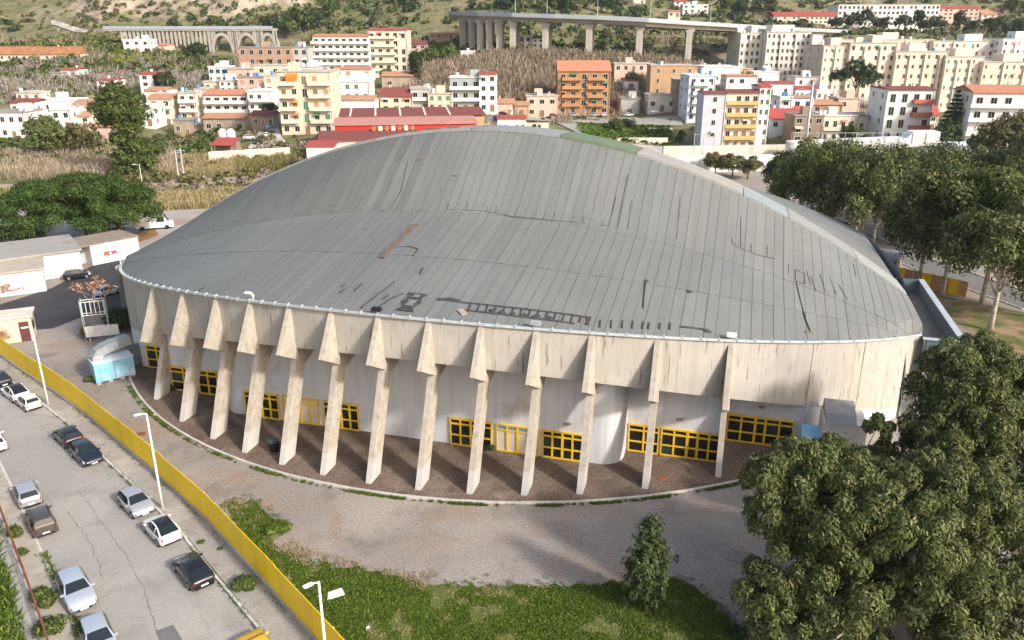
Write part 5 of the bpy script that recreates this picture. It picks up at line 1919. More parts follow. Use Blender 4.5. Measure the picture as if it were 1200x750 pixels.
def make_car(name, label, loc, rz, paint, L=4.1, W=1.76, H=1.48, kind='hatch', roof=None, group='cars parked along the street', z=0.02):
    t = thing(name, label, 'car', (loc[0], loc[1], z), rz, group)
    t.scale = (.78, .80, .80)
    roof = roof or paint
    hl = L / 2
    prof, wt_, wb_, rb_, rt_ = PROF[kind]
    us = sorted(set([p[0] for p in prof] + [-.84, -.45, -.15, .3, .37, .54, .7, .87, .955]))
    pu, pz = [p[0] for p in prof], [p[1] for p in prof]
    rows = []
    for u in us:
        au = abs(u)
        zt = float(np.interp(u, pu, pz)) * H
        w = W / 2 * (1 - .05 * au ** 3 - .20 * max(0, (au - .78) / .22) ** 2.2)
        belt = min(.64 * H - .03 * max(0, u) * H, zt - .015)
        k = max(0.0, min(1.0, (zt - .66 * H) / (.30 * H)))          # how much cabin stands above the belt
        wr = w * (.97 - .24 * k)
        zb = .19 + .12 * max(0, (au - .86) / .14)
        half = [(0, zb), (w * .90, zb), (w, zb + .13), (w * 1.0, belt * .72), (w * .965, belt), (wr, belt + (zt - belt) * .86), (wr * .86, zt - .006), (wr * .45, zt + .012), (0, zt + .018)]
        rows.append((u, half))
    cat = {c: MB() for c in ('body', 'side_window', 'windscreen', 'rear_window', 'roof', 'headlight', 'tail_light')}
    for (u0, h0), (u1, h1) in zip(rows[:-1], rows[1:]):
        um = (u0 + u1) / 2
        for k in range(8):
            c = 'body'
            if k == 4 and rb_ + .05 < um < wb_ - .04 and not (-.22 < um - (rt_ + wt_) / 2 < -.16):
                c = 'side_window'
            if k >= 6 and wt_ < um < wb_:
                c = 'windscreen'
            if k >= 6 and rb_ < um < rt_:
                c = 'rear_window'
            if k >= 6 and rt_ <= um <= wt_:
                c = 'roof'
            if k in (3,) and .80 < um < .93:
                c = 'headlight'
            if k in (3,) and um < -.955 and um > -.99:
                c = 'tail_light'
            for s in (-1, 1):
                if c in ('side_window', 'headlight', 'tail_light'):
                    key = (c, s)
                    if key not in cat:
                        cat[key] = MB()
                    m_ = cat[key]
                else:
                    m_ = cat[c]
                q = [(u0 * hl, s * h0[k][0], h0[k][1]), (u1 * hl, s * h1[k][0], h1[k][1]), (u1 * hl, s * h1[k + 1][0], h1[k + 1][1]), (u0 * hl, s * h0[k + 1][0], h0[k + 1][1])]
                m_.add(q, [(0, 1, 2, 3)] if s < 0 else [(3, 2, 1, 0)])
    for (u, h), fl in ((rows[0], 1), (rows[-1], 0)):
        ring_ = [(u * hl, p[0], p[1]) for p in h] + [(u * hl, -p[0], p[1]) for p in h[-2:0:-1]]
        n_ = len(ring_)
        cat['body'].add(ring_, [tuple(range(n_)) if not fl else tuple(range(n_ - 1, -1, -1))])
    mats_ = dict(body=paint, side_window=cglass, windscreen=cglass, rear_window=cglass, roof=roof, headlight=head_m, tail_light=tail_m)
    for c, m_ in cat.items():
        if not m_.f:
            continue
        nm = c if isinstance(c, str) else c[0]
        me = m_.mesh(nm, mats_[nm], smooth=True)
        bm2 = bmesh.new()
        bm2.from_mesh(me)
        bmesh.ops.remove_doubles(bm2, verts=bm2.verts, dist=.0005)
        bm2.to_mesh(me)
        bm2.free()
        link(nm, me, t)
    belt = .64 * H
    for s in (-1, 1):
        MB().box(wb_ * hl - .24, wb_ * hl - .12, s * W / 2 - (.07 if s > 0 else .15), s * W / 2 + (.15 if s > 0 else .07), belt - .02, belt + .09).build('mirror', paint, t)
    MB().box(-hl * 1.004, -hl * .93, -W * .36, W * .36, .26, .40).build('rear_bumper', trim_m, t)
    MB().box(hl * .955, hl * 1.002, -W * .27, W * .27, .30, .43).build('grille', trim_m, t)
    MB().box(-hl * 1.012, -hl * 1.0, -.25, .25, .44, .55).build('number_plate', plate_m, t)
    MB().box(hl * 1.003, hl * 1.012, -.25, .25, .34, .44).build('number_plate', plate_m, t)
    for sx in (-.61, .63):
        for sy in (-1, 1):
            ye = W / 2 * (1 - .05 * abs(sx) ** 3)
            MB().tube([(sx * hl, sy * (ye - .16), .32), (sx * hl, sy * (ye + .008), .32)], .37, 18).build('wheel_arch', trim_m, t)
            wo = MB().tube([(sx * hl, sy * (ye - .2), .31), (sx * hl, sy * (ye + .016), .31)], .305, 18).build('wheel', black_m, t)
            MB().tube([(sx * hl, sy * (ye - .05), .31), (sx * hl, sy * (ye + .026), .31)], .20, 10).build('rim', rim_m, wo)
    if kind == 'mpv':
        for s in (-1, 1):
            MB().tube([(-.75 * hl, s * W * .33, H + .05), (.15 * hl, s * W * .33, H + .06)], .03, 5).build('roof_rail', trim_m, t)
    return t

down = st_dir(30)           # facing the bottom of the picture
up = down + math.pi
silver = carpaint('paint_silver', (.50, .51, .53), .5)
pwhite = carpaint('paint_white', (.74, .74, .73), 0)
cream = carpaint('paint_cream', (.72, .68, .58), 0)
pblack = carpaint('paint_black', (.012, .013, .016), .2)
navy = carpaint('paint_navy', (.015, .02, .03), .2)
brown_p = carpaint('paint_brown', (.12, .10, .09), .5)
bluesil = carpaint('paint_bluesilver', (.50, .55, .60), .4)
pyellow = carpaint('paint_yellow', (.80, .45, .01), 0)
lblue = carpaint('paint_lightblue', (.28, .40, .55), .3)

def right_side(px, py, off=.98):
    """a car standing at the right-hand kerb"""
    p = np.array(g2(px, py)) - W0
    s = float(p @ UW)
    return st(s, KD(s) + off), st_dir(s)
for (px, py, nm, lab, fac, pt, kw) in [
    (-8, 452, 'parked_car', 'dark car cut off by the left picture edge, behind the white coupe-like car', 1, navy, dict()),
    (12, 467, 'parked_car', 'white car with dark roof, right behind the cream hatchback', 1, pwhite, dict(roof=pblack, kind='coupe', L=4.3, H=1.42)),
    (33, 477, 'parked_car', 'small old cream hatchback at the foot of the far street lamp', 1, cream, dict(L=3.6, W=1.58, H=1.4)),
    (75, 519, 'parked_car', 'black car seen from behind with red tail lights, the farther of two black cars', 1, pblack, dict(L=4.0, kind='hatch')),
    (102, 538, 'parked_car', 'dark blue-black car facing the viewer beside another black car', 0, navy, dict(L=4.1)),
    (161, 596, 'parked_car', 'silver hatchback facing the viewer, in front of the middle street lamp', 0, silver, dict(L=3.9)),
    (191, 627, 'parked_car', 'white car with black roof and black rear window by the kerb', 1, pwhite, dict(roof=pblack, kind='coupe', H=1.5, L=4.1)),
    (231, 673, 'parked_car', 'glossy black coupe seen from behind near the round pavement bush', 1, pblack, dict(kind='coupe', L=4.4, H=1.38)),
    (312, 768, 'parked_car', 'yellow car cut off by the bottom picture edge', 1, pyellow, dict())]:
    p, rz = right_side(px, py)
    make_car(nm, lab, p, rz + (math.pi if fac else 0), pt, **kw)
def left_dir(p):
    k = min(range(len(kl) - 1), key=lambda i: abs(kl[i][1] - p[1]) + abs(kl[i + 1][1] - p[1]))
    return math.atan2(kl[k + 1][1] - kl[k][1], kl[k + 1][0] - kl[k][0])
for (px, py, lab, fac, pt, kw) in [
    (33, 585, 'silver car seen from behind on the left side of the street', 1, silver, dict(L=4.0)),
    (50, 618, 'brown-grey tall car with roof rails seen from behind at the left kerb', 1, brown_p, dict(kind='mpv', H=1.62, L=3.8)),
    (91, 700, 'silver-white estate car facing the viewer at the left kerb', 0, bluesil, dict(kind='suv', L=4.35, W=1.82, H=1.52)),
    (117, 757, 'pale blue-grey car cut off by the bottom edge, in front of the silver-white estate', 0, bluesil, dict(L=4.2, W=1.78, H=1.46)),
    (-6, 524, 'white car just showing at the left picture edge in mid street', 1, pwhite, dict(L=4.0))]:
    p = g2(px, py)
    make_car('parked_car', lab, p, left_dir(p) + (math.pi if fac else 0), pt, **kw)
# roof rails on the brown car are separate bars
make_car('parked_car', 'black hatchback parked against the white low building', g2(91, 326), R(30), navy, L=4.1, group='cars in the yard behind the hall')
make_car('parked_car', 'light blue car half hidden behind the bare tree', g2(127, 345), R(62), lblue, L=4.0, group='cars in the yard behind the hall')

# ------------------------------------------------------------ small things on the ground
def litter_piece(name, label, cat, px, py, sx, sy, sz, m, rz=.4):
    x, y = g2(px, py)
    mb = MB()
    mb.add([(-sx, -sy, 0), (sx, -sy * .8, 0), (sx * .9, sy, 0), (-sx * .8, sy * .9, 0), (-sx * .9, -sy * .9, sz), (sx * .9, -sy * .7, sz * .7), (sx * .8, sy * .9, sz), (-sx * .7, sy * .8, sz * .6)],
           [(3, 2, 1, 0), (4, 5, 6, 7), (0, 1, 5, 4), (1, 2, 6, 5), (2, 3, 7, 6), (3, 0, 4, 7)])
    o = mb.build(name, m, loc=(x, y, .02), rz=rz)
    return tag(o, label, cat)
litter_piece('debris_slab', 'white flat slab lying in the grass beside the bottom street lamp', 'debris', 393, 697, .5, .32, .12, white_paint)
litter_piece('manhole_cover', 'rusty square manhole cover in the forecourt near the fence', 'manhole cover', 165, 509, .36, .36, .02, rust, .3)
litter_piece('drain_cover', 'brown drain cover in the paving under the right-hand buttresses', 'drain cover', 776, 561, .4, .22, .05, rust, .0)
litter_piece('litter', 'small white scrap by the ring kerb near the left buttress', 'litter', 181, 487, .16, .12, .1, white_paint)
litter_piece('litter', 'pale green bottle at the foot of the yellow fence', 'litter', 341, 722, .14, .1, .12, mat('bottle_green', (.35, .55, .48), .3))
litter_piece('litter', 'tiny white scrap on the lawn below the sapling', 'litter', 431, 736, .1, .08, .08, white_paint)
t = thing('rubbish_bin', 'black rubbish bin standing between the fourth and fifth buttresses', 'bin', (*g2(322, 529), .03))
mb = MB()
mb.tube([(0, 0, 0), (0, 0, .15), (0, 0, .85)], [.26, .32, .38], 12)
mb.build('body', black_m, t, smooth=False)
mb = MB()
mb.tube([(0, 0, .85), (0, 0, .92)], [.42, .40], 12)
mb.build('rim', mat('bin_rim', (.05, .09, .10), .5), t)

# pale blue booth with the curved duct on its roof
bx, by = g2(134, 443)
bo = thing('site_container', 'light blue metal container standing on blocks left of the hall', 'container', (bx, by, 0), R(40))
bo.scale = (.74, .74, .78)
blue = mat('container_blue', (.22, .48, .62), .55, .12, .8, streak=.3, blotch=((.55, .66, .70), .7, .5, .7))
mb = MB()
rw = []
n_ = 60
mb.box(-2.2, 2.2, -1.1, 1.1, .3, 2.5)
mb.build('body', blue, bo)
for i in range(22):
    mb = MB()
    x = -2.15 + i * .2
    mb.box(x, x + .1, -1.13, -1.098, .36, 2.44)
    mb.build('rib', blue, bo)
mb = MB()
mb.box(-2.26, 2.26, -1.16, 1.16, 2.5, 2.62)
mb.build('roof', mat('container_roof', (.52, .62, .66), .6, .15, 1), bo)
mb = MB()
mb.box(-.03, .03, -1.16, -1.13, .3, 2.5)
mb.build('joint', mat('joint_brown', (.25, .16, .1), .8), bo)
for x in (-1.9, -.6, .7, 1.9):
    mb = MB()
    mb.box(x - .25, x + .25, -1.0, -.5, 0, .31)
    mb.build('block', concrete_grey, bo)
du = thing('ventilation_duct', 'big grey sheet-metal duct curving over the blue container', 'duct', (bx, by, 0), R(40))
du.scale = (.72, .72, .70)
mb = MB()
rw = []
path = [(-1.6, .35, 2.62, 0), (-1.55, .4, 3.2, .3), (-1.2, .5, 3.7, .6), (-.5, .6, 4.0, .9), (.8, .9, 4.2, 1), (2.6, 1.3, 4.3, 1)]
for i, (x, y, z, k) in enumerate(path):
    q0, q1 = path[max(i - 1, 0)], path[min(i + 1, len(path) - 1)]
    tt = Vector((q1[0] - q0[0], q1[1] - q0[1], q1[2] - q0[2])).normalized()
    s = Vector((0, 1, 0)) - tt * tt.y
    s.normalize()
    u = s.cross(tt)
    c = Vector((x, y, z))
    rw.append([c + s * .8 + u * .55, c + s * .8 - u * .55, c - s * .8 - u * .55, c - s * .8 + u * .55])
zinc = mat('zinc_duct', (.34, .36, .37), .45, .15, 1.5, metal=.35)
mb.grid(rw, closed=True)
mb.add(rw[-1], [(0, 1, 2, 3)])
mb.build('duct', zinc, du)
for i in range(1, 5):
    mb = MB()
    r2 = [[tuple(Vector(p) + (Vector(p) - sum((Vector(q) for q in rw[i]), Vector()) / 4) * .06 + Vector((dx, 0, 0))) for p in rw[i]] for dx in (-.04, .04)]
    mb.grid(r2, closed=True)
    mb.build('flange', galv, du)
au = thing('air_conditioner', 'dark grey louvred machine box between blue container and hall', 'machine', (*g2(164, 426), 0), R(40))
au.scale = (.8, .8, .85)
mb = MB()
mb.box(-1.0, 1.0, -.9, .9, .2, 2.1)
mb.build('housing', mat('dark_steel', (.10, .115, .13), .5, .15, 2), au)
for i in range(7):
    mb = MB()
    mb.box(-.9, .9, -.95, -.9, .4 + i * .23, .5 + i * .23)
    mb.build('louvre', mat('louvre', (.2, .22, .24), .5), au)
for x in (-.9, .9):
    for y in (-.8, .8):
        mb = MB()
        mb.box(x - .06, x + .06, y - .06, y + .06, 0, .21)
        mb.build('leg', galv, au)
# steel frame behind the container
fx, fy = g2(116, 396)
fr = thing('steel_frame', 'pale steel lattice frame rising behind the blue container', 'frame', (fx, fy, 0), R(20))
for x in (-1.1, 1.1):
    for y in (-.4, .4):
        mb = MB()
        mb.tube([(x, y, 0), (x, y, 4.2)], .05, 5)
        mb.build('post', galv, fr)
for z in (1.2, 2.6, 4.0):
    for y in (-.4, .4):
        mb = MB()
        mb.tube([(-1.1, y, z), (1.1, y, z)], .04, 5)
        mb.build('beam', white_paint, fr)
for i in range(6):
    mb = MB()
    mb.tube([(-1.0 + i * .4, -.4, 2.65), (-1.0 + i * .4, -.4, 3.95)], .035, 5)
    mb.build('bar', white_paint, fr)
pb = thing('signboard', 'low weathered white board on posts behind the ventilation duct', 'board', (*g2(122, 400), 0), R(18))
mb = MB()
mb.box(-1.5, 1.5, -.04, .04, .6, 1.7)
mb.build('board', mat('old_white_board', (.6, .58, .55), .8, .2, 2), pb)
for x in (-1.2, 1.2):
    mb = MB()
    mb.box(x - .05, x + .05, .04, .14, 0, 1.6)
    mb.build('post', galv, pb)
# cream gate booth
gb = thing('gate_booth', 'small cream booth with flat roof and dark red door at the left', 'booth', (*g2(22, 401), 0), R(25))
crm = mat('booth_cream', (.66, .56, .42), .85, .1, .8, streak=.2)
mb = MB()
mb.box(-2.6, 1.4, 0, 2.6, 0, 2.5)
mb.build('wall', crm, gb)
mb = MB()
mb.box(-2.8, 1.6, -.2, 2.8, 2.5, 2.68)
mb.build('roof', mat('booth_roof', (.62, .56, .47), .85), gb)
mb = MB()
mb.box(.3, 1.15, -.06, .02, .0, 2.05)
mb.build('door', mat('door_maroon', (.12, .04, .04), .6), gb)
mb = MB()
mb.box(1.38, 1.46, .6, 1.5, 1.0, 1.8)
mb.build('window', glass_dark, gb)
# ------------------------------------------------------------ trees
def unit(v):
    return v / (np.linalg.norm(v, axis=1, keepdims=True) + 1e-9)

def leaf_cloud(lobes, n, size, aspect, droop, seed, shell=.55, jitter=.18, tuft=None):
    """leaf-sized quads filling the outer part of each lobe; droop=1 hangs them"""
    r_ = np.random.default_rng(seed)
    lb = np.array(lobes, float)          # cx cy cz rx ry rz
    area = (lb[:, 3] * lb[:, 4] + lb[:, 3] * lb[:, 5] + lb[:, 4] * lb[:, 5])
    idx = r_.choice(len(lb), n, p=area / area.sum())
    d = unit(r_.normal(size=(n, 3)))
    rad = shell + (1 - shell) * r_.random(n) ** .6 + .16 * np.maximum(0, r_.normal(0, 1, n) - .6)
    rad *= 1 + jitter * 1.6 * np.sin(d[:, 0] * 7 + idx) * np.sin(d[:, 1] * 8 + idx * 2) * np.sin(d[:, 2] * 7 + idx)
    low = d[:, 2] < -.3
    d[low & (r_.random(n) < .6), 2] *= -1
    if tuft:
        per, tr = tuft
        T = max(1, n // per)
        k = np.repeat(np.arange(T), per)[:n]
        k = np.r_[k, r_.integers(0, T, n - len(k))]
        dt, it, rt = d[:T], idx[:T], rad[:T] * r_.uniform(.82, 1.15, T)
        tc = lb[it, :3] + dt * lb[it, 3:] * rt[:, None]
        ts = tr * r_.uniform(.55, 1.35, T)
        g = r_.normal(size=(n, 3))
        g = unit(g) * r_.random(n)[:, None] ** .5
        hang_ = np.array([1, 1, 1.0 + .6 * droop])
        c = tc[k] + g * ts[k][:, None] * hang_
        c[:, 2] -= droop * ts[k] * .35
        d = unit(dt[k] * .7 + g)
        nrm = unit(d + r_.normal(0, .35, (n, 3)) + np.array([0, 0, .3]))
    else:
        c = lb[idx, :3] + d * lb[idx, 3:] * rad[:, None]
        nrm = unit(unit(d / lb[idx, 3:]) + r_.normal(0, .40, (n, 3)) + np.array([0, 0, .1]))
    ref = unit(r_.normal(size=(n, 3)))
    hang = np.tile(np.array([[0, 0, -1.0]]), (n, 1)) + r_.normal(0, .35, (n, 3))
    ref = unit(ref * (1 - droop) + hang * droop)
    v = unit(ref - nrm * (ref * nrm).sum(1)[:, None])
    u = np.cross(nrm, v)
    s = size * (.6 + .8 * r_.random(n))
    return quads_from(c, u * (s * aspect / 2)[:, None], v * (s / 2)[:, None])

def rand_lobes(n, R3, zc, seed, rr=(.28, .45), flat=1.0, hollow=.35):
    r_ = np.random.default_rng(seed)
    out = []
    for i in range(n):
        d = unit(r_.normal(size=(1, 3)))[0]
        if d[2] < -.5:
            d[2] *= -.6
        k = hollow + (1 - hollow) * r_.random() ** .5
        k *= .80
        s = r_.uniform(*rr)
        out.append((d[0] * R3[0] * k, d[1] * R3[1] * k, zc + d[2] * R3[2] * k, R3[0] * s, R3[1] * s, R3[2] * s * flat * 1.05))
    return out

def tree_parts(t, lobes, leaves, leaf_size, aspect, droop, lm, bm2, trunk_r, seed, base_split=.3, limbs=9, shell=.55, lean=(0, 0), tuft=None):
    lb = np.array(lobes)
    zc = float(lb[:, 2].mean())
    mb = MB()
    split = zc * base_split
    ox, oy = lean
    mb.tube([(0, 0, -.2), (ox * .3, oy * .3, split * .5), (ox * .6, oy * .6, split), (ox, oy, zc)], [trunk_r * 1.25, trunk_r, trunk_r * .85, trunk_r * .35], 9)
    r_ = random.Random(seed)
    for l in r_.sample(list(lobes), min(limbs, len(lobes))):
        z0 = split * r_.uniform(.8, 1.3)
        mx_ = (l[0] * .5, l[1] * .5, z0 + (l[2] - z0) * .6)
        mb.tube([(ox * .6, oy * .6, z0), mx_, (l[0] * .95, l[1] * .95, l[2])], [trunk_r * .5, trunk_r * .3, trunk_r * .1], 6)
    mb.build('trunk', bm2, t, smooth=True)
    v, q = leaf_cloud(lobes, leaves, leaf_size, aspect, droop, seed, shell, tuft=tuft)
    link('crown', npmesh('crown', v, q, lm), t)

euc = leafmat('eucalyptus_leaves', (.036, .054, .013), (.098, .122, .034), (.25, .245, .09), .3)
euc2 = leafmat('eucalyptus_leaves_fresh', (.042, .066, .014), (.12, .155, .034), (.27, .275, .08), .3)
pine_l = leafmat('pine_needles', (.02, .042, .008), (.048, .09, .014), (.10, .155, .03), .15)
dark_l = leafmat('dark_leaves', (.012, .025, .007), (.03, .055, .012), (.07, .10, .025), .12)
green_l = leafmat('green_leaves', (.03, .055, .010), (.075, .11, .022), (.16, .18, .045), .2)
olive_l = leafmat('olive_leaves', (.06, .06, .022), (.13, .12, .045), (.24, .21, .085), .2)
bare_l = leafmat('bare_twigs', (.14, .105, .08), (.23, .18, .14), (.33, .27, .21), .1)

# the big eucalyptuses at bottom right
def big_euc(label, X, Y, lobes, n, seed, lean=(0, 0), tr=.32):
    t = thing('eucalyptus_tree', label, 'tree', (X, Y, 0), 0, 'large eucalyptus trees at bottom right')
    tree_parts(t, lobes, int(n * 2.35), .174, .36, .6, euc, pale_bark, tr, seed, .35, 16, .68, lean)

lr = np.random.default_rng(77)

def px_lobes(X, Y, spec):
    """lobes given as picture point, distance Y and radius in metres, in the tree's own frame"""
    out = []
    for (px, py, D, r_) in spec:
        p = AT(px, py, D)
        c = np.array([p[0] - X, p[1] - Y, p[2]])
        # each bough ends in rounded, slightly hanging bunches with gaps between them
        got = []
        for k in range(90):
            d_ = unit(lr.normal(size=(1, 3)))[0]
            if d_[2] < -.55:
                continue
            s_ = lr.uniform(.42, .95) * (.5 + .2 * r_)
            q_ = c + d_ * (r_ - s_ * .45) * np.array([1, 1, .9])
            if lr.random() < .12:
                continue
            if all(np.linalg.norm(q_ - g_[0]) > (s_ + g_[1]) * .68 for g_ in got):
                got.append((q_, s_))
        for (q_, s_) in got:
            out.append((q_[0], q_[1], max(q_[2], s_ + .3), s_, s_, s_ * 1.1))
    return out
X, Y = 18.5, 33.0
big_euc('nearest wide eucalyptus filling the bottom right corner', X, Y, px_lobes(X, Y, [
    (940, 552, 35, 1.7), (1000, 562, 36, 1.7), (1080, 580, 35, 2.2), (915, 600, 34, 1.7), (985, 605, 33, 2.5), (1060, 630, 32, 2.6),
    (1130, 600, 34, 2.4), (925, 660, 33, 2.0), (900, 700, 32, 1.5), (990, 690, 31.5, 2.2), (1100, 690, 31, 2.6), (1160, 660, 33, 2.6),
    (930, 740, 31, 1.8), (1010, 770, 30.5, 1.7), (1130, 760, 30, 2.4), (1190, 720, 31, 2.4), (895, 560, 34.5, 1.1), (1190, 600, 35, 2.2),
    (980, 570, 37, 2.2), (1090, 640, 36, 2.6), (960, 650, 36, 2.2)]), 78000, 21)
X, Y = 26.5, 43.0
big_euc('tall eucalyptus leaning against the right corner of the hall', X, Y, px_lobes(X, Y, [
    (1112, 428, 44, 1.5), (1088, 458, 44, 1.3), (1130, 455, 43, 2.2), (1100, 505, 42.5, 1.9), (1155, 500, 42, 2.4), (1180, 450, 43.5, 2.0), (1078, 530, 42, 1.3),
    (1120, 540, 41, 2.4), (1190, 540, 41.5, 2.4), (1150, 420, 45, 1.5), (1210, 480, 43, 2.4), (1095, 552, 42.5, 1.7)]), 42000, 22)
X, Y = 21.5, 44.0
big_euc('small eucalyptus shrub in front of the rightmost yellow doors', X, Y, px_lobes(X, Y, [
    (972, 528, 43.5, 1.0), (1030, 503, 43.5, .8), (1000, 548, 42.5, 1.2), (950, 556, 42.5, 1.1), (1035, 540, 43, 1.0)]), 16000, 23, tr=.16)

# slender sapling on the lawn
X, Y = g2(757, 718)
t = thing('sapling', 'young slender tree standing alone on the lawn', 'tree', (X, Y, 0))
lob = []
for (dx, z, r_) in ((0, 5.4, .42), (.05, 4.9, .6), (-.1, 4.2, .85), (.35, 3.7, .75), (-.45, 3.3, .8), (.1, 2.8, 1.0), (-.75, 3.4, .45), (.5, 2.4, .8), (-.4, 1.9, .9), (.3, 1.3, .9), (-.5, 1.0, .6), (.1, .7, .5)):
    lob.append((dx * 1.1, random.uniform(-.3, .3), z, r_, r_, r_ * 1.15))
tree_parts(t, lob, 8500, .17, .34, .5, leafmat('sapling_leaves', (.02, .035, .010), (.055, .085, .022), (.12, .145, .05), .25), bark, .09, 31, .3, 10, .2, (0, 0), (22, .2))

# eucalyptuses along the right
def mid_euc(label, X, Y, H_, Rr, seed, lm=euc, n=17500, lean=(0, 0), name='eucalyptus_tree', group='eucalyptus trees beyond the right end of the hall', tr=.38, bk=pale_bark, leaf=.55, nl=20, bottom=.2):
    t = thing(name, label, 'tree', (X, Y, 0), 0, group)
    zc = H_ * (bottom + 1) / 2
    Rr = Rr * 1.18
    R3 = (Rr, Rr, H_ * (1 - bottom) / 2)
    lob = rand_lobes(nl * 2 + 8, (R3[0], R3[1], R3[2]), zc, seed, (.20, .32), hollow=.55)
    lob = [(l[0] + lean[0], l[1] + lean[1], l[2], l[3], l[4], l[5]) for l in lob]
    tree_parts(t, lob, n, leaf * .62, .42, .55, lm, bk, tr, seed, .45, 10, .6, (lean[0] * .7, lean[1] * .7))
    return t
for (px, py, H_, Rr, sd, lm, lab) in [
    (1160, 387, 13.5, 5.2, 41, euc, 'white-trunked eucalyptus nearest the hall on the side lawn'),
    (1207, 372, 15.0, 5.5, 42, euc, 'eucalyptus with its crown cut by the right picture edge above the side lawn'),
    (1150, 357, 15.5, 5.0, 43, euc2, 'slim eucalyptus behind the white-trunked one on the side lawn'),
    (1104, 345, 16.0, 5.6, 44, euc, 'tall eucalyptus beside the yellow boards with whitish trunk'),
    (1076, 335, 14.5, 4.2, 45, euc, 'eucalyptus just right of the tall lamp post by the yellow boards'),
    (1023, 283, 15.0, 6.0, 46, euc, 'dense dark eucalyptus on the traffic island of the back road'),
    (972, 268, 14.0, 5.8, 47, euc2, 'yellow-green eucalyptus with drooping crown behind the roof edge'),
    (950, 258, 14.0, 4.2, 48, euc2, 'light green eucalyptus left of the drooping one behind the roof edge'),
    (935, 262, 12.0, 4.8, 52, euc2, 'light green eucalyptus closest to the roof crest in the right-hand row'),
    (1000, 288, 13.0, 5.0, 53, euc, 'eucalyptus on the verge between roof edge and traffic island'),
    (1190, 300, 17.0, 7.0, 49, euc, 'broad eucalyptus at the far right edge over the car park'),
    (1120, 290, 15.5, 6.5, 50, euc, 'wide eucalyptus over the car park behind the yellow boards'),
    (1060, 265, 14.0, 6.0, 51, euc, 'rounded eucalyptus in the middle of the car park row')]:
    X, Y = g2(px, py)
    mid_euc(lab, X, Y, H_, Rr, sd, lm, bottom=.26 if sd in (41, 43, 44) else .01, tr=.24)
X, Y = g2(918, 240)
mid_euc('dark rounded evergreen at the left end of the right-hand tree row', X, Y, 9.5, 4.6, 61, dark_l, 12000, name='evergreen_tree', bk=bark, bottom=.2)
X, Y = g2(1195, 240)
mid_euc('very dark evergreen below the white apartment block at the right edge', X, Y, 11, 6.5, 62, dark_l, 12000, name='evergreen_tree', bk=bark, bottom=.15)
for (px, py, H_, Rr, sd, lab) in [(1000, 214, 6.5, 4.0, 63, 'olive-green bush tree under the white ramp, leftmost'), (1050, 214, 6.5, 4.2, 64, 'olive-green bush tree under the middle of the white ramp'),
                                  (1100, 216, 6.5, 4.4, 65, 'olive-green bush tree below the right end of the white ramp'), (1140, 218, 7, 4.4, 66, 'olive-green bush tree in front of the arched shelter')]:
    X, Y = g2(px, py)
    mid_euc(lab, X, Y, H_, Rr, sd, olive_l, 7000, name='bush_tree', bk=bark, bottom=.1, group='olive bush trees under the white ramp', leaf=.6, tr=.2)
for (px, py, Rr, sd, lab) in [(838, 205, 2.8, 71, 'yellowish bush behind the roof crest, left one of three'), (858, 208, 3.2, 72, 'yellowish bush behind the roof crest, middle of three'),
                              (876, 210, 2.4, 73, 'yellowish bush behind the roof crest, right one of three')]:
    X, Y = g2(px, py)
    mid_euc(lab, X, Y, 5.2, Rr, sd, olive_l, 4500, name='bush', bk=bark, bottom=.05, group='yellowish bushes behind the roof crest', leaf=.5, tr=.15, nl=9)

# umbrella pines
def umbrella(label, px, py, H_, Rr, seed, n=26000, sq=1.0):
    X, Y = g2(px, py)
    t = thing('umbrella_pine', label, 'tree', (X, Y, 0), 0, 'umbrella pines behind the white low building')
    r_ = np.random.default_rng(seed)
    lob = []
    for i in range(34):
        a = r_.random() * 2 * np.pi
        k = math.sqrt(r_.random())
        top = H_ * (1 - .30 * k ** 2.5) - .9
        lob.append((math.cos(a) * k * Rr * .86, math.sin(a) * k * Rr * .86 * sq, top - r_.random() * 1.1 - k * .6, 1.4, 1.4, .95))
    for i in range(22):
        a = r_.random() * 2 * np.pi
        lob.append((math.cos(a) * Rr * .82, math.sin(a) * Rr * .82 * sq, H_ * .28 + r_.random() * 2.6, 1.5, 1.5, 1.1))
    tree_parts(t, lob, int(n * 1.3), .25, .36, .0, pine_l, bark, .26, seed, .5, 14, .6)
umbrella('wide umbrella pine, leftmost of the dark green pine trio', 54, 287, 9.8, 6.4, 81)
umbrella('umbrella pine in the middle of the dark green pine trio', 103, 284, 11.0, 7.4, 82)
umbrella('umbrella pine, rightmost of the dark green pine trio beside the white van', 143, 283, 10.2, 6.0, 83)
for (px, py, H_, Rr, sd, lab) in [(8, 297, 4.2, 3.6, 84, 'dark shrub at the left edge below the umbrella pines'), (30, 292, 3.4, 3.0, 85, 'dark shrub under the leftmost umbrella pine')]:
    X, Y = g2(px, py)
    mid_euc(lab, X, Y, H_, Rr, sd, dark_l, 5000, name='shrub', bk=bark, bottom=.02, group='dark shrubs under the pines', leaf=.3, tr=.12, nl=10)

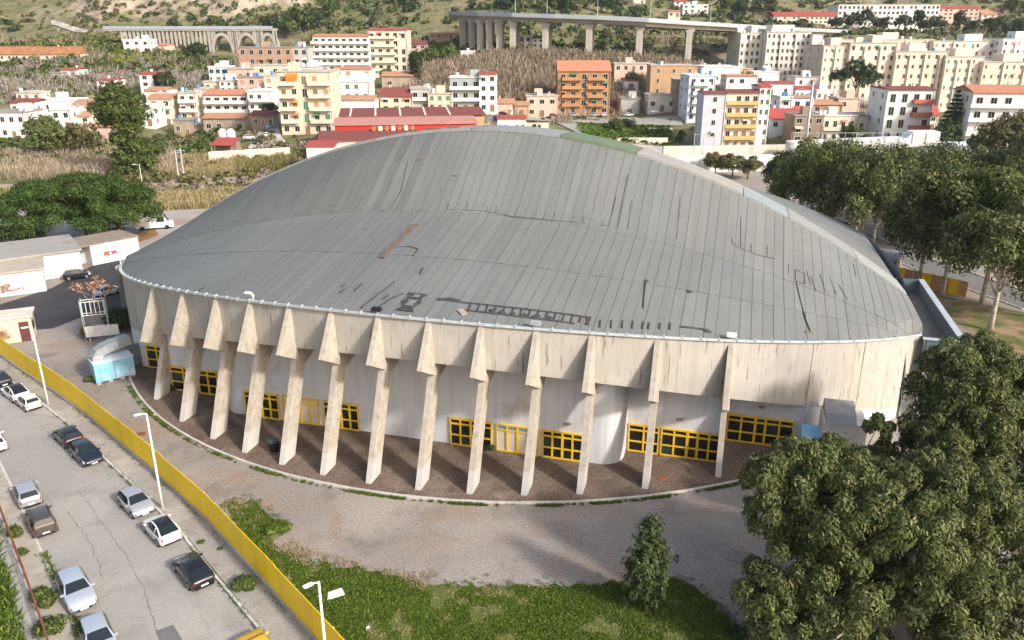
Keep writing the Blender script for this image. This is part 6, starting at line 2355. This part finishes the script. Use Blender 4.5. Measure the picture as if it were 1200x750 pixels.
# bare tree with a few brown leaves, behind the container
X, Y = g2(112, 395)
t = thing('bare_tree', 'leafless tree with a few orange-brown leaves behind the blue container', 'tree', (X, Y, 0))
mb = MB()
rb = random.Random(5)
def twig(p, d, L_, r_, dep):
    q = p + d * L_
    mb.tube([p, (p + q) / 2 + Vector((rb.uniform(-.1, .1), rb.uniform(-.1, .1), 0)) * L_ * .4, q], [r_, r_ * .8, r_ * .6], 5, cap=False)
    if dep == 0:
        ends.append(q)
        return
    for k in range(rb.choice((2, 3, 3))):
        nd = (d + Vector((rb.uniform(-.75, .75), rb.uniform(-.75, .75), rb.uniform(-.1, .45)))).normalized()
        twig(q, nd, L_ * rb.uniform(.6, .8), r_ * .6, dep - 1)
ends = []
twig(Vector((0, 0, 0)), Vector((.05, 0, 1)), 2.2, .13, 4)
mb.build('trunk', mat('bare_bark', (.30, .24, .20), .9, .2, 3), t)
lob = [(e.x, e.y, e.z, .5, .5, .4) for e in rb.sample(ends, min(60, len(ends)))]
v, q = leaf_cloud(lob, 260, .15, .8, .2, 6, .1)
link('leaves', npmesh('leaves', v, q, leafmat('autumn_leaves', (.35, .16, .07), (.55, .28, .14), (.7, .42, .25))), t)

# small bushes by the street and the hall
def bush(label, px, py, r_, seed, lm=green_l, n=1800, h=None, group='small bushes', leaf=.14, name='bush'):
    X, Y = g2(px, py)
    t = thing(name, label, 'bush', (X, Y, 0), 0, group)
    h = h or r_
    lob = [(random.uniform(-.5, .5) * r_, random.uniform(-.5, .5) * r_, h * random.uniform(.4, .7), r_ * .62, r_ * .62, h * .5) for _ in range(6)]
    v_, q_ = leaf_cloud(lob, n, leaf, .5, .1, seed, .35)
    link('foliage', npmesh('foliage', v_, q_, lm), t)
    m_ = MB()
    for k in range(4):
        m_.tube([(0, 0, 0), (random.uniform(-.3, .3) * r_, random.uniform(-.3, .3) * r_, h * .6)], [.025, .01], 5)
    m_.build('stem', bark, t)
bush('round green bush growing in the pavement by the black coupe', 288, 688, .62, 91, n=3200)
bush('tiny green tuft on the pavement left of the round bush', 236, 638, .22, 92, n=350, leaf=.1)
bush('tiny green tuft on the pavement close to the black coupe', 258, 645, .2, 93, n=300, leaf=.1)
bush('green weed bush on the left pavement beside the bend of the rusty railing', 20, 628, .55, 94, green_l, 900)
bush('leafy weed bush on the left pavement beside the silver-white estate', 53, 707, .75, 95, green_l, 1500)
bush('leafy weed bush on the left pavement at the bottom edge', 62, 742, .8, 96, green_l, 1600)
bush('small weed bush on the left pavement, farthest up', 27, 650, .35, 97, green_l, 500)
bush('green shrub against the doors behind the second buttress', 203, 457, .5, 98, dark_l, 900)
bush('green plant at the foot of the ninth buttress by the doors', 572, 527, .45, 99, dark_l, 800)
bush('green shrub at the corner of the blue container', 107, 447, .45, 100, green_l, 900)
bush('dark bush in the gap between bare tree and hall', 142, 388, 1.6, 101, dark_l, 3500, 2.6)
bush('leafy bush at the base of the steel frame', 104, 395, .9, 102, olive_l, 1500, 1.2)
bush('spiky green plant at the lawn tip beside the big eucalyptus', 868, 748, .5, 103, dark_l, 500, leaf=.3)
bush('dry orange hedge bush left of the cream booth', 2, 402, 1.6, 104, leafmat('rust_leaves', (.22, .11, .05), (.38, .20, .10), (.55, .33, .18)), 3000, 1.6)
bush('dry orange bush above the cream booth at the left edge', 3, 345, 1.7, 105, leafmat('rust_leaves', (.2, .1, .05), (.3, .2, .1), (.5, .3, .2)), 3000, 1.5)
bush('grass tuft island inside the fence beside the dead weeds', 325, 622, .8, 106, grassm, 2200, .35)
# ------------------------------------------------------------ yard buildings at the left
yb1 = thing('low_building', 'long low white building with flat grey roof and yellow shutters at left', 'building', (*g2(98, 321), 0), R(36))
MB().box(-17, 0, 0, 9, 0, 3.1).build('wall', white_wall, yb1)
rf = MB().box(-17.3, .3, -.3, 9.3, 3.1, 3.35).build('roof', mat('flat_roof_grey', (.34, .32, .29), .9, .15, .4, blotch=((.22, .2, .18), .4, .5, .7)), yb1)
for x in (-3.4, -1.6):
    MB().box(x, x + .9, -.05, .02, 1.2, 2.5).build('window', white_paint, yb1)
for i, x in enumerate((-9.4, -8.2, -6.7, -5.8)):
    m_ = MB()
    m_.box(x, x + 1.05, -.5 if i % 2 else -.1, -.42 if i % 2 else -.03, .1, 2.1)
    m_.build('shutter', mat('yellow_board', (.72, .50, .14), .7, .12, 1), yb1)
MB().box(-10, -5, -.06, .02, .1, 2.6).build('doorway', mat('grey_door', (.3, .29, .27), .7), yb1)
yb2 = thing('low_annex', 'white low annex with red scrawl at the left picture edge', 'building', (*g2(55, 341), 0), R(30))
MB().box(-14, 0, 0, 6, 0, 2.7).build('wall', white_wall, yb2)
MB().box(-14.2, .2, -.2, 6.2, 2.7, 2.9).build('roof', mat('annex_roof', (.42, .36, .30), .9), yb2)
m_ = MB()
m_.tube([(-4.5, -.02, .55), (-4.0, -.02, .7), (-3.3, -.02, .62), (-2.6, -.02, .8), (-2.2, -.02, .7)], .06, 4)
m_.build('graffiti', mat('graffiti_red', (.6, .05, .04), .7), yb2)
yb3 = thing('white_container', 'white box container with red graffiti behind the black hatchback', 'container', (*g2(111, 311), 0), R(50))
MB().box(-.2, 6.2, 0, 2.6, 0, 2.7).build('body', white_wall, yb3)
MB().box(-2.6, 6.3, 2.0, 5.5, 0, 2.62).build('rear_body', mat('container_grey', (.42, .46, .47), .7, .15, 1), yb3)
MB().box(-2.7, 6.4, -.1, 5.6, 2.71, 2.85).build('roof', mat('brown_roof', (.27, .22, .18), .9, .2, .7), yb3)
m_ = MB()
for (a, b) in (((1.4, 1.1), (2.2, 1.5)), ((1.5, 1.5), (2.1, 1.0)), ((2.5, 1.1), (3.0, 1.45)), ((2.4, 1.4), (3.1, 1.15))):
    m_.tube([(a[0], -.02, a[1]), (b[0], -.02, b[1])], .12, 4)
m_.build('graffiti', MATS['graffiti_red'], yb3)
# vans
def van(label, px, py, rz, L=5.2, H=2.2):
    t = thing('van', label, 'van', (*g2(px, py), .02), R(rz), 'white vans on the gravel lot')
    prof = [(-L / 2, .3), (L / 2, .3), (L / 2, .95), (L / 2 - .7, 1.15), (L / 2 - 1.35, H - .15), (L / 2 - 1.7, H), (-L / 2 + .1, H), (-L / 2, H - .15)]
    MB().yprism(prof, -.95, .95).build('body', pwhite, t)
    m_ = MB()
    m_.add([(L / 2 - .72, -.8, 1.17), (L / 2 - .72, .8, 1.17), (L / 2 - 1.33, .75, H - .17), (L / 2 - 1.33, -.75, H - .17)], [(0, 1, 2, 3)])
    for v_ in range(4):
        x_, y_, z_ = m_.v[v_]
        m_.v[v_] = (x_ + .02, y_, z_ + .01)
    m_.build('windscreen', cglass, t)
    for s in (-1, 1):
        MB().box(L / 2 - 2.3, L / 2 - 1.3, s * .95 - .02, s * .95 + .02, 1.2, H - .35).build('side_window', cglass, t)
        for x in (-L * .32, L * .32):
            MB().tube([(x, s * .78, .33), (x, s * .97, .33)], .33, 14).build('wheel', black_m, t)
van('white van with sloping nose right of the umbrella pines', 182, 268, 20, 5.6, 2.3)
van('white van half hidden behind the umbrella pine trunks', 128, 268, 10)
t = thing('covered_heap', 'pale tarpaulin-covered heap beside the dry patch', 'heap', (*g2(148, 293), 0))
m_ = MB()
rw = []
for i in range(7):
    th = math.pi * i / 6
    rw.append([(x, 1.0 * math.cos(th) * s_, 1.0 * math.sin(th) * s_) for (x, s_) in ((-1.7, .2), (-1.2, .8), (0, 1.0), (1.2, .75), (1.8, .2))])
m_.grid(rw)
m_.build('tarpaulin', mat('tarp', (.55, .50, .42), .8, .2, 1), t, smooth=True)
# lamp and cable poles of the yard
for (px, py, top, lab) in ((143, 318, 285, 'pale lamp post with bent arm at the left corner of the hall'), (167, 217, 193, 'street lamp standing among the reeds')):
    x, y = g2(px, py)
    q = thing('yard_lamp', lab, 'lamp post', (x, y, 0))
    hz = float(AT(px, top, y)[2])
    MB().tube([(0, 0, 0), (0, 0, hz)], [.09, .05], 8).build('pole', white_paint, q)
    MB().tube([(0, 0, hz), (-.9, 0, hz + .05)], .04, 5).build('arm', white_paint, q)
    MB().box(-1.4, -.8, -.12, .12, hz, hz + .12).build('lamp_head', white_paint, q)
for (px, py, top, lab) in ((210, 212, 176, 'left concrete pylon of the pair above the reeds'), (216, 210, 174, 'right concrete pylon of the pair above the reeds')):
    x, y = g2(px, py)
    q = thing('pylon', lab, 'pylon', (x, y, 0), 0, 'pylon pair above the reeds')
    hz = float(AT(px, top, y)[2])
    MB().tube([(0, 0, 0), (0, 0, hz)], [.22, .14], 8).build('pole', galv, q)
    MB().box(-.9, .9, -.08, .08, hz - .5, hz - .35).build('crossarm', galv, q)

# ------------------------------------------------------------ right side: yellow boards, lamp, parked cars, road edge
ybo = thing('yellow_boards', 'row of yellow and orange boards behind the eucalyptus trunks', 'fence', (*g2(1048, 330), 0), math.atan2(g2(1132, 349)[1] - g2(1048, 330)[1], g2(1132, 349)[0] - g2(1048, 330)[0]))
Lb = math.dist(g2(1048, 330), g2(1132, 349))
for i in range(8):
    m_ = MB().box(i * Lb / 8, (i + 1) * Lb / 8 - .05, 0, .06, .05, 1.9)
    m_.build('board', [yellow_paint, mat('orange_board', (.60, .33, .10), .7), mat('grey_board', (.36, .3, .25), .8)][(0, 1, 2, 0, 1, 1, 0, 1)[i]], ybo)
    MB().box(i * Lb / 8 - .04, i * Lb / 8 + .04, .06, .14, 0, 1.95).build('post', galv, ybo)
x, y = g2(1050, 332)
q = thing('yard_lamp', 'tall lamp post at the left end of the yellow boards', 'lamp post', (x, y, 0))
hz = float(AT(1058, 275, y)[2])
MB().tube([(0, 0, 0), (0, 0, hz)], [.1, .06], 8).build('pole', galv, q)
MB().tube([(0, 0, hz), (-.9, 0, hz + .2)], .04, 5).build('arm', galv, q)
MB().box(-1.4, -.8, -.12, .12, hz + .15, hz + .3).build('lamp_head', galv, q)
lw = thing('entrance_canopy', 'low brick kiosk with long grey canopy at the right back of the hall', 'kiosk', (*g2(1028, 322), 0), R(-38))
MB().box(-3, 2, 0, 3, 0, 2.4).build('wall', mat('kiosk_brick', (.28, .13, .08), .9, .2, 2), lw)
MB().box(-3.4, 2.4, -1.4, 3.4, 2.4, 2.6).build('roof', mat('kiosk_roof', (.30, .32, .33), .7, .1, 1), lw)
MB().box(2.02, 2.4, 0, .4, 0, 2.4).build('post', white_paint, lw)
kerbr = tag(MB().box(0, .001, 0, .001, -.2, -.19).build('back_kerb', kerbmat), kind='structure')
for line in ([(945, 238), (1020, 275), (1100, 307), (1200, 341)], [(930, 246), (1010, 289), (1090, 323), (1200, 363)]):
    P_ = [np.array(g2(*q_)) for q_ in line]
    for p, q_ in zip(P_[:-1], P_[1:]):
        L_ = np.linalg.norm(q_ - p)
        for i in range(int(L_)):
            r_ = p + (q_ - p) * i / int(L_)
            link('kerb_stone', ksm, kerbr, (r_[0], r_[1], .01), math.atan2(*(q_ - p)[::-1]))
colsr = [pwhite, silver, navy, pwhite, bluesil, brown_p, pwhite, silver]
for i, (px, py, rz) in enumerate([(975, 240, 70), (990, 236, 70), (1035, 232, 75), (1052, 234, 75), (1082, 246, 80), (1100, 250, 80), (1000, 262, 20), (1065, 258, 80)]):
    make_car('parked_car', 'parked %s car glimpsed through the right-hand trees, %s from the left' % (('white', 'silver', 'dark', 'white', 'pale blue', 'brown', 'white', 'silver')[i], ordinal(i)), g2(px, py), R(rz), colsr[i], group='cars on the car park behind the trees')
def far_car(label, px, py, D, rz, paint):
    p = AT(px, py, D)
    make_car('parked_car', label, (float(p[0]), float(p[1])), R(rz), paint, group='cars in the town', z=max(tz(float(p[0]), float(p[1])), float(p[2])) + .02)
pred = carpaint('paint_red', (.5, .02, .03), 0)
for (px, py, D, rz, pt, lab) in [(649, 137, 276, 0, pred, 'red car parked left of the orange apartment block'), (660, 136, 278, 80, silver, 'silver car in front of the orange block, left of the doorway'),
                                 (673, 136, 277, 0, bluesil, 'pale car in front of the orange block, at the doorway'), (697, 136, 277, 0, bluesil, 'pale blue car in front of the right half of the orange block'),
                                 (708, 136, 277, 80, pwhite, 'white car at the right corner of the orange block'), (737, 136, 277, 0, pwhite, 'white car in front of the grey shop'),
                                 (765, 132, 280, 0, bluesil, 'blue-grey car under the tan brick block'), (590, 135, 262, 0, navy, 'dark car parked below the narrow white tower house'),
                                 (313, 160, 222, 80, pwhite, 'white car in the yard left of the yellow block'), (316, 150, 232, 80, lblue, 'blue car in the yard left of the yellow block'),
                                 (303, 168, 214, 60, navy, 'dark car at the front of the yard left of the yellow block'), (292, 163, 218, 20, pwhite, 'white covered car beside the red-roofed shed')]:
    far_car(lab, px, py, D, rz, pt)

# ------------------------------------------------------------ single trees of town and hillside
def far_tree(label, px, py, D, H_, Rr, lm, seed, n=2600, name='tree', bottom=.15, group='trees on the hillside', leaf=.9, nl=12, z=None, lobes=None):
    p = AT(px, py, D)
    x, y = float(p[0]), float(p[1])
    t = thing(name, label, 'tree', (x, y, tz(x, y) if z is None else z), 0, group)
    lob = lobes or rand_lobes(nl, (Rr, Rr, H_ * (1 - bottom) / 2), H_ * (1 + bottom) / 2, seed, (.32, .5))
    tree_parts(t, lob, n, leaf * .8, .5, .2, lm, bark, max(.15, H_ * .02), seed, .5, 6, .5, (0, 0), (24, leaf * 1.3))
far_tree('tall dark green tree with uneven crown rising above the left houses', 150, 186, 170, 19.5, 5.6, green_l, 201, 26000, leaf=.5, lobes=[(-.5, 0, 17.4, 2.4, 2.4, 2.0), (-2.2, 0, 15.8, 2.4, 2.4, 2.0), (1.6, .5, 16.2, 2.4, 2.4, 2.2), (-4.8, 0, 14.0, 2.0, 2.0, 1.6), (0, -1, 13.6, 3.2, 3.0, 2.2), (3.6, 0, 13.2, 2.4, 2.4, 2.0), (-3, 1, 11.6, 2.2, 2.2, 1.4), (1.5, 0, 10.4, 2.6, 2.6, 1.8), (-.6, 0, 8.0, 2.6, 2.4, 1.8), (1.8, 0, 6.0, 3.0, 2.6, 2.0), (-.4, 0, 4.2, 3.2, 2.8, 2.0), (3.4, 0, 3.2, 2.8, 2.6, 1.8), (.5, 0, 1.6, 3.4, 3.0, 1.8)])
far_tree('light yellow-green tree in front of the left houses', 55, 178, 196, 10.5, 5.2, leafmat('light_leaves', (.06, .09, .02), (.14, .17, .045), (.27, .28, .10), .25), 202, 10000, leaf=.5, bottom=.08)
far_tree('brownish bush tree between the light tree and the tall tree', 98, 182, 200, 8.0, 4.6, olive_l, 203, 6000, leaf=.5, bottom=.02)
far_tree('small bush tree right at the foot of the tall tree', 175, 178, 190, 6, 3.6, green_l, 204, 4500, leaf=.5, bottom=.02)
far_tree('round umbrella pine below the left viaduct', 232, 82, 385, 9.5, 6.2, dark_l, 205, 4000, leaf=.9, bottom=.35)
far_tree('dark bush beside the umbrella pine at left', 222, 85, 380, 4.5, 3.2, green_l, 206, 1600)
far_tree('dark cypress tree right of the stone terrace house', 488, 103, 302, 14, 2.4, dark_l, 207, 3500, name='cypress', bottom=.02, leaf=.7)
far_tree('dark bush left of the tall cypress', 478, 72, 372, 7, 4.5, dark_l, 208, 2500)
far_tree('olive tree below the green garden, left', 505, 76, 362, 6.5, 4.2, green_l, 209, 2200)
far_tree('olive tree below the green garden, right', 526, 80, 352, 7.5, 4.0, green_l, 210, 2200)
far_tree('dark umbrella pine in front of the hospital', 998, 138, 300, 15, 8.2, dark_l, 211, 9000, bottom=.45, leaf=.7, name='umbrella_pine')
far_tree('bush tree in front of the small tan house', 1000, 160, 228, 6, 4.0, green_l, 212, 3200, leaf=.6, bottom=.02)
far_tree('green bush tree right of the chapel tower', 1108, 168, 205, 7.5, 4.6, dark_l, 213, 4000, leaf=.6, bottom=.02)
far_tree('eucalyptus crown in front of the white modern block', 1172, 200, 165, 13.5, 7.2, olive_l, 214, 14000, leaf=.6, bottom=.3, nl=16)
far_tree('leafy tree behind the tan brick block', 744, 100, 316, 5, 3.6, olive_l, 215, 1800)
far_tree('dark tree in the plot below the orange block, left', 720, 150, 258, 3.5, 3.4, green_l, 216, 2200, leaf=.5, bottom=.0)
far_tree('dark tree in the plot below the orange block, right', 738, 148, 262, 3.8, 3.0, dark_l, 217, 2000, leaf=.5, bottom=.0)
far_tree('round green tree beside the white house left of the yellow block', 316, 128, 248, 6.5, 3.2, dark_l, 218, 2500, leaf=.5)
far_tree('dark tree between the white houses right of the tall tree', 199, 110, 292, 8, 4.2, dark_l, 219, 3000)
# conifer with tiers (Norfolk pine) before the hospital
p = AT(1113, 165, 222)
cf = thing('conifer', 'tall tiered conifer in front of the hospital', 'tree', (float(p[0]), 222, tz(float(p[0]), 222)))
hz = float(AT(1118, 106, 222)[2]) - cf.location.z
lob = []
for k in range(11):
    zz = hz * (.22 + .76 * k / 10)
    rr = 4.4 * (1 - k / 11.5)
    for j in range(8):
        a = j * math.pi / 4 + k
        lob.append((math.cos(a) * rr * .6, math.sin(a) * rr * .6, zz, rr * .42, rr * .42, .32))
tree_parts(cf, lob, 9000, .5, .4, 0, dark_l, bark, .3, 220, .9, 20, .3)
# tree rows on the hill: below the school and along the crest
row = [(978, 41), (996, 42), (1012, 39), (1030, 40), (1058, 41), (1070, 43), (1084, 41), (1098, 40), (1122, 43), (1137, 44), (1152, 46), (1166, 44), (1180, 46), (1194, 45)]
for i, (px, py) in enumerate(row):
    far_tree('dark green tree in the row below the school, %s from the left' % ordinal(i), px, py + 1, 462, 7.5 + 2 * (i % 3), 5.0, dark_l, 230 + i, 1800, leaf=.9, bottom=.05, group='trees below the school')
row2 = [(318, 36, 480), (335, 40, 470), (352, 38, 475), (368, 36, 480), (390, 30, 500), (640, 12, 480), (655, 13, 485), (672, 12, 490), (690, 13, 500), (712, 12, 500), (605, 10, 480), (850, 12, 520), (870, 14, 520), (895, 14, 540), (1185, 12, 560)]
for i, (px, py, D) in enumerate(row2):
    far_tree('bushy hillside tree near the top edge, %s from the left' % ordinal(sorted(range(len(row2)), key=lambda k: row2[k][0]).index(i)), px, py + 6, D, 9 + 3 * (i % 3), 6 + (i % 2), green_l if i % 3 else dark_l, 260 + i, 1800, leaf=1.3, bottom=.02, group='hillside trees near the top edge')

# ------------------------------------------------------------ scrub, reeds, meadows: uncountable growth
def scrub(name, label, pts, r_rng, lm, per, leaf, seed, hfac=.8):
    r_ = np.random.default_rng(seed)
    V, Q, o = [], [], 0
    pts = np.array(pts)
    z = terr(pts[:, 0], pts[:, 1])
    n = len(pts)
    rad = r_.uniform(*r_rng, n)
    idx = np.repeat(np.arange(n), per)
    d_ = unit(r_.normal(size=(n * per, 3)))
    d_[:, 2] = np.abs(d_[:, 2])
    k = .5 + .5 * r_.random(n * per) ** .5
    c = np.c_[pts[idx], z[idx]] + d_ * np.c_[rad[idx], rad[idx], rad[idx] * hfac * 1.3] * k[:, None]
    nrm = unit(d_ + r_.normal(0, .5, d_.shape))
    ref = unit(r_.normal(size=d_.shape))
    v = unit(ref - nrm * (ref * nrm).sum(1)[:, None])
    u = np.cross(nrm, v)
    s = leaf * (.5 + r_.random(len(c))) * (rad[idx] / np.mean(r_rng)) ** .5
    vv, qq = quads_from(c, u * (s / 2)[:, None], v * (s / 2)[:, None])
    tag(link(name, npmesh(name, vv, qq, lm)), label, 'scrub', kind='stuff')

foot = [(float((AT(q['x0'], q['yb'], q['D'])[0])) - 2, float(AT(q['x1'], q['yb'], q['D'])[0]) + 2, q['D'] - 2, q['D'] + q.get('depth', 9) + 2) for q in HOUSES]
def free(x, y):
    k = np.ones(len(x), bool)
    for (a, b, c, d_) in foot:
        k &= ~((x > a) & (x < b) & (y > c) & (y < d_))
    return k
def area(n, x0, x1, y0, y1, seed, thr=.5, sc=.03):
    r_ = np.random.default_rng(seed)
    x = x0 + (x1 - x0) * r_.random(n)
    y = y0 + (y1 - y0) * r_.random(n)
    k = (vnoise(x + 900, y, sc, seed) > thr) & free(x, y)
    return np.c_[x[k], y[k]]
scrub('green_scrub', 'dark green bushes scattered over the hills', area(6500, -420, 420, 330, 800, 301, .44, .022), (.8, 3.2), green_l, 28, 1.0, 301)
scrub('dark_scrub', 'dark evergreen thickets on the far slopes', area(2400, -420, 420, 380, 850, 302, .56, .018), (1.5, 4.5), dark_l, 34, 1.4, 302)
def thicket(name, label, pts, h, w, per, spread, lm, seed, lean=.3):
    """leafless upright growth: fans of thin stems"""
    r_ = np.random.default_rng(seed)
    x = np.repeat(pts[:, 0], per) + r_.normal(0, spread, len(pts) * per)
    y = np.repeat(pts[:, 1], per) + r_.normal(0, spread, len(pts) * per)
    z = terr(x, y)
    hh = h * (.4 + .8 * r_.random(len(x))) * np.repeat(.6 + .8 * r_.random(len(pts)), per)
    v, q_ = blades(x, y, z, hh, w * (.5 + r_.random(len(x))), lean)
    tag(link(name, npmesh(name, v, q_, lm)), label, 'scrub', kind='stuff')
dry_l = leafmat('dry_stems', (.17, .125, .085), (.29, .225, .155), (.42, .34, .235), .2)
grey_l = leafmat('grey_stems', (.20, .165, .145), (.31, .265, .235), (.42, .37, .33), .2)
thicket('dry_scrub', 'brown leafless scrub on the slopes behind the town', np.vstack([area(2600, -420, 420, 265, 620, 303, .45, .03), area(2600, -40, 75, 288, 350, 304, .12, .05)]), 3.0, .22, 16, 1.2, dry_l, 303)
thicket('grey_scrub', 'grey leafless thickets on the left slope', np.vstack([area(1500, -230, -80, 262, 400, 305, .5, .045), area(700, 60, 140, 300, 352, 309, .3, .05)]), 1.9, .2, 16, 1.1, grey_l, 305)
scrub('olive_scrub', 'yellow-green bushes on the slopes', area(4200, -420, 420, 300, 800, 306, .42, .025), (.6, 2.2), olive_l, 24, 1.05, 306)
scrub('slope_shrubs', 'low green and olive bushes on the left slope', area(900, -230, -80, 262, 410, 321, .45, .06), (.6, 1.9), green_l, 34, .8, 321)
scrub('town_shrubs', 'garden shrubs between the town houses', area(700, -200, 200, 228, 330, 307, .5, .06), (.6, 1.8), green_l, 40, .6, 307)

def reed_patch(name, label, px_poly, n, h, lm, seed, w=.10):
    poly = [g2(*q_) for q_ in px_poly]
    x, y = scatter(poly, n, seed)
    k = vnoise(x, y, .12, seed) * .6 + vnoise(x, y, .5, seed + 1) * .4 > .3
    x, y = x[k], y[k]
    z = terr(x, y)
    hh = h * .85 * (.4 + .8 * rng.random(len(x)) * (.5 + vnoise(x, y, .2, seed)))
    v, q_ = blades(x, y, z, hh, w * (.4 + .8 * rng.random(len(x))), .32)
    tag(link(name, npmesh(name, v, q_, lm)), label, 'reeds', kind='stuff')
reedm = leafmat('reed_dry', (.22, .17, .075), (.36, .29, .14), (.50, .42, .23), .2)
reedg = leafmat('reed_green', (.10, .11, .03), (.22, .20, .07), (.36, .31, .13), .2)
reedp = leafmat('reed_pale', (.26, .20, .13), (.38, .30, .21), (.52, .44, .33), .2)
scrub('brambles', 'brown and green brambles between path and houses', np.vstack([area(900, -170, -50, 150, 232, 311, .42, .08)]), (.5, 1.5), olive_l, 60, .45, 311)
scrub('dry_brambles', 'dry brown brambles around the reeds', area(900, -170, -45, 146, 228, 312, .42, .09), (.4, 1.3), bare_l, 60, .4, 312)
reed_patch('reeds', 'yellow-green reed bank along the path behind the pines', [(172, 248), (260, 244), (320, 230), (320, 224), (175, 230)], 15000, 1.5, reedm, 401, .09)
reed_patch('reeds', 'tall reeds left of the rusty shed', [(285, 204), (345, 198), (345, 184), (270, 190)], 16000, 2.0, reedg, 402, .10)
reed_patch('reeds', 'pale dry reeds in front of the left houses', [(-40, 212), (205, 208), (205, 180), (-40, 184)], 28000, 2.3, reedp, 403, .09)
reed_patch('reeds', 'brown dry reeds between pylons and red-roofed shed', [(160, 210), (290, 204), (290, 188), (170, 184)], 16000, 1.6, reedm, 404, .09)
reed_patch('reeds', 'dry reeds at the left picture edge behind the pines', [(-60, 252), (20, 248), (20, 228), (-60, 230)], 5000, 2.2, reedg, 405, .16)
scrub('hedge_growth', 'green hedge growth below the left houses', area(420, -150, -78, 178, 226, 308, .45, .07), (.8, 2.0), green_l, 70, .5, 308)
# meadows on the hill as turf
def meadow(name, label, px, lm, n, h):
    P_ = [AT(*q_) for q_ in px]
    poly = [(float(p[0]), float(p[1])) for p in P_]
    x, y = scatter(poly, n, len(label))
    k = vnoise(x, y, .06, 5) > .25
    x, y = x[k], y[k]
    v, q_ = blades(x, y, terr(x, y), h * (.5 + rng.random(len(x))), .9 * (.5 + rng.random(len(x))), .8)
    tag(link(name, npmesh(name, v, q_, lm)), label, 'meadow', kind='stuff')
mead = leafmat('meadow_green', (.10, .14, .02), (.20, .24, .035), (.36, .36, .06), .3)
meadow('meadow', 'bright yellow-green meadow below the left viaduct', [(130, 70, 395), (225, 70, 395), (225, 62, 430), (130, 62, 430)], mead, 5000, .7)
meadow('meadow', 'green terraced meadow on the upper left slope', [(20, 50, 440), (140, 48, 440), (140, 36, 500), (20, 36, 500)], mead, 4500, .7)
meadow('meadow', 'green garden on the hill left of the viaduct', [(505, 62, 372), (560, 60, 368), (560, 46, 400), (505, 46, 400)], grassm, 6000, .9)
meadow('meadow', 'bright green strip under the viaduct piers', [(700, 74, 338), (770, 74, 338), (770, 64, 356), (700, 64, 356)], mead, 4500, .7)
meadow('meadow', 'overgrown green plot below the orange apartment block', [(690, 152, 240), (785, 150, 240), (785, 139, 266), (680, 139, 266)], grassm, 9000, .9)
meadow('meadow', 'pale green slope right of the viaduct piers', [(790, 52, 372), (850, 52, 372), (850, 40, 400), (790, 40, 400)], mead, 4000, .8)

# ------------------------------------------------------------ haze
zlow = float(min(ZZ.min(), 0)) - 1.0
hz_ = MB().box(-1560, 1560, -360, 1760, zlow, float(ZZ.max()) + 12).build('haze', bpy.data.materials.new('haze_air'))
hm = hz_.data.materials[0]
hm.use_nodes = True
for nd in list(hm.node_tree.nodes):
    if nd.type == 'BSDF_PRINCIPLED':
        hm.node_tree.nodes.remove(nd)
pv = hm.node_tree.nodes.new('ShaderNodeVolumePrincipled')
pv.inputs['Color'].default_value = (.86, .90, .95, 1)
pv.inputs['Density'].default_value = .00011
pv.inputs['Anisotropy'].default_value = .2
hm.node_tree.links.new(pv.outputs[0], [n for n in hm.node_tree.nodes if n.type == 'OUTPUT_MATERIAL'][0].inputs['Volume'])
tag(hz_, 'thin pale haze filling the valley air', 'haze', kind='stuff')
